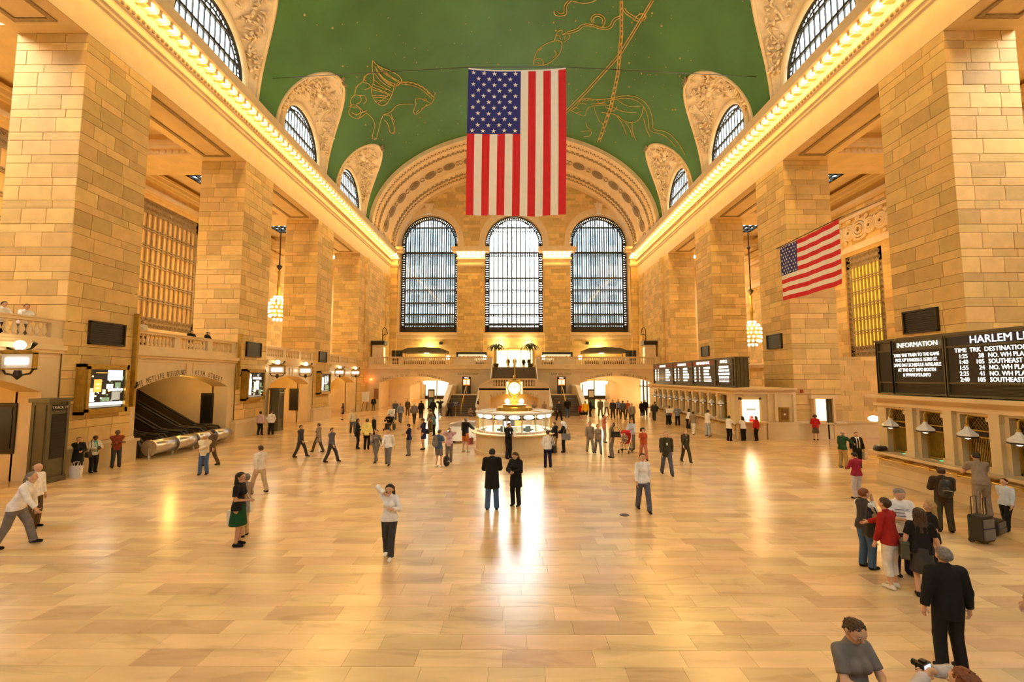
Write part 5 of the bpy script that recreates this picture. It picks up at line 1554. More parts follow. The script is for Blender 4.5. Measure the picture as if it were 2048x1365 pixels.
# four faced clock on top, a thing of its own
t = thing('four_faced_clock', 'brass clock with four glowing opal dials on top of the booth', 'clock', (BX, BY, 2.97))
b = MB(); b.lathe([(.24,2.97),(.28,3.02),(.16,3.06)], (BX, BY, 0), 16); b.build('foot', M_BRASS, t)
b = MB(); b.lathe([(.12,3.02),(.34,3.08),(.42,3.22),(.44,3.42),(.42,3.62),(.34,3.76),(.40,3.80),(.30,3.88),(.14,3.92),(.07,3.97)], (BX, BY, 0), 24); b.build('case', M_BRASS, t, smooth=True)
for q in range(4):
    a = q*PI/2; dx, dy = math.sin(a), -math.cos(a)
    def F(p, z, w): return (BX + dx*(.36+w) + (-dy)*p, BY + dy*(.36+w) + dx*p, 3.42+z)
    b = MB(); poly = [(.36*math.cos(k*PI/14), .34*math.sin(k*PI/14)) for k in range(28)]
    b.prism(poly, lambda p, z, tt: F(p, z, tt), .0, .11); dl = b.build('dial', L_OPAL, t)
    b = MB(); b.tube([F(.36*math.cos(k*PI/14), .34*math.sin(k*PI/14), .10) for k in range(29)], .032, 6, False); b.build('bezel', M_BRASS, t, smooth=True)
    b = MB()
    for k in range(12):
        a2 = k*PI/6; b.tube([F(.25*math.sin(a2), .24*math.cos(a2), .115), F(.31*math.sin(a2), .295*math.cos(a2), .115)], .012, 4)
    b.build('hour_mark', M_BRONZE, dl)
    b = MB(); b.tube([F(0,0,.12), F(.13, .09, .12)], .016, 4); b.tube([F(0,0,.12), F(-.04, .25, .12)], .012, 4); b.build('clock_hand', M_BRONZE, dl)
b = MB(); b.ball((BX, BY, 4.03), .075, 10, 8, (1, 1, 1.3)); b.tube([(BX, BY, 4.1), (BX, BY, 4.2)], [.03, .005], 6); b.build('acorn_finial', M_BRASS, t, smooth=True)
# cart beside the booth
t = thing('service_cart', 'low white covered cart just left behind the information booth', 'cart', (-3.1, 28.4, 0))
b = MB(); b.box(-3.9, -2.4, 27.9, 28.9, .15, 1.05); b.build('body', M_WHITE, t)
b = MB(); b.prism([(-3.95,1.05),(-3.95,1.15),(-3.2,1.32),(-2.4,1.28),(-2.35,1.05)], lambda p, q, tt: (p, tt, q), 27.85, 28.95); b.build('cover', M_STEEL, t)
for q in range(4): 
    b = MB(); b.lathe([(.1,-.03),(.1,.03)], (-3.7+1.1*(q % 2), 28.0+.8*(q//2), .1), 10, 1); b.build('wheel', M_RUBBER, t)

# ================================================================== FLAGS
M_FR = mat('flag_red', (.62,.012,.02), .8, noise=(2, .05)); M_FW = mat('flag_white', (.86,.82,.76), .8, noise=(2, .03)); M_FB = mat('flag_blue', (.022,.026,.20), .8, noise=(2, .08))
star_pts = []
for k in range(10):
    r = 1.0 if k % 2 == 0 else .382
    star_pts.append((r*math.sin(k*PI/5), r*math.cos(k*PI/5)))
def flag(name, lab, fn, vertical, loc, sr, th=.02):
    """fn(u, v)->xyz with u 0..1 across from the viewer's left, v 0..1 from the top; vertical: stripes hang down"""
    t = thing(name, lab, 'flag', loc)
    def patch(u0, u1, v0, v1, nu, nv, m, nm):
        b = MB(); b.grid(lambda i, j: fn(u0+(u1-u0)*i/nu, v0+(v1-v0)*j/nv), nu, nv)
        b.build(nm, m, t, smooth=True)
    cu, cv = (7/13, .445) if vertical else (.33, 7/13)
    for k in range(13):
        a, b_ = k/13, (k+1)/13
        m = M_FR if k % 2 == 0 else M_FW
        if vertical: patch(a, b_, cv if k < 7 else 0, 1, 2, 22, m, 'stripe')
        else: patch(cu if k < 7 else 0, 1, a, b_, 22, 2, m, 'stripe')
    patch(0, cu, 0, cv, 10, 10, M_FB, 'canton')
    n1 = 11 if vertical else 9
    for r in range(n1):
        odd = r % 2
        n2 = (5-odd) if vertical else (6-odd)
        for c in range(n2):
            if vertical: u = cu*(c+.5+.5*odd)/5; v = cv*(r+.5)/11
            else: v = cv*(r+.5)/9; u = cu*(c+.5+.5*odd)/6
            p = np.array(fn(u, v)); e1 = np.array(fn(u+.01, v))-p; e2 = np.array(fn(u, v+.01))-p
            e1 = e1/np.linalg.norm(e1); e2 = e2/np.linalg.norm(e2); n = np.cross(e1, e2)
            b = MB(); vs = [tuple(p - n*.03 + sr*(x*e1 - y*e2)) for x, y in star_pts]
            vs2 = [tuple(p + n*.03 + sr*(x*e1 - y*e2)) for x, y in star_pts]
            b.add(vs, [tuple(range(10))]); b.add(vs2, [tuple(range(10))]); b.build('star', M_FW, t)
    return t
def f1(u, v):
    x = -2.96 + 6.34*u - .10*v + .06*math.sin(v*3)*(u-.5)
    y = 28.0 + .10*math.sin(u*9+v*1.5)*(.3+.7*v) + .05*math.sin(u*23+v*4)*v
    z = 24.02 - .45*math.sin(PI*u)*(1-v)**2*.4 - 9.72*v - .10*math.sin(PI*u)*v
    return (x, y, z)
t1 = flag('hanging_flag', 'huge flag with stars and stripes hung upright from the vault at mid hall', f1, True, (0.2, 28, 14.3), .17)
b = MB(); b.grid(lambda i, j: (lambda p: (p[0], p[1]+.03, p[2]+.12-.3*j))(f1(i/16, 0)), 16, 1); b.build('header_band', M_FW, t1)
b = MB(); b.tube([(-17.8, 31.7, 26.0), (-2.96, 28, 24.15), (3.4, 28, 24.15), (17.8, 31.7, 26.0)], .025, 5); b.build('hanging_cable', M_BRONZE, t1)
def f2(u, v):
    y = 30.0 - 5.55*u; x = 17.9 + .06*math.sin(u*14+v*2)*v + .03*math.sin(u*31)
    return (x, y, 12.72 - .06*math.sin(PI*u) - 3.62*v)
t2 = flag('hanging_flag', 'smaller stars and stripes flag hung lengthwise between pillars on the ticket side', f2, False, (17.9, 27.2, 9.1), .10)
b = MB(); b.tube([(17.9, 30.5, 12.76), (17.9, 24.3, 12.76)], .03, 6); b.tube([(17.9, 30.45, 12.76), (18.62, 30.45, 12.76)], .03, 6); b.tube([(17.9, 24.35, 12.76), (18.6, 21.8, 12.9)], .012, 4); b.build('pole', M_BRONZE, t2)
for k in range(12):
    b = MB(); yy = 29.9-k*.49; b.tube([(17.9, yy, 12.70), (17.86, yy, 12.82), (17.94, yy, 12.82), (17.9, yy, 12.70)], .012, 4); b.build('ring', M_BRASS, t2)

# ================================================================== CHANDELIERS
def chandelier(x, y, z, s, lab):
    t = thing('chandelier', lab, 'chandelier', (x, y, z), group='globe chandeliers')
    b = MB(); b.tube([(x, y, z+2.4), (x, y, 21)], .06, 6); b.lathe([(.05,0),(.26,.3),(.30,.5),(.08,.62),(.05,1.6)], (x, y, z+5.5), 10); b.lathe([(.05,0),(.2,.3),(.05,.5)], (x, y, z+10.5), 10); b.build('stem', M_BRONZE, t)
    b = MB(); b.lathe([(.14,2.4),(.22,2.6),(.12,2.9),(.2,3.6),(.1,4.6),(.18,5.4)], (x, y, z), 8)
    b.build('scrolled_shaft', M_GILT, t)
    b = MB(); b.lathe([(.1,-.1),(.55,.1),(.80,.6),(.88,1.2),(.80,1.8),(.5,2.2),(.1,2.4)], (x, y, z), 16); b.build('body', M_GILT, t)
    g = MB(); g.ball((0,0,0), .135, 8, 6); me = g.mesh('globe', L_BULB, smooth=True)
    for q, (zz, r, n) in enumerate(((-.05,.42,6),(.35,.80,11),(.8,.98,13),(1.25,1.02,13),(1.7,.92,12),(2.1,.66,9),(2.45,.35,5))):
        for k in range(n):
            a = 2*PI*(k+.5*(q % 2))/n
            o = D.objects.new('globe', me); COL.objects.link(o); o.parent = t; o.location = (r*math.cos(a), r*math.sin(a), zz)
    return t
chandelier(-26.1, 49.55, 10.4, 1, 'great globe chandelier in the balcony gallery, beside the third pillar')
chandelier(26.1, 49.55, 7.6, 1, 'great globe chandelier on the ticket side, past the second pillar')

# ================================================================== GILT FIGURES ON THE VAULT
CONST = {'winged_horse':[[(0.816,38.002),(0.827,38.877),(0.869,39.873),(0.913,40.884),(0.932,41.924),(0.911,42.409),(0.878,42.46)],[(0.816,38.002),(0.792,38.837),(0.777,40.219),(0.73,40.982),(0.719,42.299),(0.733,43.599),(0.782,44.138),(0.846,43.108),(0.879,42.038)],[(0.812,38.7),(0.823,40.256),(0.852,41.425),(0.884,42.101)],[(0.794,39.373),(0.809,40.903),(0.849,42.251)],[(0.777,40.219),(0.808,41.592),(0.845,42.795)],[(0.736,41.057),(0.785,42.015),(0.824,43.138)],[(0.725,42.077),(0.769,42.704),(0.803,43.477)],[(0.827,38.877),(0.848,40.29),(0.898,41.691)],[(0.728,43.197),(0.775,43.093),(0.835,42.967)],[(0.856,39.905),(0.875,40.873),(0.912,41.988)],[(0.878,42.46),(0.926,42.286),(0.98,42.855),(1.027,43.915),(1.061,45.165),(1.084,46.418)],[(0.922,42.53),(0.974,43.238),(1.017,44.186),(1.046,45.403),(1.068,46.532)],[(1.084,46.418),(1.056,47.266),(1.003,47.246),(0.96,47.899),(0.926,47.844),(0.928,47.076),(0.963,46.28),(0.965,45.473)],[(0.965,45.473),(1.003,45.724),(1.032,46.519),(1.056,47.266)],[(0.943,47.623),(0.968,47.375)],[(0.945,46.08),(0.887,45.383),(0.839,44.923),(0.783,45.494),(0.73,45.099)],[(0.73,45.099),(0.775,45.891),(0.767,47.401),(0.756,48.755),(0.714,48.542),(0.727,47.512),(0.731,46.459),(0.719,45.909)],[(0.632,43.141),(0.654,44.499),(0.645,45.767),(0.599,46.422),(0.573,47.089),(0.604,47.596),(0.643,46.846),(0.689,45.777),(0.73,45.099)],[(0.629,43.25),(0.562,43.088),(0.524,41.994),(0.527,41.181),(0.566,41.102),(0.578,40.262),(0.625,40.133),(0.659,40.811),(0.638,41.52),(0.604,41.275)],[(0.625,40.133),(0.662,39.441),(0.709,39.58),(0.746,39.011),(0.786,39.271)],[(0.709,39.58),(0.741,40.284),(0.736,40.772),(0.693,40.448)],[(0.566,41.102),(0.611,41.851),(0.62,42.949)],[(0.562,43.088),(0.603,42.66),(0.644,43.016)],[(0.884,42.33),(0.908,42.024),(0.913,42.434),(0.935,42.21),(0.942,42.694),(0.963,42.506),(0.97,43.042),(0.991,42.964),(0.996,43.487),(1.016,43.449),(1.018,44.013),(1.038,44.02),(1.038,44.631),(1.056,44.743),(1.053,45.41),(1.071,45.578),(1.07,46.15),(1.087,46.207)],[(1.013,45.988),(1.028,46.011),(1.034,46.399),(1.018,46.377),(1.013,45.988)],[(1.027,46.972),(1.009,47.309),(0.982,47.357)],[(1.088,46.057),(1.099,45.761),(1.09,45.428)],[(0.575,46.893),(0.588,47.457),(0.609,47.616)],[(0.72,48.157),(0.728,48.856),(0.756,48.834)],[(0.78,45.793),(0.779,46.474),(0.782,47.248)],[(0.757,40.498),(0.786,41.313),(0.822,42.213)],[(0.742,40.711),(0.779,41.645),(0.823,42.825)],[(0.726,41.794),(0.764,42.275),(0.799,42.965)],[(0.722,42.699),(0.756,42.975),(0.787,43.567)],[(0.812,39.586),(0.836,41.523),(0.869,42.211)],[(0.81,39.182),(0.827,40.707),(0.861,41.964)],[(0.842,39.376),(0.862,40.581),(0.904,42.095)],[(0.55,40.817),(0.588,41.002),(0.611,41.851),(0.603,42.66),(0.564,42.473),(0.546,41.675)],[(0.649,40.646),(0.681,41.139),(0.675,41.934),(0.643,41.903)],[(0.738,39.04),(0.717,39.288),(0.728,39.696)]],'fish':[[(1.678,43.242),(1.68,42.151),(1.693,41.218),(1.721,40.459),(1.776,39.653),(1.821,39.617),(1.819,40.976),(1.794,42.058),(1.746,43.139),(1.678,43.242)],[(1.676,42.64),(1.706,42.101),(1.733,42.57),(1.73,43.127)],[(1.783,40.905),(1.801,41.429),(1.782,41.886)],[(1.703,41.198),(1.717,40.79)],[(1.692,42.801),(1.708,42.959)],[(1.778,39.647),(1.786,38.581),(1.812,38.157),(1.81,38.955),(1.839,38.387),(1.856,39.002),(1.831,39.649)],[(1.797,38.885),(1.81,39.421)],[(1.83,38.764),(1.829,39.348)]],'ribbon':[[(1.837,38.395),(1.882,37.913),(1.903,37.166),(1.951,36.98),(2.001,37.111),(2.039,36.759),(2.044,35.793),(2.072,35.342)],[(1.844,38.596),(1.891,38.091),(1.912,37.335),(1.953,37.182),(2.006,37.3),(2.051,36.892),(2.055,35.918),(2.079,35.491)],[(1.951,36.92),(1.936,36.434),(1.95,35.896),(1.981,35.723),(2.008,36.023),(2.011,36.628),(2.0,37.122)],[(1.959,36.79),(1.949,36.425),(1.959,36.086),(1.979,35.975),(1.997,36.195),(1.998,36.644)],[(2.075,34.597),(2.095,34.94),(2.132,35.094),(2.16,35.266),(2.19,34.9),(2.2,34.461),(2.172,34.248),(2.151,34.746),(2.145,35.252)],[(2.083,34.451),(2.102,34.737),(2.136,34.865),(2.163,35.006),(2.182,34.768),(2.189,34.518)],[(1.76,36.311),(1.764,36.768),(1.792,36.831),(1.825,36.514),(1.812,35.66),(1.833,35.049)],[(1.774,36.334),(1.789,36.574),(1.81,36.382),(1.801,35.656),(1.82,35.057)],[(1.833,35.049),(1.887,35.139),(1.921,34.872),(1.945,34.53)]],'band_line':[[(2.054,33.9),(2.101,37.167),(2.149,41.934),(2.174,46.94),(2.176,54.271)],[(2.064,33.834),(2.113,37.079),(2.163,41.802),(2.191,46.753),(2.195,54.022)],[(2.193,32.888),(2.126,39.278),(1.997,45.949),(1.889,50.827)],[(2.203,32.806),(2.139,39.261),(2.01,46.041),(1.903,50.932)]],'bounding_beast':[[(1.94,49.838),(1.971,48.876),(1.979,47.585),(2.015,46.853),(2.065,46.761),(2.144,45.914),(2.237,44.152),(2.332,43.367),(2.417,43.746),(2.49,45.295),(2.508,46.429),(2.62,44.741),(2.754,44.603),(2.841,44.667)],[(2.148,46.205),(2.242,44.494),(2.328,43.885),(2.4,44.327),(2.463,45.735),(2.494,47.054),(2.607,45.542),(2.737,45.348)],[(1.94,49.838),(1.994,50.166),(2.041,50.209),(2.033,48.716),(2.064,47.901),(2.144,46.862),(2.195,46.699)],[(2.049,47.69),(2.14,46.622)],[(1.974,50.032),(2.007,49.384)],[(1.983,48.072),(2.025,47.897)],[(2.136,48.422),(2.237,47.603),(2.305,48.157),(2.381,47.218),(2.397,45.723),(2.381,44.282)],[(2.242,47.906),(2.298,48.634),(2.354,49.968)],[(2.305,48.157),(2.35,48.452),(2.399,49.658)],[(2.357,47.589),(2.383,48.905),(2.438,49.824)],[(2.043,53.362),(2.111,52.298),(2.112,53.713),(2.067,54.349)],[(2.157,50.074),(2.205,51.496)],[(2.148,47.226),(2.208,47.597),(2.219,46.423)],[(2.415,45.8),(2.471,47.072),(2.524,47.678)],[(1.949,49.4),(1.965,48.922),(1.986,49.191)],[(1.997,47.609),(2.006,47.134),(2.023,47.398),(2.034,46.832),(2.053,47.134),(2.066,46.618)],[(2.078,47.949),(2.104,49.134),(2.145,50.218)],[(2.201,45.291),(2.247,45.577),(2.3,45.397),(2.358,44.609)],[(2.166,46.521),(2.225,46.86),(2.292,46.535),(2.351,45.718)],[(2.083,46.692),(2.107,47.133),(2.137,46.326)],[(2.051,51.212),(2.074,52.195),(2.111,52.298)]]}
for k, polys in CONST.items():
    m = MB()
    for pl in polys:
        # rounder lines: two subdivisions by corner cutting
        q = [np.array(p) for p in pl]
        if k != 'band_line':
            for _ in range(2):
                n = [q[0]]
                for a, b_ in zip(q[:-1], q[1:]): n += [a*.75+b_*.25, a*.25+b_*.75]
                q = n + [q[-1]]
        else:
            q = [a+(b_-a)*i/6 for a, b_ in zip(q[:-1], q[1:]) for i in range(6)] + [q[-1]]
        m.tube([vault(a, b_, .035) for a, b_ in q], .045 if k != 'band_line' else .06, 4, True)
    m.build('gilt_'+k, M_GOLD, ceil)
# dashes of the broad band
m = MB()
bl_ = [np.array(p) for p in CONST['band_line'][0]]; br_ = [np.array(p) for p in CONST['band_line'][1]]
for i in range(len(bl_)-1):
    for k in range(6):
        t0, t1 = (k+.15)/6, (k+.55)/6
        qs = [bl_[i]+(bl_[i+1]-bl_[i])*t0, br_[i]+(br_[i+1]-br_[i])*t0, br_[i]+(br_[i+1]-br_[i])*t1, bl_[i]+(bl_[i+1]-bl_[i])*t1]
        m.add([vault(*q, .03) for q in qs], [(0,1,2,3)])
m.build('gilt_band_dashes', M_GOLD, ceil)
sm = MB()
for k in range(420):
    phi = R.uniform(.55, PI-.55); y = R.uniform(16, 54); r = R.choice((.03,.03,.04,.05,.09))
    p = vault(phi, y, .02)
    sm.ball(p, r, 6, 4)
sm.build('gilt_star', M_GOLD, ceil, kind='stuff')
# ================================================================== PEOPLE
SKIN = {'l': (.62,.36,.22), 't': (.50,.27,.15), 'd': (.13,.062,.034)}
HAIRC = {'black': (.012,.010,.009), 'brown': (.065,.032,.015), 'dark': (.028,.018,.012), 'grey': (.22,.20,.18), 'white': (.55,.52,.47), 'blonde': (.42,.27,.10), 'auburn': (.20,.06,.02)}
CLOTH = {'black': (.012,.012,.013), 'blue': (.06,.11,.22), 'white': (.80,.79,.77), 'charcoal': (.045,.043,.045), 'green': (.008,.062,.022), 'taupe': (.28,.22,.16), 'beige': (.50,.38,.23),
         'cream': (.66,.58,.40), 'rust': (.22,.045,.018), 'grey': (.17,.155,.14), 'brown': (.10,.065,.035), 'pink': (.60,.42,.45), 'navy': (.016,.016,.055), 'yellow': (.85,.72,.22), 'teal': (.08,.20,.22),
         'orange': (.50,.14,.03), 'khaki': (.36,.25,.10), 'red': (.48,.02,.02), 'gold': (.85,.46,.02), 'olive': (.17,.155,.09), 'salmon': (.50,.17,.12), 'paleblue': (.52,.60,.72), 'redorange': (.48,.09,.03),
         'olivedark': (.055,.048,.028), 'slate': (.10,.10,.13), 'bluegrey': (.20,.24,.33), 'palejeans': (.42,.45,.48), 'plaid': (.30,.02,.045), 'lightgrey': (.50,.46,.45), 'darkred': (.33,.018,.014),
         'offwhite': (.70,.64,.54), 'darkbrown': (.045,.03,.02), 'darkgreen': (.018,.065,.035)}
def cloth(c): return mat('cloth_'+c, CLOTH[c], .85, spec=.2, noise=(9, .16))
def skin(c): return mat('skin_'+c, SKIN[c], .55, spec=.35, noise=(14, .05))
def hairm(c): return mat('hair_'+c, HAIRC[c], .6, noise=(30, .3))

def smin(a, b, k):
    h = np.clip(.5+.5*(b-a)/k, 0, 1)
    return b+(a-b)*h - k*h*(1-h)

class SDF:
    """soft union of tapered capsules sampled on a grid; surface by naive surface nets"""
    def __init__(self, h, lo, hi, k=.035):
        self.h = h; self.lo = np.array(lo, float); self.k = k
        self.n = np.maximum(np.ceil((np.array(hi)-self.lo)/h).astype(int)+1, 3)
        self.F = np.full(self.n, .5)
        self.ax = [self.lo[i]+h*np.arange(self.n[i]) for i in range(3)]
    def cap(self, a, b, ra, rb=None, ys=1.0, cut=None, k=None, sub=False):
        """capsule a->b; ys flattens along y; cut: plane at b's end (clean hem)"""
        rb = ra if rb is None else rb
        a = np.array(a, float); b = np.array(b, float); k = self.k if k is None else k
        m = max(ra, rb)+k+2.2*self.h
        lo = np.minimum(a, b)-m; hi = np.maximum(a, b)+m
        i0 = np.clip(np.floor((lo-self.lo)/self.h).astype(int), 0, self.n-1); i1 = np.clip(np.ceil((hi-self.lo)/self.h).astype(int)+1, 0, self.n)
        if np.any(i1 <= i0): return
        sl = tuple(slice(i0[q], i1[q]) for q in range(3))
        X = self.ax[0][sl[0]][:,None,None]; Y = self.ax[1][sl[1]][None,:,None]/ys; Z = self.ax[2][sl[2]][None,None,:]
        A = a*np.array([1,1/ys,1]); Bv = b*np.array([1,1/ys,1])-A
        px, py, pz = X-A[0], Y-A[1], Z-A[2]
        L2 = max(Bv@Bv, 1e-9)
        t = np.clip((px*Bv[0]+py*Bv[1]+pz*Bv[2])/L2, 0, 1)
        d = np.sqrt((px-t*Bv[0])**2+(py-t*Bv[1])**2+(pz-t*Bv[2])**2)-(ra+(rb-ra)*t)
        if ys != 1: d = d*(.5+.5*ys)
        if cut is not None:
            v = (b-a)/np.linalg.norm(b-a)
            d = np.maximum(d, (X-b[0])*v[0]+(Y*ys-b[1])*v[1]+(Z-b[2])*v[2])
        if sub: self.F[sl] = np.maximum(self.F[sl], -d)
        else: self.F[sl] = smin(self.F[sl], d, k)
    def plane(self, p, nrm):
        """keep only the side against nrm"""
        n = np.array(nrm, float); n = n/np.linalg.norm(n)
        d = (self.ax[0][:,None,None]-p[0])*n[0]+(self.ax[1][None,:,None]-p[1])*n[1]+(self.ax[2][None,None,:]-p[2])*n[2]
        self.F = np.maximum(self.F, d)
    def surf(self):
        F = self.F; s = F < 0
        c = [F[i:F.shape[0]-1+i, j:F.shape[1]-1+j, k:F.shape[2]-1+k] for i in (0,1) for j in (0,1) for k in (0,1)]
        cnt = sum((q < 0).astype(np.int8) for q in c)
        act = (cnt > 0) & (cnt < 8)
        ii = np.argwhere(act)
        idx = -np.ones(act.shape, int); idx[act] = np.arange(len(ii))
        vals = np.stack([q[act] for q in c], 1)
        co = np.array([(i,j,k) for i in (0,1) for j in (0,1) for k in (0,1)], float)
        acc = np.zeros((len(ii),3)); w_ = np.zeros(len(ii))
        for a in range(8):
            for b in range(a+1, 8):
                if np.abs(co[a]-co[b]).sum() != 1: continue
                fa, fb = vals[:,a], vals[:,b]; m = (fa < 0) != (fb < 0)
                t = np.where(m, fa/np.where(m, fa-fb, 1), 0)
                acc += np.where(m[:,None], co[a]+t[:,None]*(co[b]-co[a]), 0); w_ += m
        V = self.lo+self.h*(ii+acc/np.maximum(w_,1)[:,None])
        Q = []
        for ax in range(3):
            o1, o2 = (ax+1) % 3, (ax+2) % 3
            sa = [slice(None)]*3; sb = [slice(None)]*3; sa[ax] = slice(0,-1); sb[ax] = slice(1,None)
            diff = s[tuple(sa)] != s[tuple(sb)]
            e = np.argwhere(diff)
            e = e[(e[:,o1] > 0) & (e[:,o2] > 0) & (e[:,o1] < F.shape[o1]-1) & (e[:,o2] < F.shape[o2]-1)]
            if len(e) == 0: continue
            ins = s[tuple(e.T)]
            def cell(d1, d2):
                q = e.copy(); q[:,o1] -= d1; q[:,o2] -= d2; return idx[tuple(q.T)]
            q = np.stack([cell(1,1), cell(0,1), cell(0,0), cell(1,0)], 1)
            q[~ins] = q[~ins][:, ::-1]
            Q.append(q)
        Q = np.concatenate(Q) if Q else np.zeros((0,4), int)
        Q = Q[(Q >= 0).all(1)]
        return V, Q

def to_mesh(name, parts, mats):
    """parts: list of (V, faces) merged into one mesh"""
    Vs, Fs, n = [], [], 0
    for V, F in parts:
        Vs.append(np.asarray(V, float).reshape(-1,3))
        F = np.asarray(F, int)
        Fs.append(F+n); n += len(V)
    V = np.concatenate(Vs); F = np.concatenate(Fs)
    me = D.meshes.new(name)
    me.vertices.add(len(V)); me.vertices.foreach_set('co', V.astype(np.float32).ravel())
    me.loops.add(F.size); me.loops.foreach_set('vertex_index', F.ravel().astype(np.int32))
    me.polygons.add(len(F)); me.polygons.foreach_set('loop_start', np.arange(0, F.size, 4, dtype=np.int32))
    me.polygons.foreach_set('use_smooth', np.ones(len(F), bool))
    me.materials.append(mats); me.update(calc_edges=True); me.validate()
    return me

def ik(a, t, l1, l2, hint):
    a, t, hint = map(lambda q: np.array(q, float), (a, t, hint))
    d = t-a; L = np.linalg.norm(d); Lm = min(L, (l1+l2)*.995); d = d/(L+1e-9); t = a+d*Lm
    x = (l1*l1-l2*l2+Lm*Lm)/(2*Lm); h = math.sqrt(max(0, l1*l1-x*x))
    q = hint-d*(hint@d); q = q/(np.linalg.norm(q)+1e-9)
    return a+d*x+q*h, t

# hand targets (right, left), head pitch (+ down), lean, feet (y right, y left), pelvis drop
POSES = {
 'down':   dict(r=(.295,.03,.84), l=(-.295,.03,.84)),
 'pocket': dict(r=(.20,.05,.93), l=(-.20,.05,.93), eb=(1,-.6,0)),
 'phone':  dict(r=(.05,.31,1.17), l=(-.07,.29,1.13), hp=24, eb=(.9,-.5,-.6)),
 'ear':    dict(r=(.10,.13,1.56), l=(-.13,.22,1.20), hp=12, fy=(-.16,.20)),
 'chin':   dict(r=(.05,.17,1.48), l=(-.10,.24,1.12), hp=4),
 'carry':  dict(r=(.16,.26,1.12), l=(-.31,.08,.85)),
 'cross':  dict(r=(-.13,.21,1.19), l=(.13,.24,1.15)),
 'stride': dict(r=(.25,.22,.90), l=(-.26,-.16,.87), fy=(-.27,.30), pd=.035),
 'reach':  dict(r=(.15,.52,1.14), l=(-.22,.12,.93), lean=6),
 'lookup': dict(r=(.27,.02,.84), l=(-.24,.08,.90), hp=-38),
 'up':     dict(r=(.22,.30,1.74), l=(-.26,.05,.86), hp=-12),
 'push':   dict(r=(.22,.44,1.00), l=(-.22,.44,1.00), lean=7),
 'camera': dict(r=(.07,.26,1.58), l=(-.07,.26,1.58)),
 'newspaper': dict(r=(.22,.34,1.26), l=(-.22,.34,1.26), hp=14),
 'lean':   dict(r=(.18,.42,1.12), l=(-.18,.42,1.12), lean=14, hp=8),
 'pull':   dict(r=(.27,-.28,.80), l=(-.26,.16,.88), fy=(-.2,.24), pd=.02),
 'bend':   dict(r=(.24,.42,.82), l=(-.24,.12,.80), lean=24, fy=(-.26,.30), pd=.03, hp=-6),
 'sit':    dict(r=(.16,.34,.86), l=(-.16,.34,.86), lean=10, hp=12, sit=1),
}
def tubes4(pts, rs, n=6):
    """closed tube as quads only (degenerate-free caps by tapering)"""
    m = MB(); m.tube(pts, rs, n, False); return np.array(m.v), np.array(m.f)

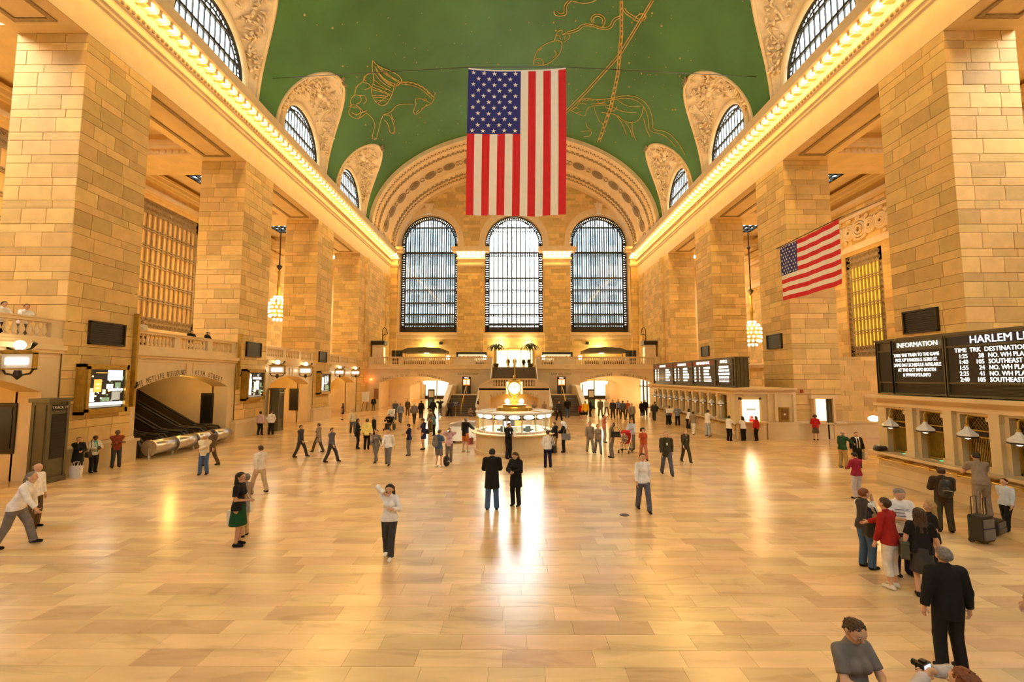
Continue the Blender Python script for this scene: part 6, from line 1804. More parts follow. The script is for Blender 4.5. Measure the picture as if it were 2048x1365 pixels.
PERSON_N = 0
def person(x, y, hgt, face, sex, pose, top, bottom, hair, sk, label, z=0.0, lod=None, group=None):
    global PERSON_N
    s = hgt/1.75
    P = POSES[pose]
    dist = math.hypot(x, y)
    if lod is None: lod = 0 if dist < 18 else (1 if dist < 32 else 2)
    h = (.015, .0225, .031)[lod]/max(s, .8)
    f = sex == 'f'
    sit = P.get('sit'); pd = P.get('pd', 0.0); lean = math.radians(P.get('lean', 0)); hp = math.radians(P.get('hp', 0))
    dz = -pd - (.44 if sit else 0)
    SW, HW = (.165, .098) if f else (.19, .092)
    def T(p):        # lean the upper body about the hips
        p = np.array(p, float); q = p-np.array([0,0,.95])
        c, s_ = math.cos(lean), math.sin(lean)
        return np.array([q[0], q[1]*c+q[2]*s_, -q[1]*s_+q[2]*c+.95+dz])
    pel = np.array([0,0,.95+dz])
    fy = P.get('fy', (.02,-.02)); 
    legs = []
    for sd, yy in ((1, fy[0]), (-1, fy[1])):
        hip = np.array([sd*HW, 0, .92+dz])
        if sit: ank = np.array([sd*.12, .42, .09])
        else: ank = np.array([sd*(.135 if not f else .10), yy, .09])
        kn, ank = ik(hip, ank, .422, .414, (0,1,.0))
        legs.append((hip, kn, ank))
    arms = []
    for sd, key in ((1,'r'), (-1,'l')):
        sh = T((sd*SW, 0, 1.42))
        tgt = np.array(P[key], float)
        if lean: tgt = tgt + np.array([0, math.sin(lean)*.30, -.03])
        tgt = tgt+np.array([0,0,dz if not sit else dz*0])
        eb = P.get('eb', (.55,-.75,-.5)); 
        el, wr = ik(sh, tgt, .285, .25, (sd*eb[0], eb[1], eb[2]))
        d = (wr-el)/np.linalg.norm(wr-el); hd = wr+d*.085
        arms.append((sh, el, wr, hd, d))
    lo = np.array([-.62,-.62,-.02]); hi = np.array([.62,.85,1.92])
    allp = np.array([q for L in legs for q in L]+[q for A in arms for q in A[:4]]+[T((0,0,1.5)), pel])
    lo = allp.min(0)-np.array([.30,.26,.14]); hi = allp.max(0)+np.array([.30,.30,.30])
    lo[2] = -.03
    # ---------- body: one continuous surface
    B = SDF(h, lo, hi)
    def torso(S, e, zlo=0):
        B_ = [((0,0,.90),(0,0,1.0),.145+e+(.012 if f else 0),.142+e,.72), ((0,0,1.0),(0,0,1.14),.14+e-(.012 if f else -.004),.122+e+(0 if f else .016),.70),
              ((0,0,1.14),(0,.0,1.34),.128+e+(0 if f else .014),.142+e+(0 if f else .014),.68)]
        for a, b, r0, r1, ys in B_: S.cap(T(a), T(b), r0, r1, ys)
        S.cap(T((-SW+.045,0,1.405)), T((SW-.045,0,1.405)), .066+e, ys=.85)
        if f:
            for sd in (-1,1): S.cap(T((sd*.065,.085,1.27)), T((sd*.06,.075,1.29)), .058+e*.8)
    torso(B, 0)
    for hip, kn, ank in legs:
        B.cap(hip, kn, .088, .056); B.cap(kn, ank, .057, .036)
        B.cap(ank+np.array([0,-.03,-.045]), ank+np.array([0,.13,-.058]), .036, .028)
    for sh, el, wr, hd, d in arms:
        B.cap(sh, el, .048 if f else .054, .038); B.cap(el, wr, .039, .027); B.cap(wr, hd, .030, .030, k=.015)
    nk0, nk1 = T((0,-.005,1.43)), T((0,.015,1.55))
    B.cap(nk0, nk1, .056, .05)
    hc = T((0,.02,1.635))
    ch, sh_ = math.cos(hp), math.sin(hp)
    nb = T((0,0,1.53))
    def Hd(p):       # head frame: pitch about the neck
        q = np.array(p, float)-np.array([0,0,1.53])
        return nb+np.array([q[0], q[1]*ch+q[2]*sh_, -q[1]*sh_+q[2]*ch])
    B.cap(Hd((0,0,1.645)), Hd((0,.025,1.66)), .084, .086, k=.02)
    B.cap(Hd((0,.035,1.60)), Hd((0,.05,1.565)), .06, .044, k=.03)
    parts = [B.surf()]
    # finer face over the skull
    if lod < 2:
        hh = .0085 if lod == 0 else .015
        c0 = Hd((0,.03,1.63))
        E = SDF(hh, c0-.16, c0+.16, k=.014)
        E.cap(Hd((0,0,1.645)), Hd((0,.027,1.66)), .0845, .0865); E.cap(Hd((0,.035,1.60)), Hd((0,.052,1.563)), .061, .045, k=.03)
        E.cap(Hd((0,.105,1.645)), Hd((0,.122,1.606)), .010, .0155)
        E.cap(Hd((-.035,.092,1.665)), Hd((.035,.092,1.665)), .017)
        for sd in (-1,1):
            E.cap(Hd((sd*.034,.118,1.642)), Hd((sd*.034,.118,1.642)), .017, sub=True)
            E.cap(Hd((sd*.09,.0,1.645)), Hd((sd*.088,.012,1.605)), .019, .013)
            E.cap(Hd((sd*.045,.072,1.61)), Hd((sd*.045,.072,1.61)), .026)
        E.cap(Hd((-.022,.098,1.578)), Hd((.022,.098,1.578)), .0085)
        parts.append(E.surf())
    # five fingers per hand
    for i, (sh, el, wr, hd, d) in enumerate(arms):
        sd = 1 if i == 0 else -1
        inn = np.array([-sd, .35, 0.0]); inn = inn-d*(inn@d); inn = inn/np.linalg.norm(inn)
        side = np.cross(d, inn)
        for q in range(4):
            o = (q-1.5)*.0165; L = (.062,.075,.07,.055)[q]
            p0 = hd+side*o+d*.012; p1 = p0+d*L*.45+inn*.006; p2 = p1+d*L*.35+inn*L*.28; p3 = p2+d*L*.12+inn*L*.32
            parts.append(tubes4([p0,p1,p2,p3], [.0095,.009,.008,.005], 5 if lod == 2 else 6))
        tb = wr+d*.035+side*.026*(1); parts.append(tubes4([tb, tb+side*.026+d*.02+inn*.01, tb+side*.030+d*.05+inn*.022], [.012,.010,.006], 5))
    root = thing('person', label, 'person', (x, y, z), math.radians(face), group, local=True)
    def put(nm, prts, m):
        prts = [(np.asarray(V)*s, F) for V, F in prts if len(F)]
        if not prts: return None
        o = D.objects.new(nm, to_mesh(nm, prts, m)); COL.objects.link(o); o.parent = root; return o
    put('body', parts, skin(sk))
    # ---------- hair or hat
    hs, hcx = hair.split(':') if ':' in hair else (hair, 'brown')
    hh = (.011, .016, .026)[lod]
    c0 = Hd((0,0,1.62)); pad = .26
    Hh = SDF(hh, c0-np.array([pad,pad,.42]), c0+np.array([pad,pad,.26]), k=.02)
    hc_ = hcx if hs not in ('hood',) else 'brown'
    r = {'short': .0925, 'long': .098, 'bob': .10, 'curly': .122, 'bald': .090, 'cap': .092, 'hood': .125}[hs]
    Hh.cap(Hd((0,-.012,1.652)), Hd((0,.012,1.668)), r, r)
    def up_vec(v): return Hd(np.array(v)+np.array([0,0,1.53]))-nb
    Hh.plane(Hd((0,.062,1.69)), up_vec((0,.86,-.62)))           # open face
    if hs in ('short','cap'): Hh.plane(Hd((0,-.02,1.585)), up_vec((0,.5,-1)))
    if hs == 'bald':
        Hh.plane(Hd((0,0,1.67)), up_vec((0,.15,1))); Hh.plane(Hd((0,0,1.59)), up_vec((0,0,-1))); Hh.plane(Hd((0,.03,1.64)), up_vec((0,1,0)))
    if hs in ('long','bob'):
        L = 1.30 if hs == 'long' else 1.50
        for sd in (-1,0,1):
            Hh.cap(Hd((sd*.058,-.035-.02*(sd == 0),1.64)), Hd((sd*.07,-.055-.02*(sd == 0),L)), .055, .045, .8)
    if hs == 'curly':
        for q in range(9):
            a = q*2.4; Hh.cap(Hd((.09*math.cos(a),-.03+.05*math.sin(a),1.66+.05*math.sin(a*1.7))), Hd((.1*math.cos(a),-.04,1.62)), .05)
    if hs == 'hood':
        Hh.cap(Hd((0,-.06,1.62)), T((0,-.09,1.40)), .11, .12)
    V_, F_ = Hh.surf(); V_ = V_+np.random.default_rng(PERSON_N+3).normal(0, (.0045, .004, .003)[lod] if hs != 'curly' else .008, V_.shape)
    put('hood' if hs == 'hood' else 'hair', [(V_, F_)], cloth(hcx) if hs == 'hood' else hairm(hc_))
    if hs == 'cap':
        Cc = SDF(hh, c0-.2, c0+.26, k=.01)
        Cc.cap(Hd((0,-.01,1.672)), Hd((0,.01,1.682)), .096, .096); Cc.plane(Hd((0,0,1.69)), up_vec((0,-.12,-1)))
        Cc.cap(Hd((-.035,.10,1.70)), Hd((.035,.10,1.70)), .05, .05, k=.005) if False else None
        V, F = Cc.surf(); prts = [(V, F)]
        bm_ = MB(); bm_.grid(lambda i, j: tuple(Hd((.085*math.cos(PI*i/10)*(1+.0*j), .07+.11*math.sin(PI*i/10)*j/3+.0, 1.70-.012*j/3))), 10, 3)
        prts.append((np.array(bm_.v), np.array(bm_.f)))
        put('cap', prts, cloth('white'))
    # eyes and lips
    if lod == 0:
        for sd in (-1,1):
            m = MB(); c = Hd((sd*.034,.098,1.641)); m.ball(tuple(c), .0135, 8, 6); put('eye', [(np.array(m.v), np.array(m.f))], mat('eye_white', (.7,.68,.64), .3))
            m = MB(); c = Hd((sd*.034,.1085,1.640)); m.ball(tuple(c), .0065, 6, 4); put('pupil', [(np.array(m.v), np.array(m.f))], M_BLACK)
            m = MB(); m.tube([Hd((sd*.018,.107,1.664)), Hd((sd*.034,.110,1.668)), Hd((sd*.05,.100,1.663))], .0045, 5, False); put('eyebrow', [(np.array(m.v), np.array(m.f))], hairm(hc_))
        m = MB(); m.tube([Hd((-.024,.100,1.580)), Hd((0,.1075,1.579)), Hd((.024,.100,1.580))], [.003,.0062,.003], 6, False); put('lips', [(np.array(m.v), np.array(m.f))], mat('lips', (.42,.13,.10), .5))
    # ---------- clothing
    tk, tc = top.split(':')
    sleeve = 1.0 if tk in ('shirt','jacket','coat','cardigan','blazer') else (.0 if tk == 'vest' else .55)
    inf = {'shirt': .018, 'tee': .016, 'polo': .020, 'dress': .014, 'vest': .024, 'cardigan': .026, 'jacket': .036, 'blazer': .030, 'coat': .038}[tk]
    hem = {'shirt': .87, 'tee': .87, 'polo': .86, 'dress': .60, 'vest': .86, 'cardigan': .82, 'jacket': .82, 'blazer': .76, 'coat': .62}[tk]
    inf += (.006 if lod == 2 else 0)
    C = SDF(h, lo, hi, k=.03)
    torso(C, inf)
    C.cap(T((0,-.006,1.44)), T((0,.002,1.49)), .062+inf*.55, .056+inf*.5)
    if tk in ('shirt','tee','polo','vest'):
        C.cap(T((0,0,1.06)), (0,0,.84+dz), .135+inf, .160+inf, .76)
        for sd in (-1,1): C.cap((sd*.075,0,.96+dz), (sd*.085,0,.84+dz), .112+inf, .122+inf, .95)
    if tk in ('coat','blazer','jacket','dress','cardigan'):
        hz = hem+dz
        flare = {'coat': .225, 'blazer': .185, 'jacket': .178, 'dress': .185, 'cardigan': .18}[tk]
        C.cap(T((0,0,1.05)), (0,0,hz), .15+inf, flare, .76)
    for sh, el, wr, hd, d in arms:
        r0 = (.05 if f else .056)+inf
        if sleeve >= 1: C.cap(sh, el, r0, .044+inf*.85); C.cap(el, wr-d*.01, .044+inf*.85, .034+inf*.8, cut=True)
        elif sleeve > 0: C.cap(sh, sh+(el-sh)*.75, r0, .047+inf*1.2, cut=True)
    C.plane((0,0,hem+dz), (0,0,-1))
    put({'tee': 'shirt', 'polo': 'shirt', 'coat': 'coat', 'blazer': 'jacket'}.get(tk, tk), [C.surf()], cloth(tc))
    if tk == 'vest':       # pale sleeves under the vest
        Sx = SDF(h, lo, hi, k=.02)
        for sh, el, wr, hd, d in arms: Sx.cap(sh, el, .066, .056); Sx.cap(el, wr, .056, .046, cut=True)
        put('sleeves', [Sx.surf()], cloth('white'))
    if tk == 'blazer':     # shirt front between the lapels
        m = MB(); pts = [T((-.052,.112,1.45)), T((.052,.112,1.45)), T((.0,.158,1.08))]
        V = np.array([T((-.055,.085,1.47)), T((.055,.085,1.47)), T((.022,.150,1.22)), T((-.022,.150,1.22)), T((.055,.07,1.47)), T((-.055,.07,1.47))])
        put('shirt_front', [(V, np.array([(0,1,2,3),(0,1,4,5)]))], cloth('white'))
    if tk == 'polo':       # printed stripes of the polo as thin raised bands
        for q in range(6):
            zz = 1.0+q*.065
            m = MB(); m.tube([T((.172*math.cos(a), .122*math.sin(a), zz+.0)) for a in [2*PI*k/20 for k in range(21)]], .006, 4, False)
            put('stripe', [(np.array(m.v), np.array(m.f))], cloth('charcoal'))
    if bottom != 'none':
        bk, bc = bottom.split(':')
        C = SDF(h, lo, hi, k=.02)
        e = .020+(.006 if lod == 2 else 0)
        C.cap((0,0,.90+dz), T((0,0,1.02)), .148+e*.8, .142+e*.5, .74)
        if bk == 'skirt':
            C.cap((0,0,.95+dz), (0,0,.50+dz), .160, .215, .92); C.plane((0,0,.50+dz), (0,0,-1))
        else:
            for hip, kn, ank in legs:
                if bk == 'shorts': C.cap(hip, kn+np.array([0,0,.04]), .094+e, .072+e, cut=True)
                elif bk == 'capri': C.cap(hip, kn, .090+e, .064+e); C.cap(kn, kn+(ank-kn)*.62, .064+e, .058+e, cut=True)
                else: C.cap(hip, kn, .090+e, .062+e); C.cap(kn, ank+(ank-kn)*.10, .062+e, .056+e, cut=True)
        C.plane(T((0,0,.99)), (0,0,1))
        put({'jeans': 'jeans', 'capri': 'trousers'}.get(bk, bk), [C.surf()], cloth(bc))
    shoe = {'charcoal': 'white'}.get(bottom.split(':')[-1], 'black') if pose == 'ear' else ('offwhite' if bottom.startswith(('shorts','capri')) else 'black')
    hsx = max(h*.95, .013)
    for hip, kn, ank in legs:
        C = SDF(hsx, ank-np.array([.10,.13,.13]), ank+np.array([.10,.25,.08]), k=.015)
        C.cap(ank+np.array([0,-.035,-.048]), ank+np.array([0,.145,-.062]), .046, .038); C.cap(ank+np.array([0,-.01,-.02]), ank+np.array([0,.03,-.04]), .044, .046)
        C.plane((0,0,.006), (0,0,-1))
        put('shoe', [C.surf()], cloth(shoe))
    PERSON_N += 1
    root['_h'] = hgt
    return root

def atp(p, lx, ly, lz):
    """a point in a person's frame, in world space"""
    a = p.rotation_euler.z; s = p['_h']/1.75
    return (p.location.x+s*(lx*math.cos(a)-ly*math.sin(a)), p.location.y+s*(lx*math.sin(a)+ly*math.cos(a)), p.location.z+s*lz)

PEOPLE = {}
ROWS = [
(-0.67,14.12,1.82,0,'m','phone','coat:black','jeans:blue','short:black','l','man in black coat and blue jeans seen from behind, mid floor'),
(0.06,14.56,1.66,150,'f','phone','coat:black','trousers:black','long:brown','l','woman with long brown hair in black coat looking down at her phone'),
(-2.8,10.47,1.60,180,'f','ear','shirt:white','trousers:charcoal','long:dark','l','woman in white top with hand raised to her face, walking towards the camera'),
(-6.61,11.14,1.71,275,'f','carry','tee:black','skirt:green','bob:black','t','woman in black top and dark green skirt carrying a white shoulder bag'),
(-6.83,11.79,1.55,80,'f','carry','shirt:taupe','trousers:beige','short:grey','l','older woman in taupe top and beige trousers facing the green skirt woman'),
(-12.83,19.04,1.64,190,'m','cross','jacket:cream','jeans:blue','cap:brown','t','man with arms folded in cream jacket and white cap by the escalators'),
(-17.9,18.85,1.55,230,'f','chin','coat:black','trousers:black','short:brown','l','woman in long black coat leaning by the track board'),
(-17.8,19.45,1.55,250,'f','phone','jacket:cream','trousers:black','short:black','d','woman in cream jacket and teal scarf reading her phone by the wall'),
(-17.75,20.5,1.64,230,'m','cross','jacket:rust','trousers:charcoal','short:black','d','man in rust cardigan leaning on the wall with folded arms'),
(-11.86,11.03,1.80,290,'m','bend','shirt:white','trousers:grey','short:grey','l','man in white shirt and grey trousers bending forward, leftmost on the floor'),
(-12.83,12.38,1.69,280,'m','down','shirt:white','trousers:brown','bald:grey','l','bald man in white shirt just beyond the bending man'),
(-17.7,31.9,1.64,350,'m','down','shirt:pink','trousers:black','short:black','d','man in pink shirt facing the gate under the second pillar'),
(-17.07,32.14,1.67,0,'m','pocket','shirt:white','trousers:black','short:brown','l','man in white shirt seen from behind beside the man in pink'),
(-16.29,43.46,1.55,100,'f','down','dress:navy','none','long:black','t','woman in dark dress alone in front of the last gate arch'),
(-16.8,54.6,1.64,180,'m','down','blazer:black','trousers:grey','short:brown','l','man in black jacket and white shirt standing by the easel board'),
(-8.84,25.91,1.67,280,'f','carry','shirt:black','trousers:black','long:black','t','woman all in black with a black handbag beside the yellow jacket woman'),
(-8.19,25.56,1.70,5,'f','down','jacket:yellow','trousers:black','short:brown','l','woman in pale yellow jacket seen from behind'),
(-8.64,28.26,1.64,120,'m','down','jacket:black','trousers:black','short:white','l','white haired man in black jacket talking to the yellow jacket woman'),
(-6.54,21.84,1.55,170,'f','stride','shirt:grey','trousers:grey','short:brown','l','woman in grey top walking just behind the white shirt walker'),
(-5.8,21.22,1.64,180,'m','stride','shirt:white','trousers:grey','short:brown','l','man in loose white shirt and grey trousers walking, left of the navy top woman'),
(-5.39,23.63,1.62,80,'f','phone','tee:navy','trousers:grey','short:dark','l','woman in navy short sleeved top and grey trousers facing left'),
(-5.03,25.57,1.74,75,'f','phone','dress:navy','none','short:brown','t','woman in navy dress with heels and shoulder bag'),
(-5.51,31.64,1.55,80,'f','phone','tee:teal','trousers:black','long:black','t','woman in teal patterned top reading, behind the navy dress woman'),
(-6.1,33.34,1.66,60,'m','carry','shirt:taupe','trousers:brown','short:black','l','man in taupe shirt with backpack behind the teal top woman'),
(-3.38,20.65,1.66,330,'m','phone','tee:blue','shorts:grey','short:brown','l','boy in blue tee and grey shorts wearing a backpack'),
(-3.08,21.85,1.59,185,'f','camera','cardigan:pink','trousers:grey','short:dark','l','woman in pink cardigan holding up a flashing camera'),
(-2.63,24.74,1.84,325,'m','reach','jacket:black','shorts:orange','short:grey','l','man in black jacket and orange shorts reaching to the information booth'),
(-0.28,22.85,1.76,225,'m','phone','blazer:black','trousers:black','short:brown','l','man in black suit reading a paper against the booth counter'),
(1.51,20.56,1.64,15,'m','pocket','shirt:white','jeans:navy','short:brown','l','man in white shirt and dark jeans with black shoulder bag, from behind'),
(2.2,24.55,1.64,60,'m','phone','jacket:black','trousers:khaki','short:brown','l','man in black jacket and khaki trousers at the booth counter'),
(2.68,24.7,1.64,70,'m','phone','jacket:black','trousers:black','hood:white','l','person in black with a white hood and a grey shoulder bag'),
(4.17,42.55,1.84,200,'m','stride','jacket:charcoal','trousers:black','short:dark','l','man in charcoal jacket at the foot of the right stair flight'),
(5.33,45.71,1.84,10,'m','phone','jacket:black','jeans:blue','short:black','l','man in black jacket and blue jeans reading the sign on the right stairs'),
(6.33,43.06,1.55,170,'f','down','jacket:red','shorts:black','short:black','l','person in red jacket and black shorts beside the bright yellow jacket'),
(6.56,42.08,1.82,350,'m','down','jacket:gold','shorts:black','short:grey','l','person in bright yellow jacket and black shorts near the right stairs'),
(7.82,46.87,1.67,90,'f','phone','coat:black','trousers:black','long:black','l','woman in long black coat beside the bright yellow jacket'),
(4.9,23.09,1.76,85,'m','lookup','tee:olive','trousers:grey','short:dark','l','man in olive tee gazing upward with a black shoulder bag'),
(5.56,28.33,1.71,260,'f','up','tee:salmon','trousers:taupe','short:brown','l','woman in salmon top raising an arm behind the gazing man'),
(6.55,25.62,1.70,160,'f','push','shirt:paleblue','trousers:grey','short:brown','l','woman in pale blue shirt pushing a red stroller'),
(6.32,22.55,1.55,180,'f','stride','tee:redorange','trousers:salmon','curly:dark','l','woman with bushy dark hair in orange red top beside the stroller'),
(6.31,19.12,1.79,175,'m','stride','blazer:olivedark','trousers:slate','short:grey','l','man in dark olive suit striding, right of the red stroller'),
(8.14,21.9,1.55,190,'f','stride','blazer:olivedark','trousers:olivedark','bob:blonde','l','blonde woman in dark jacket and light blouse walking by the olive suit man'),
(3.9,14.04,1.73,180,'f','stride','shirt:white','trousers:slate','short:brown','l','woman in white blouse walking alone on the open floor'),
(13.08,46.9,1.57,180,'f','down','coat:black','trousers:black','short:brown','l','woman in black coat near the far end of the ticket windows'),
(13.79,48.12,1.64,170,'m','down','coat:black','trousers:black','short:black','l','man in black coat beside the far ticket windows'),
(13.03,42.59,1.66,150,'m','stride','jacket:charcoal','trousers:charcoal','short:dark','l','man in charcoal walking along the far ticket windows'),
(13.60,44.65,1.64,290,'m','lean','jacket:black','trousers:black','short:black','l','man in black leaning at the far ticket counter'),
(13.54,39.86,1.55,120,'f','phone','tee:red','trousers:black','short:black','d','woman in red top and wide black trousers in the ticket line'),
(13.0,38.7,1.64,180,'m','newspaper','shirt:bluegrey','trousers:black','short:grey','l','man in blue grey shirt sharing a newspaper in the ticket line'),
(13.62,38.23,1.65,170,'m','newspaper','shirt:bluegrey','trousers:black','bald:grey','l','bald man in blue grey shirt beside the newspaper reader'),
(13.65,36.01,1.55,300,'f','lean','shirt:white','trousers:black','long:dark','l','woman in white shirt leaning to the ticket counter'),
(12.6,32.3,1.64,310,'m','stride','tee:taupe','trousers:white','short:dark','l','person in taupe top and white trousers by the ticket counter'),
(13.25,31.46,1.79,290,'m','reach','shirt:white','jeans:palejeans','short:dark','l','man in white shirt and pale jeans at the ticket counter'),
(13.55,29.0,1.60,300,'f','reach','shirt:white','trousers:black','short:black','d','woman in white top and black trousers at the corner of the ticket block'),
(14.5,29.1,1.55,0,'f','reach','tee:white','trousers:black','long:black','t','woman with long black hair facing the lit ticket kiosk'),
(15.35,29.15,1.55,30,'f','down','jacket:red','trousers:black','long:brown','l','woman in red jacket leaning by the lit ticket kiosk'),
(19.25,29.4,1.61,325,'f','phone','jacket:red','skirt:brown','curly:brown','l','woman in red jacket and brown skirt at the lit doorway'),
(14.57,20.5,1.64,285,'m','reach','shirt:darkgreen','trousers:khaki','bald:grey','l','bald man in dark green sweater and khaki trousers'),
(15.38,20.73,1.55,165,'f','down','jacket:black','trousers:black','short:brown','l','woman in black jacket and white scarf facing the green sweater man'),
(11.38,15.43,1.51,10,'m','phone','shirt:plaid','trousers:lightgrey','short:black','l','boy in red plaid shirt and light grey sweatpants'),
(7.44,9.93,1.64,275,'f','chin','vest:charcoal','jeans:blue','short:auburn','l','auburn haired woman in charcoal vest with white sleeves touching her face'),
(7.91,9.61,1.74,170,'m','phone','polo:white','jeans:navy','short:grey','l','grey haired man in white striped polo shirt'),
(7.22,9.0,1.67,20,'f','reach','shirt:darkred','capri:offwhite','short:brown','l','woman in dark red shirt and white capri trousers seen from behind'),
(7.5,8.66,1.58,330,'f','down','tee:black','skirt:charcoal','long:brown','l','woman with long brown hair, black tee and charcoal skirt'),
(8.27,9.28,1.55,60,'f','down','tee:black','trousers:black','long:blonde','l','blonde woman in black tee behind the long haired woman'),
(5.97,6.54,1.64,350,'m','down','blazer:black','trousers:black','short:grey','l','tall man in black suit walking away, closest on the right'),
(11.2,12.17,1.64,330,'m','phone','jacket:darkbrown','trousers:olivedark','short:brown','l','man in dark brown coat with a backpack facing the ticket windows'),
(13.5,13.45,1.84,340,'m','lean','tee:taupe','trousers:taupe','short:dark','l','man in taupe leaning on the ticket counter rail'),
(12.95,12.3,1.35,100,'m','pull','shirt:paleblue','trousers:black','short:brown','l','boy in pale blue shirt pulling a black wheeled bag'),
(-13.78,20.95,1.64,100,'m','stride','jacket:brown','trousers:brown','short:dark','l','man in brown walking past the escalators'),
(-10.77,23.17,1.64,270,'m','stride','jacket:charcoal','trousers:charcoal','short:dark','l','man in charcoal hurrying by the second gate arch, first of the strollers'),
(-10.52,24.7,1.57,90,'f','stride','coat:taupe','trousers:brown','short:brown','l','woman in taupe coat hurrying across the floor'),
(-8.67,21.83,1.64,265,'m','stride','jacket:slate','trousers:charcoal','short:dark','l','man in slate jacket hurrying towards the centre'),
(-11.52,32.73,1.77,200,'m','stride','shirt:cream','trousers:slate','short:grey','l','man in cream shirt and slate trousers near the easel board'),
(-8.92,16.19,1.64,60,'m','stride','shirt:offwhite','trousers:beige','short:brown','l','man in off white shirt and beige trousers walking past the green skirt woman'),
(4.08,24.76,1.64,180,'m','stride','shirt:taupe','trousers:taupe','short:dark','l','man in taupe walking right of the booth'),
(4.42,24.29,1.55,185,'f','stride','tee:taupe','trousers:grey','short:brown','l','woman in taupe tee walking right of the booth'),
(-9.59,35.9,1.79,180,'m','push','shirt:white','trousers:taupe','short:grey','l','man in white shirt pushing a wheelchair'),
(-10.11,40.63,1.76,0,'m','stride','shirt:bluegrey','trousers:slate','short:grey','l','man in blue grey shirt walking to the left passage'),
(-11.3,43.49,1.84,180,'m','stride','shirt:slate','trousers:slate','short:dark','l','man in slate walking out of the left passage'),
(-8.68,39.76,1.84,350,'m','stride','jacket:grey','trousers:charcoal','short:white','l','white haired man in grey jacket before the left passage'),
(-9.05,44.54,1.74,0,'f','down','coat:black','trousers:black','short:black','l','woman in black coat by the black stand in the left passage'),
(-8.08,45.65,1.84,330,'m','stride','jacket:black','trousers:black','short:black','l','man in black by the left stair foot'),
(-7.57,46.8,1.74,180,'f','camera','jacket:charcoal','trousers:grey','short:brown','l','person flashing a camera beside the left stair rail'),
(-11.18,48.01,1.74,200,'f','stride','jacket:brown','trousers:brown','short:brown','l','woman in brown inside the left passage mouth'),
(-6.6,46.9,1.64,20,'m','stride','jacket:charcoal','trousers:black','short:black','l','man in charcoal climbing the left stairs'),
(8.84,46.88,1.84,180,'m','stride','jacket:olive','trousers:olive','short:brown','l','man in olive at the right passage mouth'),
(9.96,49.38,1.74,190,'f','stride','shirt:offwhite','trousers:grey','short:brown','l','woman in off white at the right passage mouth'),
(9.63,44.63,1.84,170,'m','stride','jacket:charcoal','trousers:charcoal','short:dark','l','man in charcoal before the right passage'),
(10.96,48.1,1.74,180,'f','stride','tee:bluegrey','trousers:charcoal','short:brown','l','woman in blue grey tee before the right passage'),
(10.35,43.58,1.84,0,'m','stride','jacket:slate','trousers:brown','short:dark','l','man in slate entering the right passage'),
(11.36,45.73,1.74,180,'f','stride','tee:redorange','trousers:charcoal','short:dark','l','woman in red top leaving the right passage'),
(10.02,39.01,1.84,170,'m','stride','jacket:taupe','trousers:charcoal','short:grey','l','grey haired man in taupe jacket before the far ticket windows'),
]
for r in ROWS:
    PEOPLE[r[-1]] = person(*r)
def who(start):
    for k, v in PEOPLE.items():
        if k.startswith(start): return v
    raise KeyError(start)
# people on the balconies, at rest behind the rails or in the doorway
for r in ((-19.6,17.05,1.62,270,'m','lean','shirt:white','trousers:black','short:black','l','dark haired man in white shirt behind the nearest left balustrade'),
          (-19.7,18.0,1.66,250,'f','lean','tee:white','trousers:grey','short:brown','l','brown haired woman in white top behind the nearest left balustrade'),
          (-19.5,23.6,1.70,260,'m','down','shirt:offwhite','trousers:black','short:grey','l','grey haired person behind the balustrade over the escalators, first from the near pillar'),
          (-19.6,27.2,1.58,260,'m','lean','jacket:black','trousers:black','short:black','l','dark haired person leaning on the rail over the escalators'),
          (-19.6,28.6,1.64,280,'m','lean','jacket:black','trousers:black','cap:brown','l','person in black with a cap at the far end of the escalator balustrade')):
    person(*r, z=Z_BAL, lod=2)
for q, (x, y, c) in enumerate(((-.9, 69.3, 'brown'), (.1, 69.0, 'khaki'), (1.5, 70.2, 'black'), (2.3, 69.6, 'black'))):
    person(x, y, 1.72, 180, 'm' if q % 2 else 'f', 'down' if q < 2 else 'stride', 'jacket:'+c, 'trousers:'+c, 'short:brown', 'l', 'person silhouetted in the bright balcony doorway, %s from the left' % ('first','second','third','fourth')[q], z=Z_BAL, lod=2)
person(-3.74, 47.3, 1.7, 250, 'm', 'sit', 'jacket:black', 'trousers:grey', 'short:black', 'l', 'man in black sitting on the low end of the left stair parapet', z=.58, lod=2)
person(-4.5, 47.0, 1.6, 200, 'f', 'sit', 'tee:taupe', 'trousers:grey', 'short:dark', 'l', 'woman in taupe sitting on the lowest step beside the parapet', z=-.25, lod=2)
for q, x in enumerate((2.0, 3.0)):
    person(x, 45.2, 1.62, 180, 'f', 'down', 'tee:taupe', 'trousers:black', 'short:black', 't', 'dark haired woman before the stair niche, %s of the booth clock' % ('just right', 'farther right')[q], lod=2)
person(12.75, 5.05, 1.75, 270, 'm', 'stride', 'jacket:brown', 'trousers:brown', 'short:brown', 'l', 'man in brown at the picture edge beyond the black suit man') if False else None
person(7.3, 6.35, 1.74, 80, 'm', 'stride', 'shirt:khaki', 'trousers:taupe', 'short:brown', 'l', 'man in khaki shirt half out of the picture at the right edge')
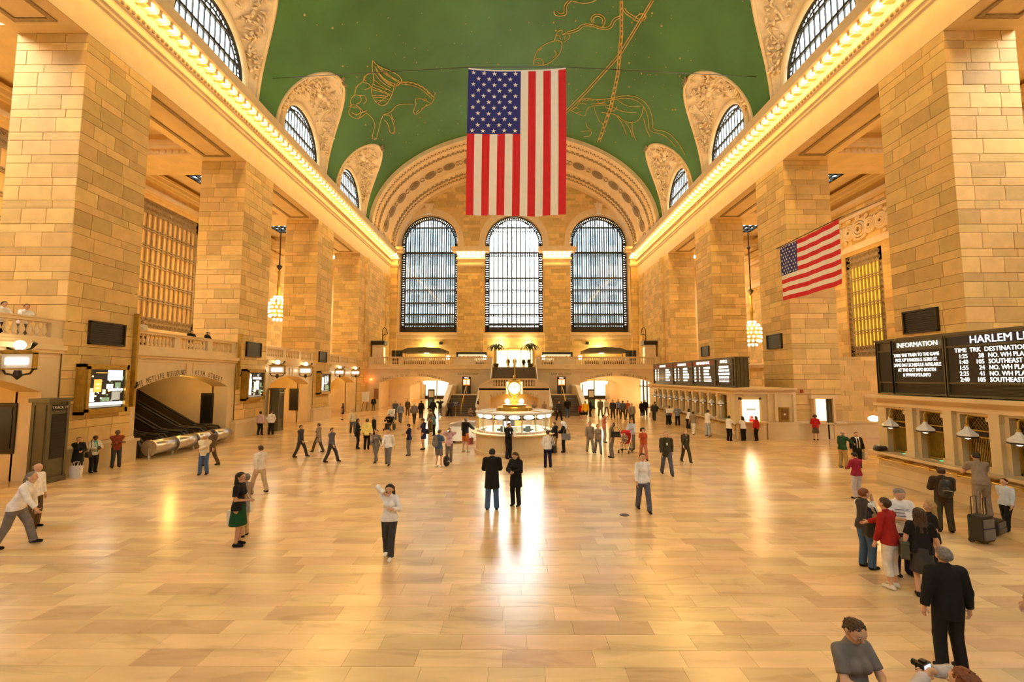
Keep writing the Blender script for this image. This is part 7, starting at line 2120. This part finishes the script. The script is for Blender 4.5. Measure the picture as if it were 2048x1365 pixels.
# two close heads at the bottom edge
person(3.35, 4.75, 1.63, 190, 'f', 'phone', 'tee:grey', 'trousers:charcoal', 'short:brown', 'l', 'woman in dark grey tee with folded hands, cut off by the bottom edge')
p = person(3.62, 3.85, 1.66, 25, 'm', 'camera', 'shirt:lightgrey', 'jeans:blue', 'short:auburn', 'l', 'person in light grey top photographing, only head and hands in view')
def camera_(pos, rz, lab, flash=True):
    t = thing('camera', lab, 'camera', pos, rz, local=True)
    b = MB(); b.box(-.06, .06, -.03, .03, -.035, .035); b.box(-.025, .02, -.02, .02, .035, .05); b.build('body', M_BLACK, t)
    b = MB(); b.lathe([(.026,.03),(.026,.075),(.02,.08)], (0,0,0), 12, 1); b.build('lens', M_BLACK, t)
    if flash:
        b = MB(); b.box(.025, .05, .03, .036, .015, .033); b.build('flash', lamp_mat('camera_flash', (.85,.9,1), 160.0), t)
    else:
        b = MB(); b.box(-.045, .045, -.034, -.03, -.025, .025); b.build('screen', lamp_mat('screen_blue', (.75,.85,1), 1.1), t)
def cam_at(p, lab, flash=True): camera_(atp(p, 0, .30, 1.62), p.rotation_euler.z, lab, flash)
cam_at(p, 'small camera with glowing screen held up at the bottom edge', False)
cam_at(who('woman in pink cardigan'), 'camera firing its flash held by the woman in pink')
cam_at(who('person flashing a camera'), 'camera firing its flash beside the left stair rail')

# ---------------- bags and luggage
def shoulder_bag(p, side, c, lab, w=.34, hh=.26, lz=.95, back=-.05, strap=True):
    pos = atp(p, side*.27, back, lz-hh)
    t = thing('shoulder_bag', lab, 'bag', pos, p.rotation_euler.z, local=True)
    b = MB()
    b.prism([(-w/2,.03),(-w/2+.03,0),(w/2-.03,0),(w/2,.03),(w/2-.02,hh),(-w/2+.02,hh)], lambda q, z, u: (u, q, z), -.06, .06); b.build('body', c, t)
    b = MB(); b.prism([(-w/2+.01,hh-.02),(w/2-.01,hh-.02),(w/2-.03,hh+.02),(-w/2+.03,hh+.02)], lambda q, z, u: (u, q, z), -.065, .065); b.build('flap', c, t)
    if strap:
        b = MB(); b.tube([(0,-w/2+.03,hh), (-side*.05,-.08,hh+.25), (-side*.10,.0,1.50-lz+hh*.9), (-side*.05,.10,hh+.25), (0,w/2-.03,hh)], .014, 5, False); b.build('strap', c, t)
    return t
M_BAGW = mat('white_leather', (.72,.68,.64), .5, noise=(5,.06)); M_BAGB = mat('black_leather', (.014,.013,.013), .45)
M_BAGG = mat('grey_canvas', (.16,.15,.14), .8)
shoulder_bag(who('woman in black top and dark green'), -1, M_BAGW, 'large white shoulder bag of the woman in the green skirt', .46, .28, 1.0)
shoulder_bag(who('woman all in black'), -1, M_BAGB, 'black handbag of the woman dressed all in black', .3, .24, .92)
shoulder_bag(who('woman in navy dress'), 1, M_BAGB, 'dark shoulder bag of the woman in the navy dress', .3, .26, 1.1)
shoulder_bag(who('man in white shirt and dark jeans'), 1, M_BAGB, 'black shoulder bag of the man in white shirt and dark jeans', .36, .3, 1.0)
shoulder_bag(who('person in black with a white hood'), -1, M_BAGG, 'round grey bag of the person with the white hood', .46, .3, 1.05, -.2)
shoulder_bag(who('man in olive tee'), -1, M_BAGB, 'black bag hung behind the gazing man in olive', .5, .26, 1.3, -.16)
shoulder_bag(who('woman in cream jacket'), 1, M_BAGB, 'small black handbag of the woman in the cream jacket', .28, .2, .95, .1)
shoulder_bag(who('auburn haired'), 1, M_BAGB, 'black shoulder bag of the auburn haired woman', .40, .30, 1.08)
shoulder_bag(who('woman with long brown hair, black tee'), -1, mat('olive_canvas', (.075,.068,.04), .8), 'olive jacket bundle carried by the long haired woman', .36, .3, 1.0, .1, False)
def tote(x, y, c, lab, w=.42, hh=.46, rz=0.2, logo=False):
    t = thing('tote_bag', lab, 'bag', (x, y, 0), rz, local=True)
    b = MB(); b.prism([(-w/2+.03,0),(w/2-.03,0),(w/2,hh),(-w/2,hh)], lambda q, z, u: (q, u, z), -.07, .07); b.build('body', c, t)
    b = MB()
    for u in (-.07, .07): b.tube([(-w/4,u,hh), (-w/5,u*.5,hh+.16), (w/5,u*.5,hh+.16), (w/4,u,hh)], .01, 5)
    b.build('handle', c, t)
tote(-17.55, 18.45, M_BAGW, 'white paper bag standing on the floor before the woman in the long black coat')
def hanging_tote(p, side, c, lab):
    pos = atp(p, side*.27, .10, .40); t = thing('tote_bag', lab, 'bag', pos, p.rotation_euler.z, local=True)
    b = MB(); b.prism([(-.16,0),(.16,0),(.19,.34),(-.19,.34)], lambda q, z, u: (u, q, z), -.05, .05); b.build('body', c, t)
    b = MB(); b.tube([(0,-.1,.34), (0,-.03,.46), (0,.03,.46), (0,.1,.34)], .01, 5); b.build('handle', c, t)
hanging_tote(who('older woman in taupe'), -1, M_BAGW, 'white carrier bag of the older woman in taupe')
hanging_tote(who('man in black jacket and orange'), 1, mat('red_check', (.42,.12,.11), .7, noise=(26,.5)), 'red checked shopper held by the man in orange shorts')
def backpack(pos, rz, c, lab, s=1.0):
    t = thing('backpack', lab, 'backpack', pos, rz, local=True)
    S_ = SDF(.02, (-.3,-.25,-.05), (.3,.25,.6), k=.04)
    S_.cap((0,0,.13), (0,0,.34), .15, .13, .62); S_.cap((0,-.09,.12), (0,-.10,.2), .09, .08, .6)
    S_.plane((0,0,.0), (0,0,-1)); V, F = S_.surf()
    o = D.objects.new('body', to_mesh('body', [(V*s, F)], c)); COL.objects.link(o); o.parent = t
    b = MB()
    for sd in (-1, 1): b.tube([(sd*.07*s,.08*s,.42*s), (sd*.09*s,.15*s,.36*s), (sd*.10*s,.13*s,.16*s), (sd*.09*s,.07*s,.06*s)], .018*s, 5)
    b.tube([(-.03*s,.05*s,.47*s), (0,.06*s,.52*s), (.03*s,.05*s,.47*s)], .012*s, 5); b.build('strap', c, t)
    b = MB(); b.tube([(-.09*s,-.15*s,.2*s), (0,-.17*s,.22*s), (.09*s,-.15*s,.2*s)], .008*s, 4); b.build('zip', M_STEEL, t)
backpack((-3.05, 20.9, 0), .6, M_BAGB, 'black backpack lying on the floor between the boy and the woman in pink')
def worn(p, c, lab, s=1.0): backpack(atp(p, 0, -.27, .98), p.rotation_euler.z, c, lab, s)
worn(who('boy in blue tee'), M_BAGG, 'dark grey backpack on the boy in the blue tee')
worn(who('man in taupe shirt with backpack'), M_BAGG, 'grey backpack on the man in the taupe shirt')
worn(who('man in dark brown coat'), M_BAGB, 'black backpack on the man in the dark brown coat')
def suitcase(x, y, rz, lab, w=.40, d=.26, hh=.62, handle=.42):
    t = thing('suitcase', lab, 'suitcase', (x, y, 0), rz, local=True)
    b = MB(); b.prism([(-w/2,.09),(-w/2+.03,.06),(w/2-.03,.06),(w/2,.09),(w/2,hh-.04),(w/2-.04,hh),(-w/2+.04,hh),(-w/2,hh-.04)], lambda q, z, u: (q, u, z), -d/2, d/2); b.build('body', M_BAGB, t)
    b = MB(); b.prism([(-w/2+.04,.12),(w/2-.04,.12),(w/2-.04,hh*.55),(-w/2+.04,hh*.55)], lambda q, z, u: (q, u, z), -d/2-.04, -d/2); b.prism([(-w/2+.04,hh*.6),(w/2-.04,hh*.6),(w/2-.04,hh*.9),(-w/2+.04,hh*.9)], lambda q, z, u: (q, u, z), -d/2-.03, -d/2); b.build('pocket', M_BAGG, t)
    if handle:
        b = MB(); b.tube([(-.10,d/2-.03,hh), (-.10,d/2-.03,hh+handle), (.10,d/2-.03,hh+handle), (.10,d/2-.03,hh)], .012, 6); b.build('pull_handle', M_BAGB, t)
    for sd in (-1, 1):
        b = MB(); b.lathe([(.06,-.02),(.06,.02)], (sd*(w/2-.04), d/2-.03, .06), 10, 0); b.build('wheel', M_RUBBER, t)
suitcase(11.35, 11.4, .3, 'upright black suitcase with raised handle before the ticket counter', .44, .28, .66, .42)
suitcase(12.2, 11.95, .5, 'low black wheeled bag beside the upright suitcase', .5, .32, .40, .5)
# coat and bag heaped on the counter end
S_ = SDF(.025, (13.6,17.6,1.1), (14.9,19,1.6), k=.05)
for k in range(7): S_.cap((14.25+R.uniform(-.12,.1), 18.1+R.uniform(-.25,.15), 1.2), (14.25+R.uniform(-.15,.12), 18.05+R.uniform(-.25,.2), 1.27), .09)
S_.plane((0,0,1.152), (0,0,-1))
V, F = S_.surf(); o = D.objects.new('folded_coat', to_mesh('folded_coat', [(V-np.array([14.25,18.05,1.15]), F)], M_BAGB)); COL.objects.link(o); o.location = (14.25,18.05,1.15)
o['label'] = 'black coat heaped on the far end of the near ticket counter'; o['category'] = 'coat'
hanging_tote(who('woman in black jacket and white scarf'), -1, mat('pale_print', (.6,.55,.5), .7, noise=(20,.35)), 'pale patterned bag held by the woman with the white scarf')
# phones and papers in hands
for st_, kind in (('woman with long brown hair in black coat', 'phone'), ('woman in cream jacket', 'phone'), ('man in black suit reading', 'paper'), ('man in black coat and blue jeans', 'phone'), ('grey haired man in white striped', 'map'), ('man in blue grey shirt sharing', 'news'), ('woman in teal', 'paper')):
    p = who(st_)
    ly, lz, w_, h_ = (.42, 1.20, .07, .13) if kind == 'phone' else ((.44, 1.22, .22, .28) if kind in ('paper','map') else (.42, 1.32, .62, .42))
    t = thing({'phone': 'mobile_phone', 'paper': 'paper_sheet', 'map': 'folded_map', 'news': 'newspaper'}[kind], {'phone': 'small dark phone in the hands of the ', 'paper': 'white sheet held by the ', 'map': 'white folded map held by the ', 'news': 'open newspaper held by the '}[kind]+' '.join(st_.split()[:9]), {'phone': 'phone', 'news': 'newspaper'}.get(kind, 'paper'), atp(p, 0, ly, lz), p.rotation_euler.z, local=True)
    b = MB(); b.obox((0,0,0), (w_/2,0,0), (0,.008 if kind == 'phone' else .003,0), (0,-h_*.25,h_*.43)); b.build('body' if kind == 'phone' else 'sheet', M_BLACK if kind == 'phone' else M_PAPER, t)
    if kind == 'phone':
        b = MB(); b.obox((0,-.010,.001), (w_/2-.006,0,0), (0,.001,0), (0,-h_*.22,h_*.38)); b.build('screen', lamp_mat('screen_blue', (.75,.85,1), 1.1), t)
    else:
        b = MB()
        for q in range(5): b.obox((0,-.006+.0-h_*.25*(q-2)*.35,h_*.43*(q-2)*.35), (w_/2*.8,0,0), (0,.001,0), (0,0,h_*.012))
        b.build('print_line', mat('ink', (.1,.1,.1), .8), t)
p = who('woman in cream jacket'); 
# scarves: teal for the cream jacket, white for the black jacket by the counter
for st_, c, lab in (('woman in cream jacket', mat('cloth_aqua', (.06,.42,.42), .85), 'long teal scarf worn by the woman in the cream jacket'), ('woman in black jacket and white scarf', cloth('white'), 'long white scarf worn by the woman in the black jacket')):
    p = who(st_)
    t = thing('scarf', lab, 'scarf', tuple(p.location), p.rotation_euler.z, local=True); sx = p['_h']/1.75
    b = MB(); b.tube([(.078*math.cos(a)*sx, (.01+.085*math.sin(a))*sx, 1.47*sx) for a in [2*PI*k/14 for k in range(15)]], .035*sx, 6, False); b.build('loop', c, t, smooth=True)
    for e in (-1, 1):
        b = MB(); b.tube([(e*.05*sx,.10*sx,1.45*sx), (e*.055*sx,.185*sx,1.25*sx), (e*.05*sx,.185*sx,.98*sx)], .036*sx, 6, True, .45); b.build('end', c, t, smooth=True)

# ---------------- strollers
def stroller(x, y, rz, c, lab, big=False):
    t = thing('wheelchair' if big else 'stroller', lab, 'wheelchair' if big else 'stroller', (x, y, 0), rz, local=True)
    for sd in (-1, 1):
        b = MB()
        b.tube([(sd*.24,-.35,1.0), (sd*.24,-.25,.75), (sd*.24,.35,.22)], .016, 6); b.tube([(sd*.24,.1,.52), (sd*.24,-.28,.12)], .016, 6); b.tube([(sd*.24,-.35,1.0), (sd*.24,-.45,1.02)], .022, 6)
        b.build('frame', M_STEEL, t)
        for yy, r_ in ((-.28, .24 if big else .11), (.36, .09)):
            b = MB(); b.lathe([(r_,-.02),(r_,.02),(r_-.03,.02),(r_-.03,-.02)], (sd*.27, yy, r_), 14, 0); b.build('wheel', M_RUBBER, t)
    b = MB(); b.obox((0,-.02,.50), (.22,0,0), (0,.20,.03), (0,0,.03)); b.obox((0,-.24,.75), (.22,0,0), (0,.03,0), (0,-.07,.27)); b.build('seat', c, t)
    if not big:
        b = MB(); b.grid(lambda i, j: (-.24+.48*j/4, -.34+.36*math.sin(PI/2*i/6)*1.0, 1.0+.16*math.cos(PI/2*i/6)*1-.0), 6, 4); b.build('hood', c, t)
    b = MB(); b.obox((0,.34,.22), (.2,0,0), (0,.07,0), (0,0,.02)); b.build('footrest', M_RUBBER, t)
st_ = stroller(5.95, 24.6, math.radians(150), cloth('red'), 'red stroller pushed by the woman in pale blue')
person(5.93, 24.62, 1.12, 150, 'm', 'sit', 'tee:taupe', 'shorts:grey', 'short:brown', 'l', 'small child in taupe tee seated in the red stroller', z=.24, lod=1)
stroller(-9.45, 34.7, math.radians(170), M_BAGB, 'black wheelchair pushed through the left half of the hall', True)
person(-9.45, 34.72, 1.6, 170, 'm', 'sit', 'jacket:black', 'trousers:charcoal', 'short:dark', 'l', 'person in black seated in the wheelchair', z=.08, lod=2)
# manhole-like plate in the floor
b = MB(); b.lathe([(.14,0),(.14,.008),(.11,.012)], (3.22, 13.6, 0), 20); o = b.build('floor_plate', M_BRONZE, at=(3.22, 13.6, 0)); o['label'] = 'small dark metal plate on the open floor, right of the couple in black'; o['category'] = 'plate'

# ---------------- lettering to meshes
bpy.context.view_layer.update()
dg = bpy.context.evaluated_depsgraph_get()
cache = {}
for o in [o for o in D.objects if o.type == 'FONT']:
    c = o.data; key = (c.body, round(c.size, 4), c.align_x, c.materials[0].name)
    if key not in cache:
        cache[key] = D.meshes.new_from_object(o.evaluated_get(dg))
    n = D.objects.new(o.name.split('.')[0], cache[key]); COL.objects.link(n)
    n.parent = o.parent; n.location = o.location; n.rotation_euler = o.rotation_euler; n.scale = o.scale
    D.objects.remove(o, do_unlink=True)
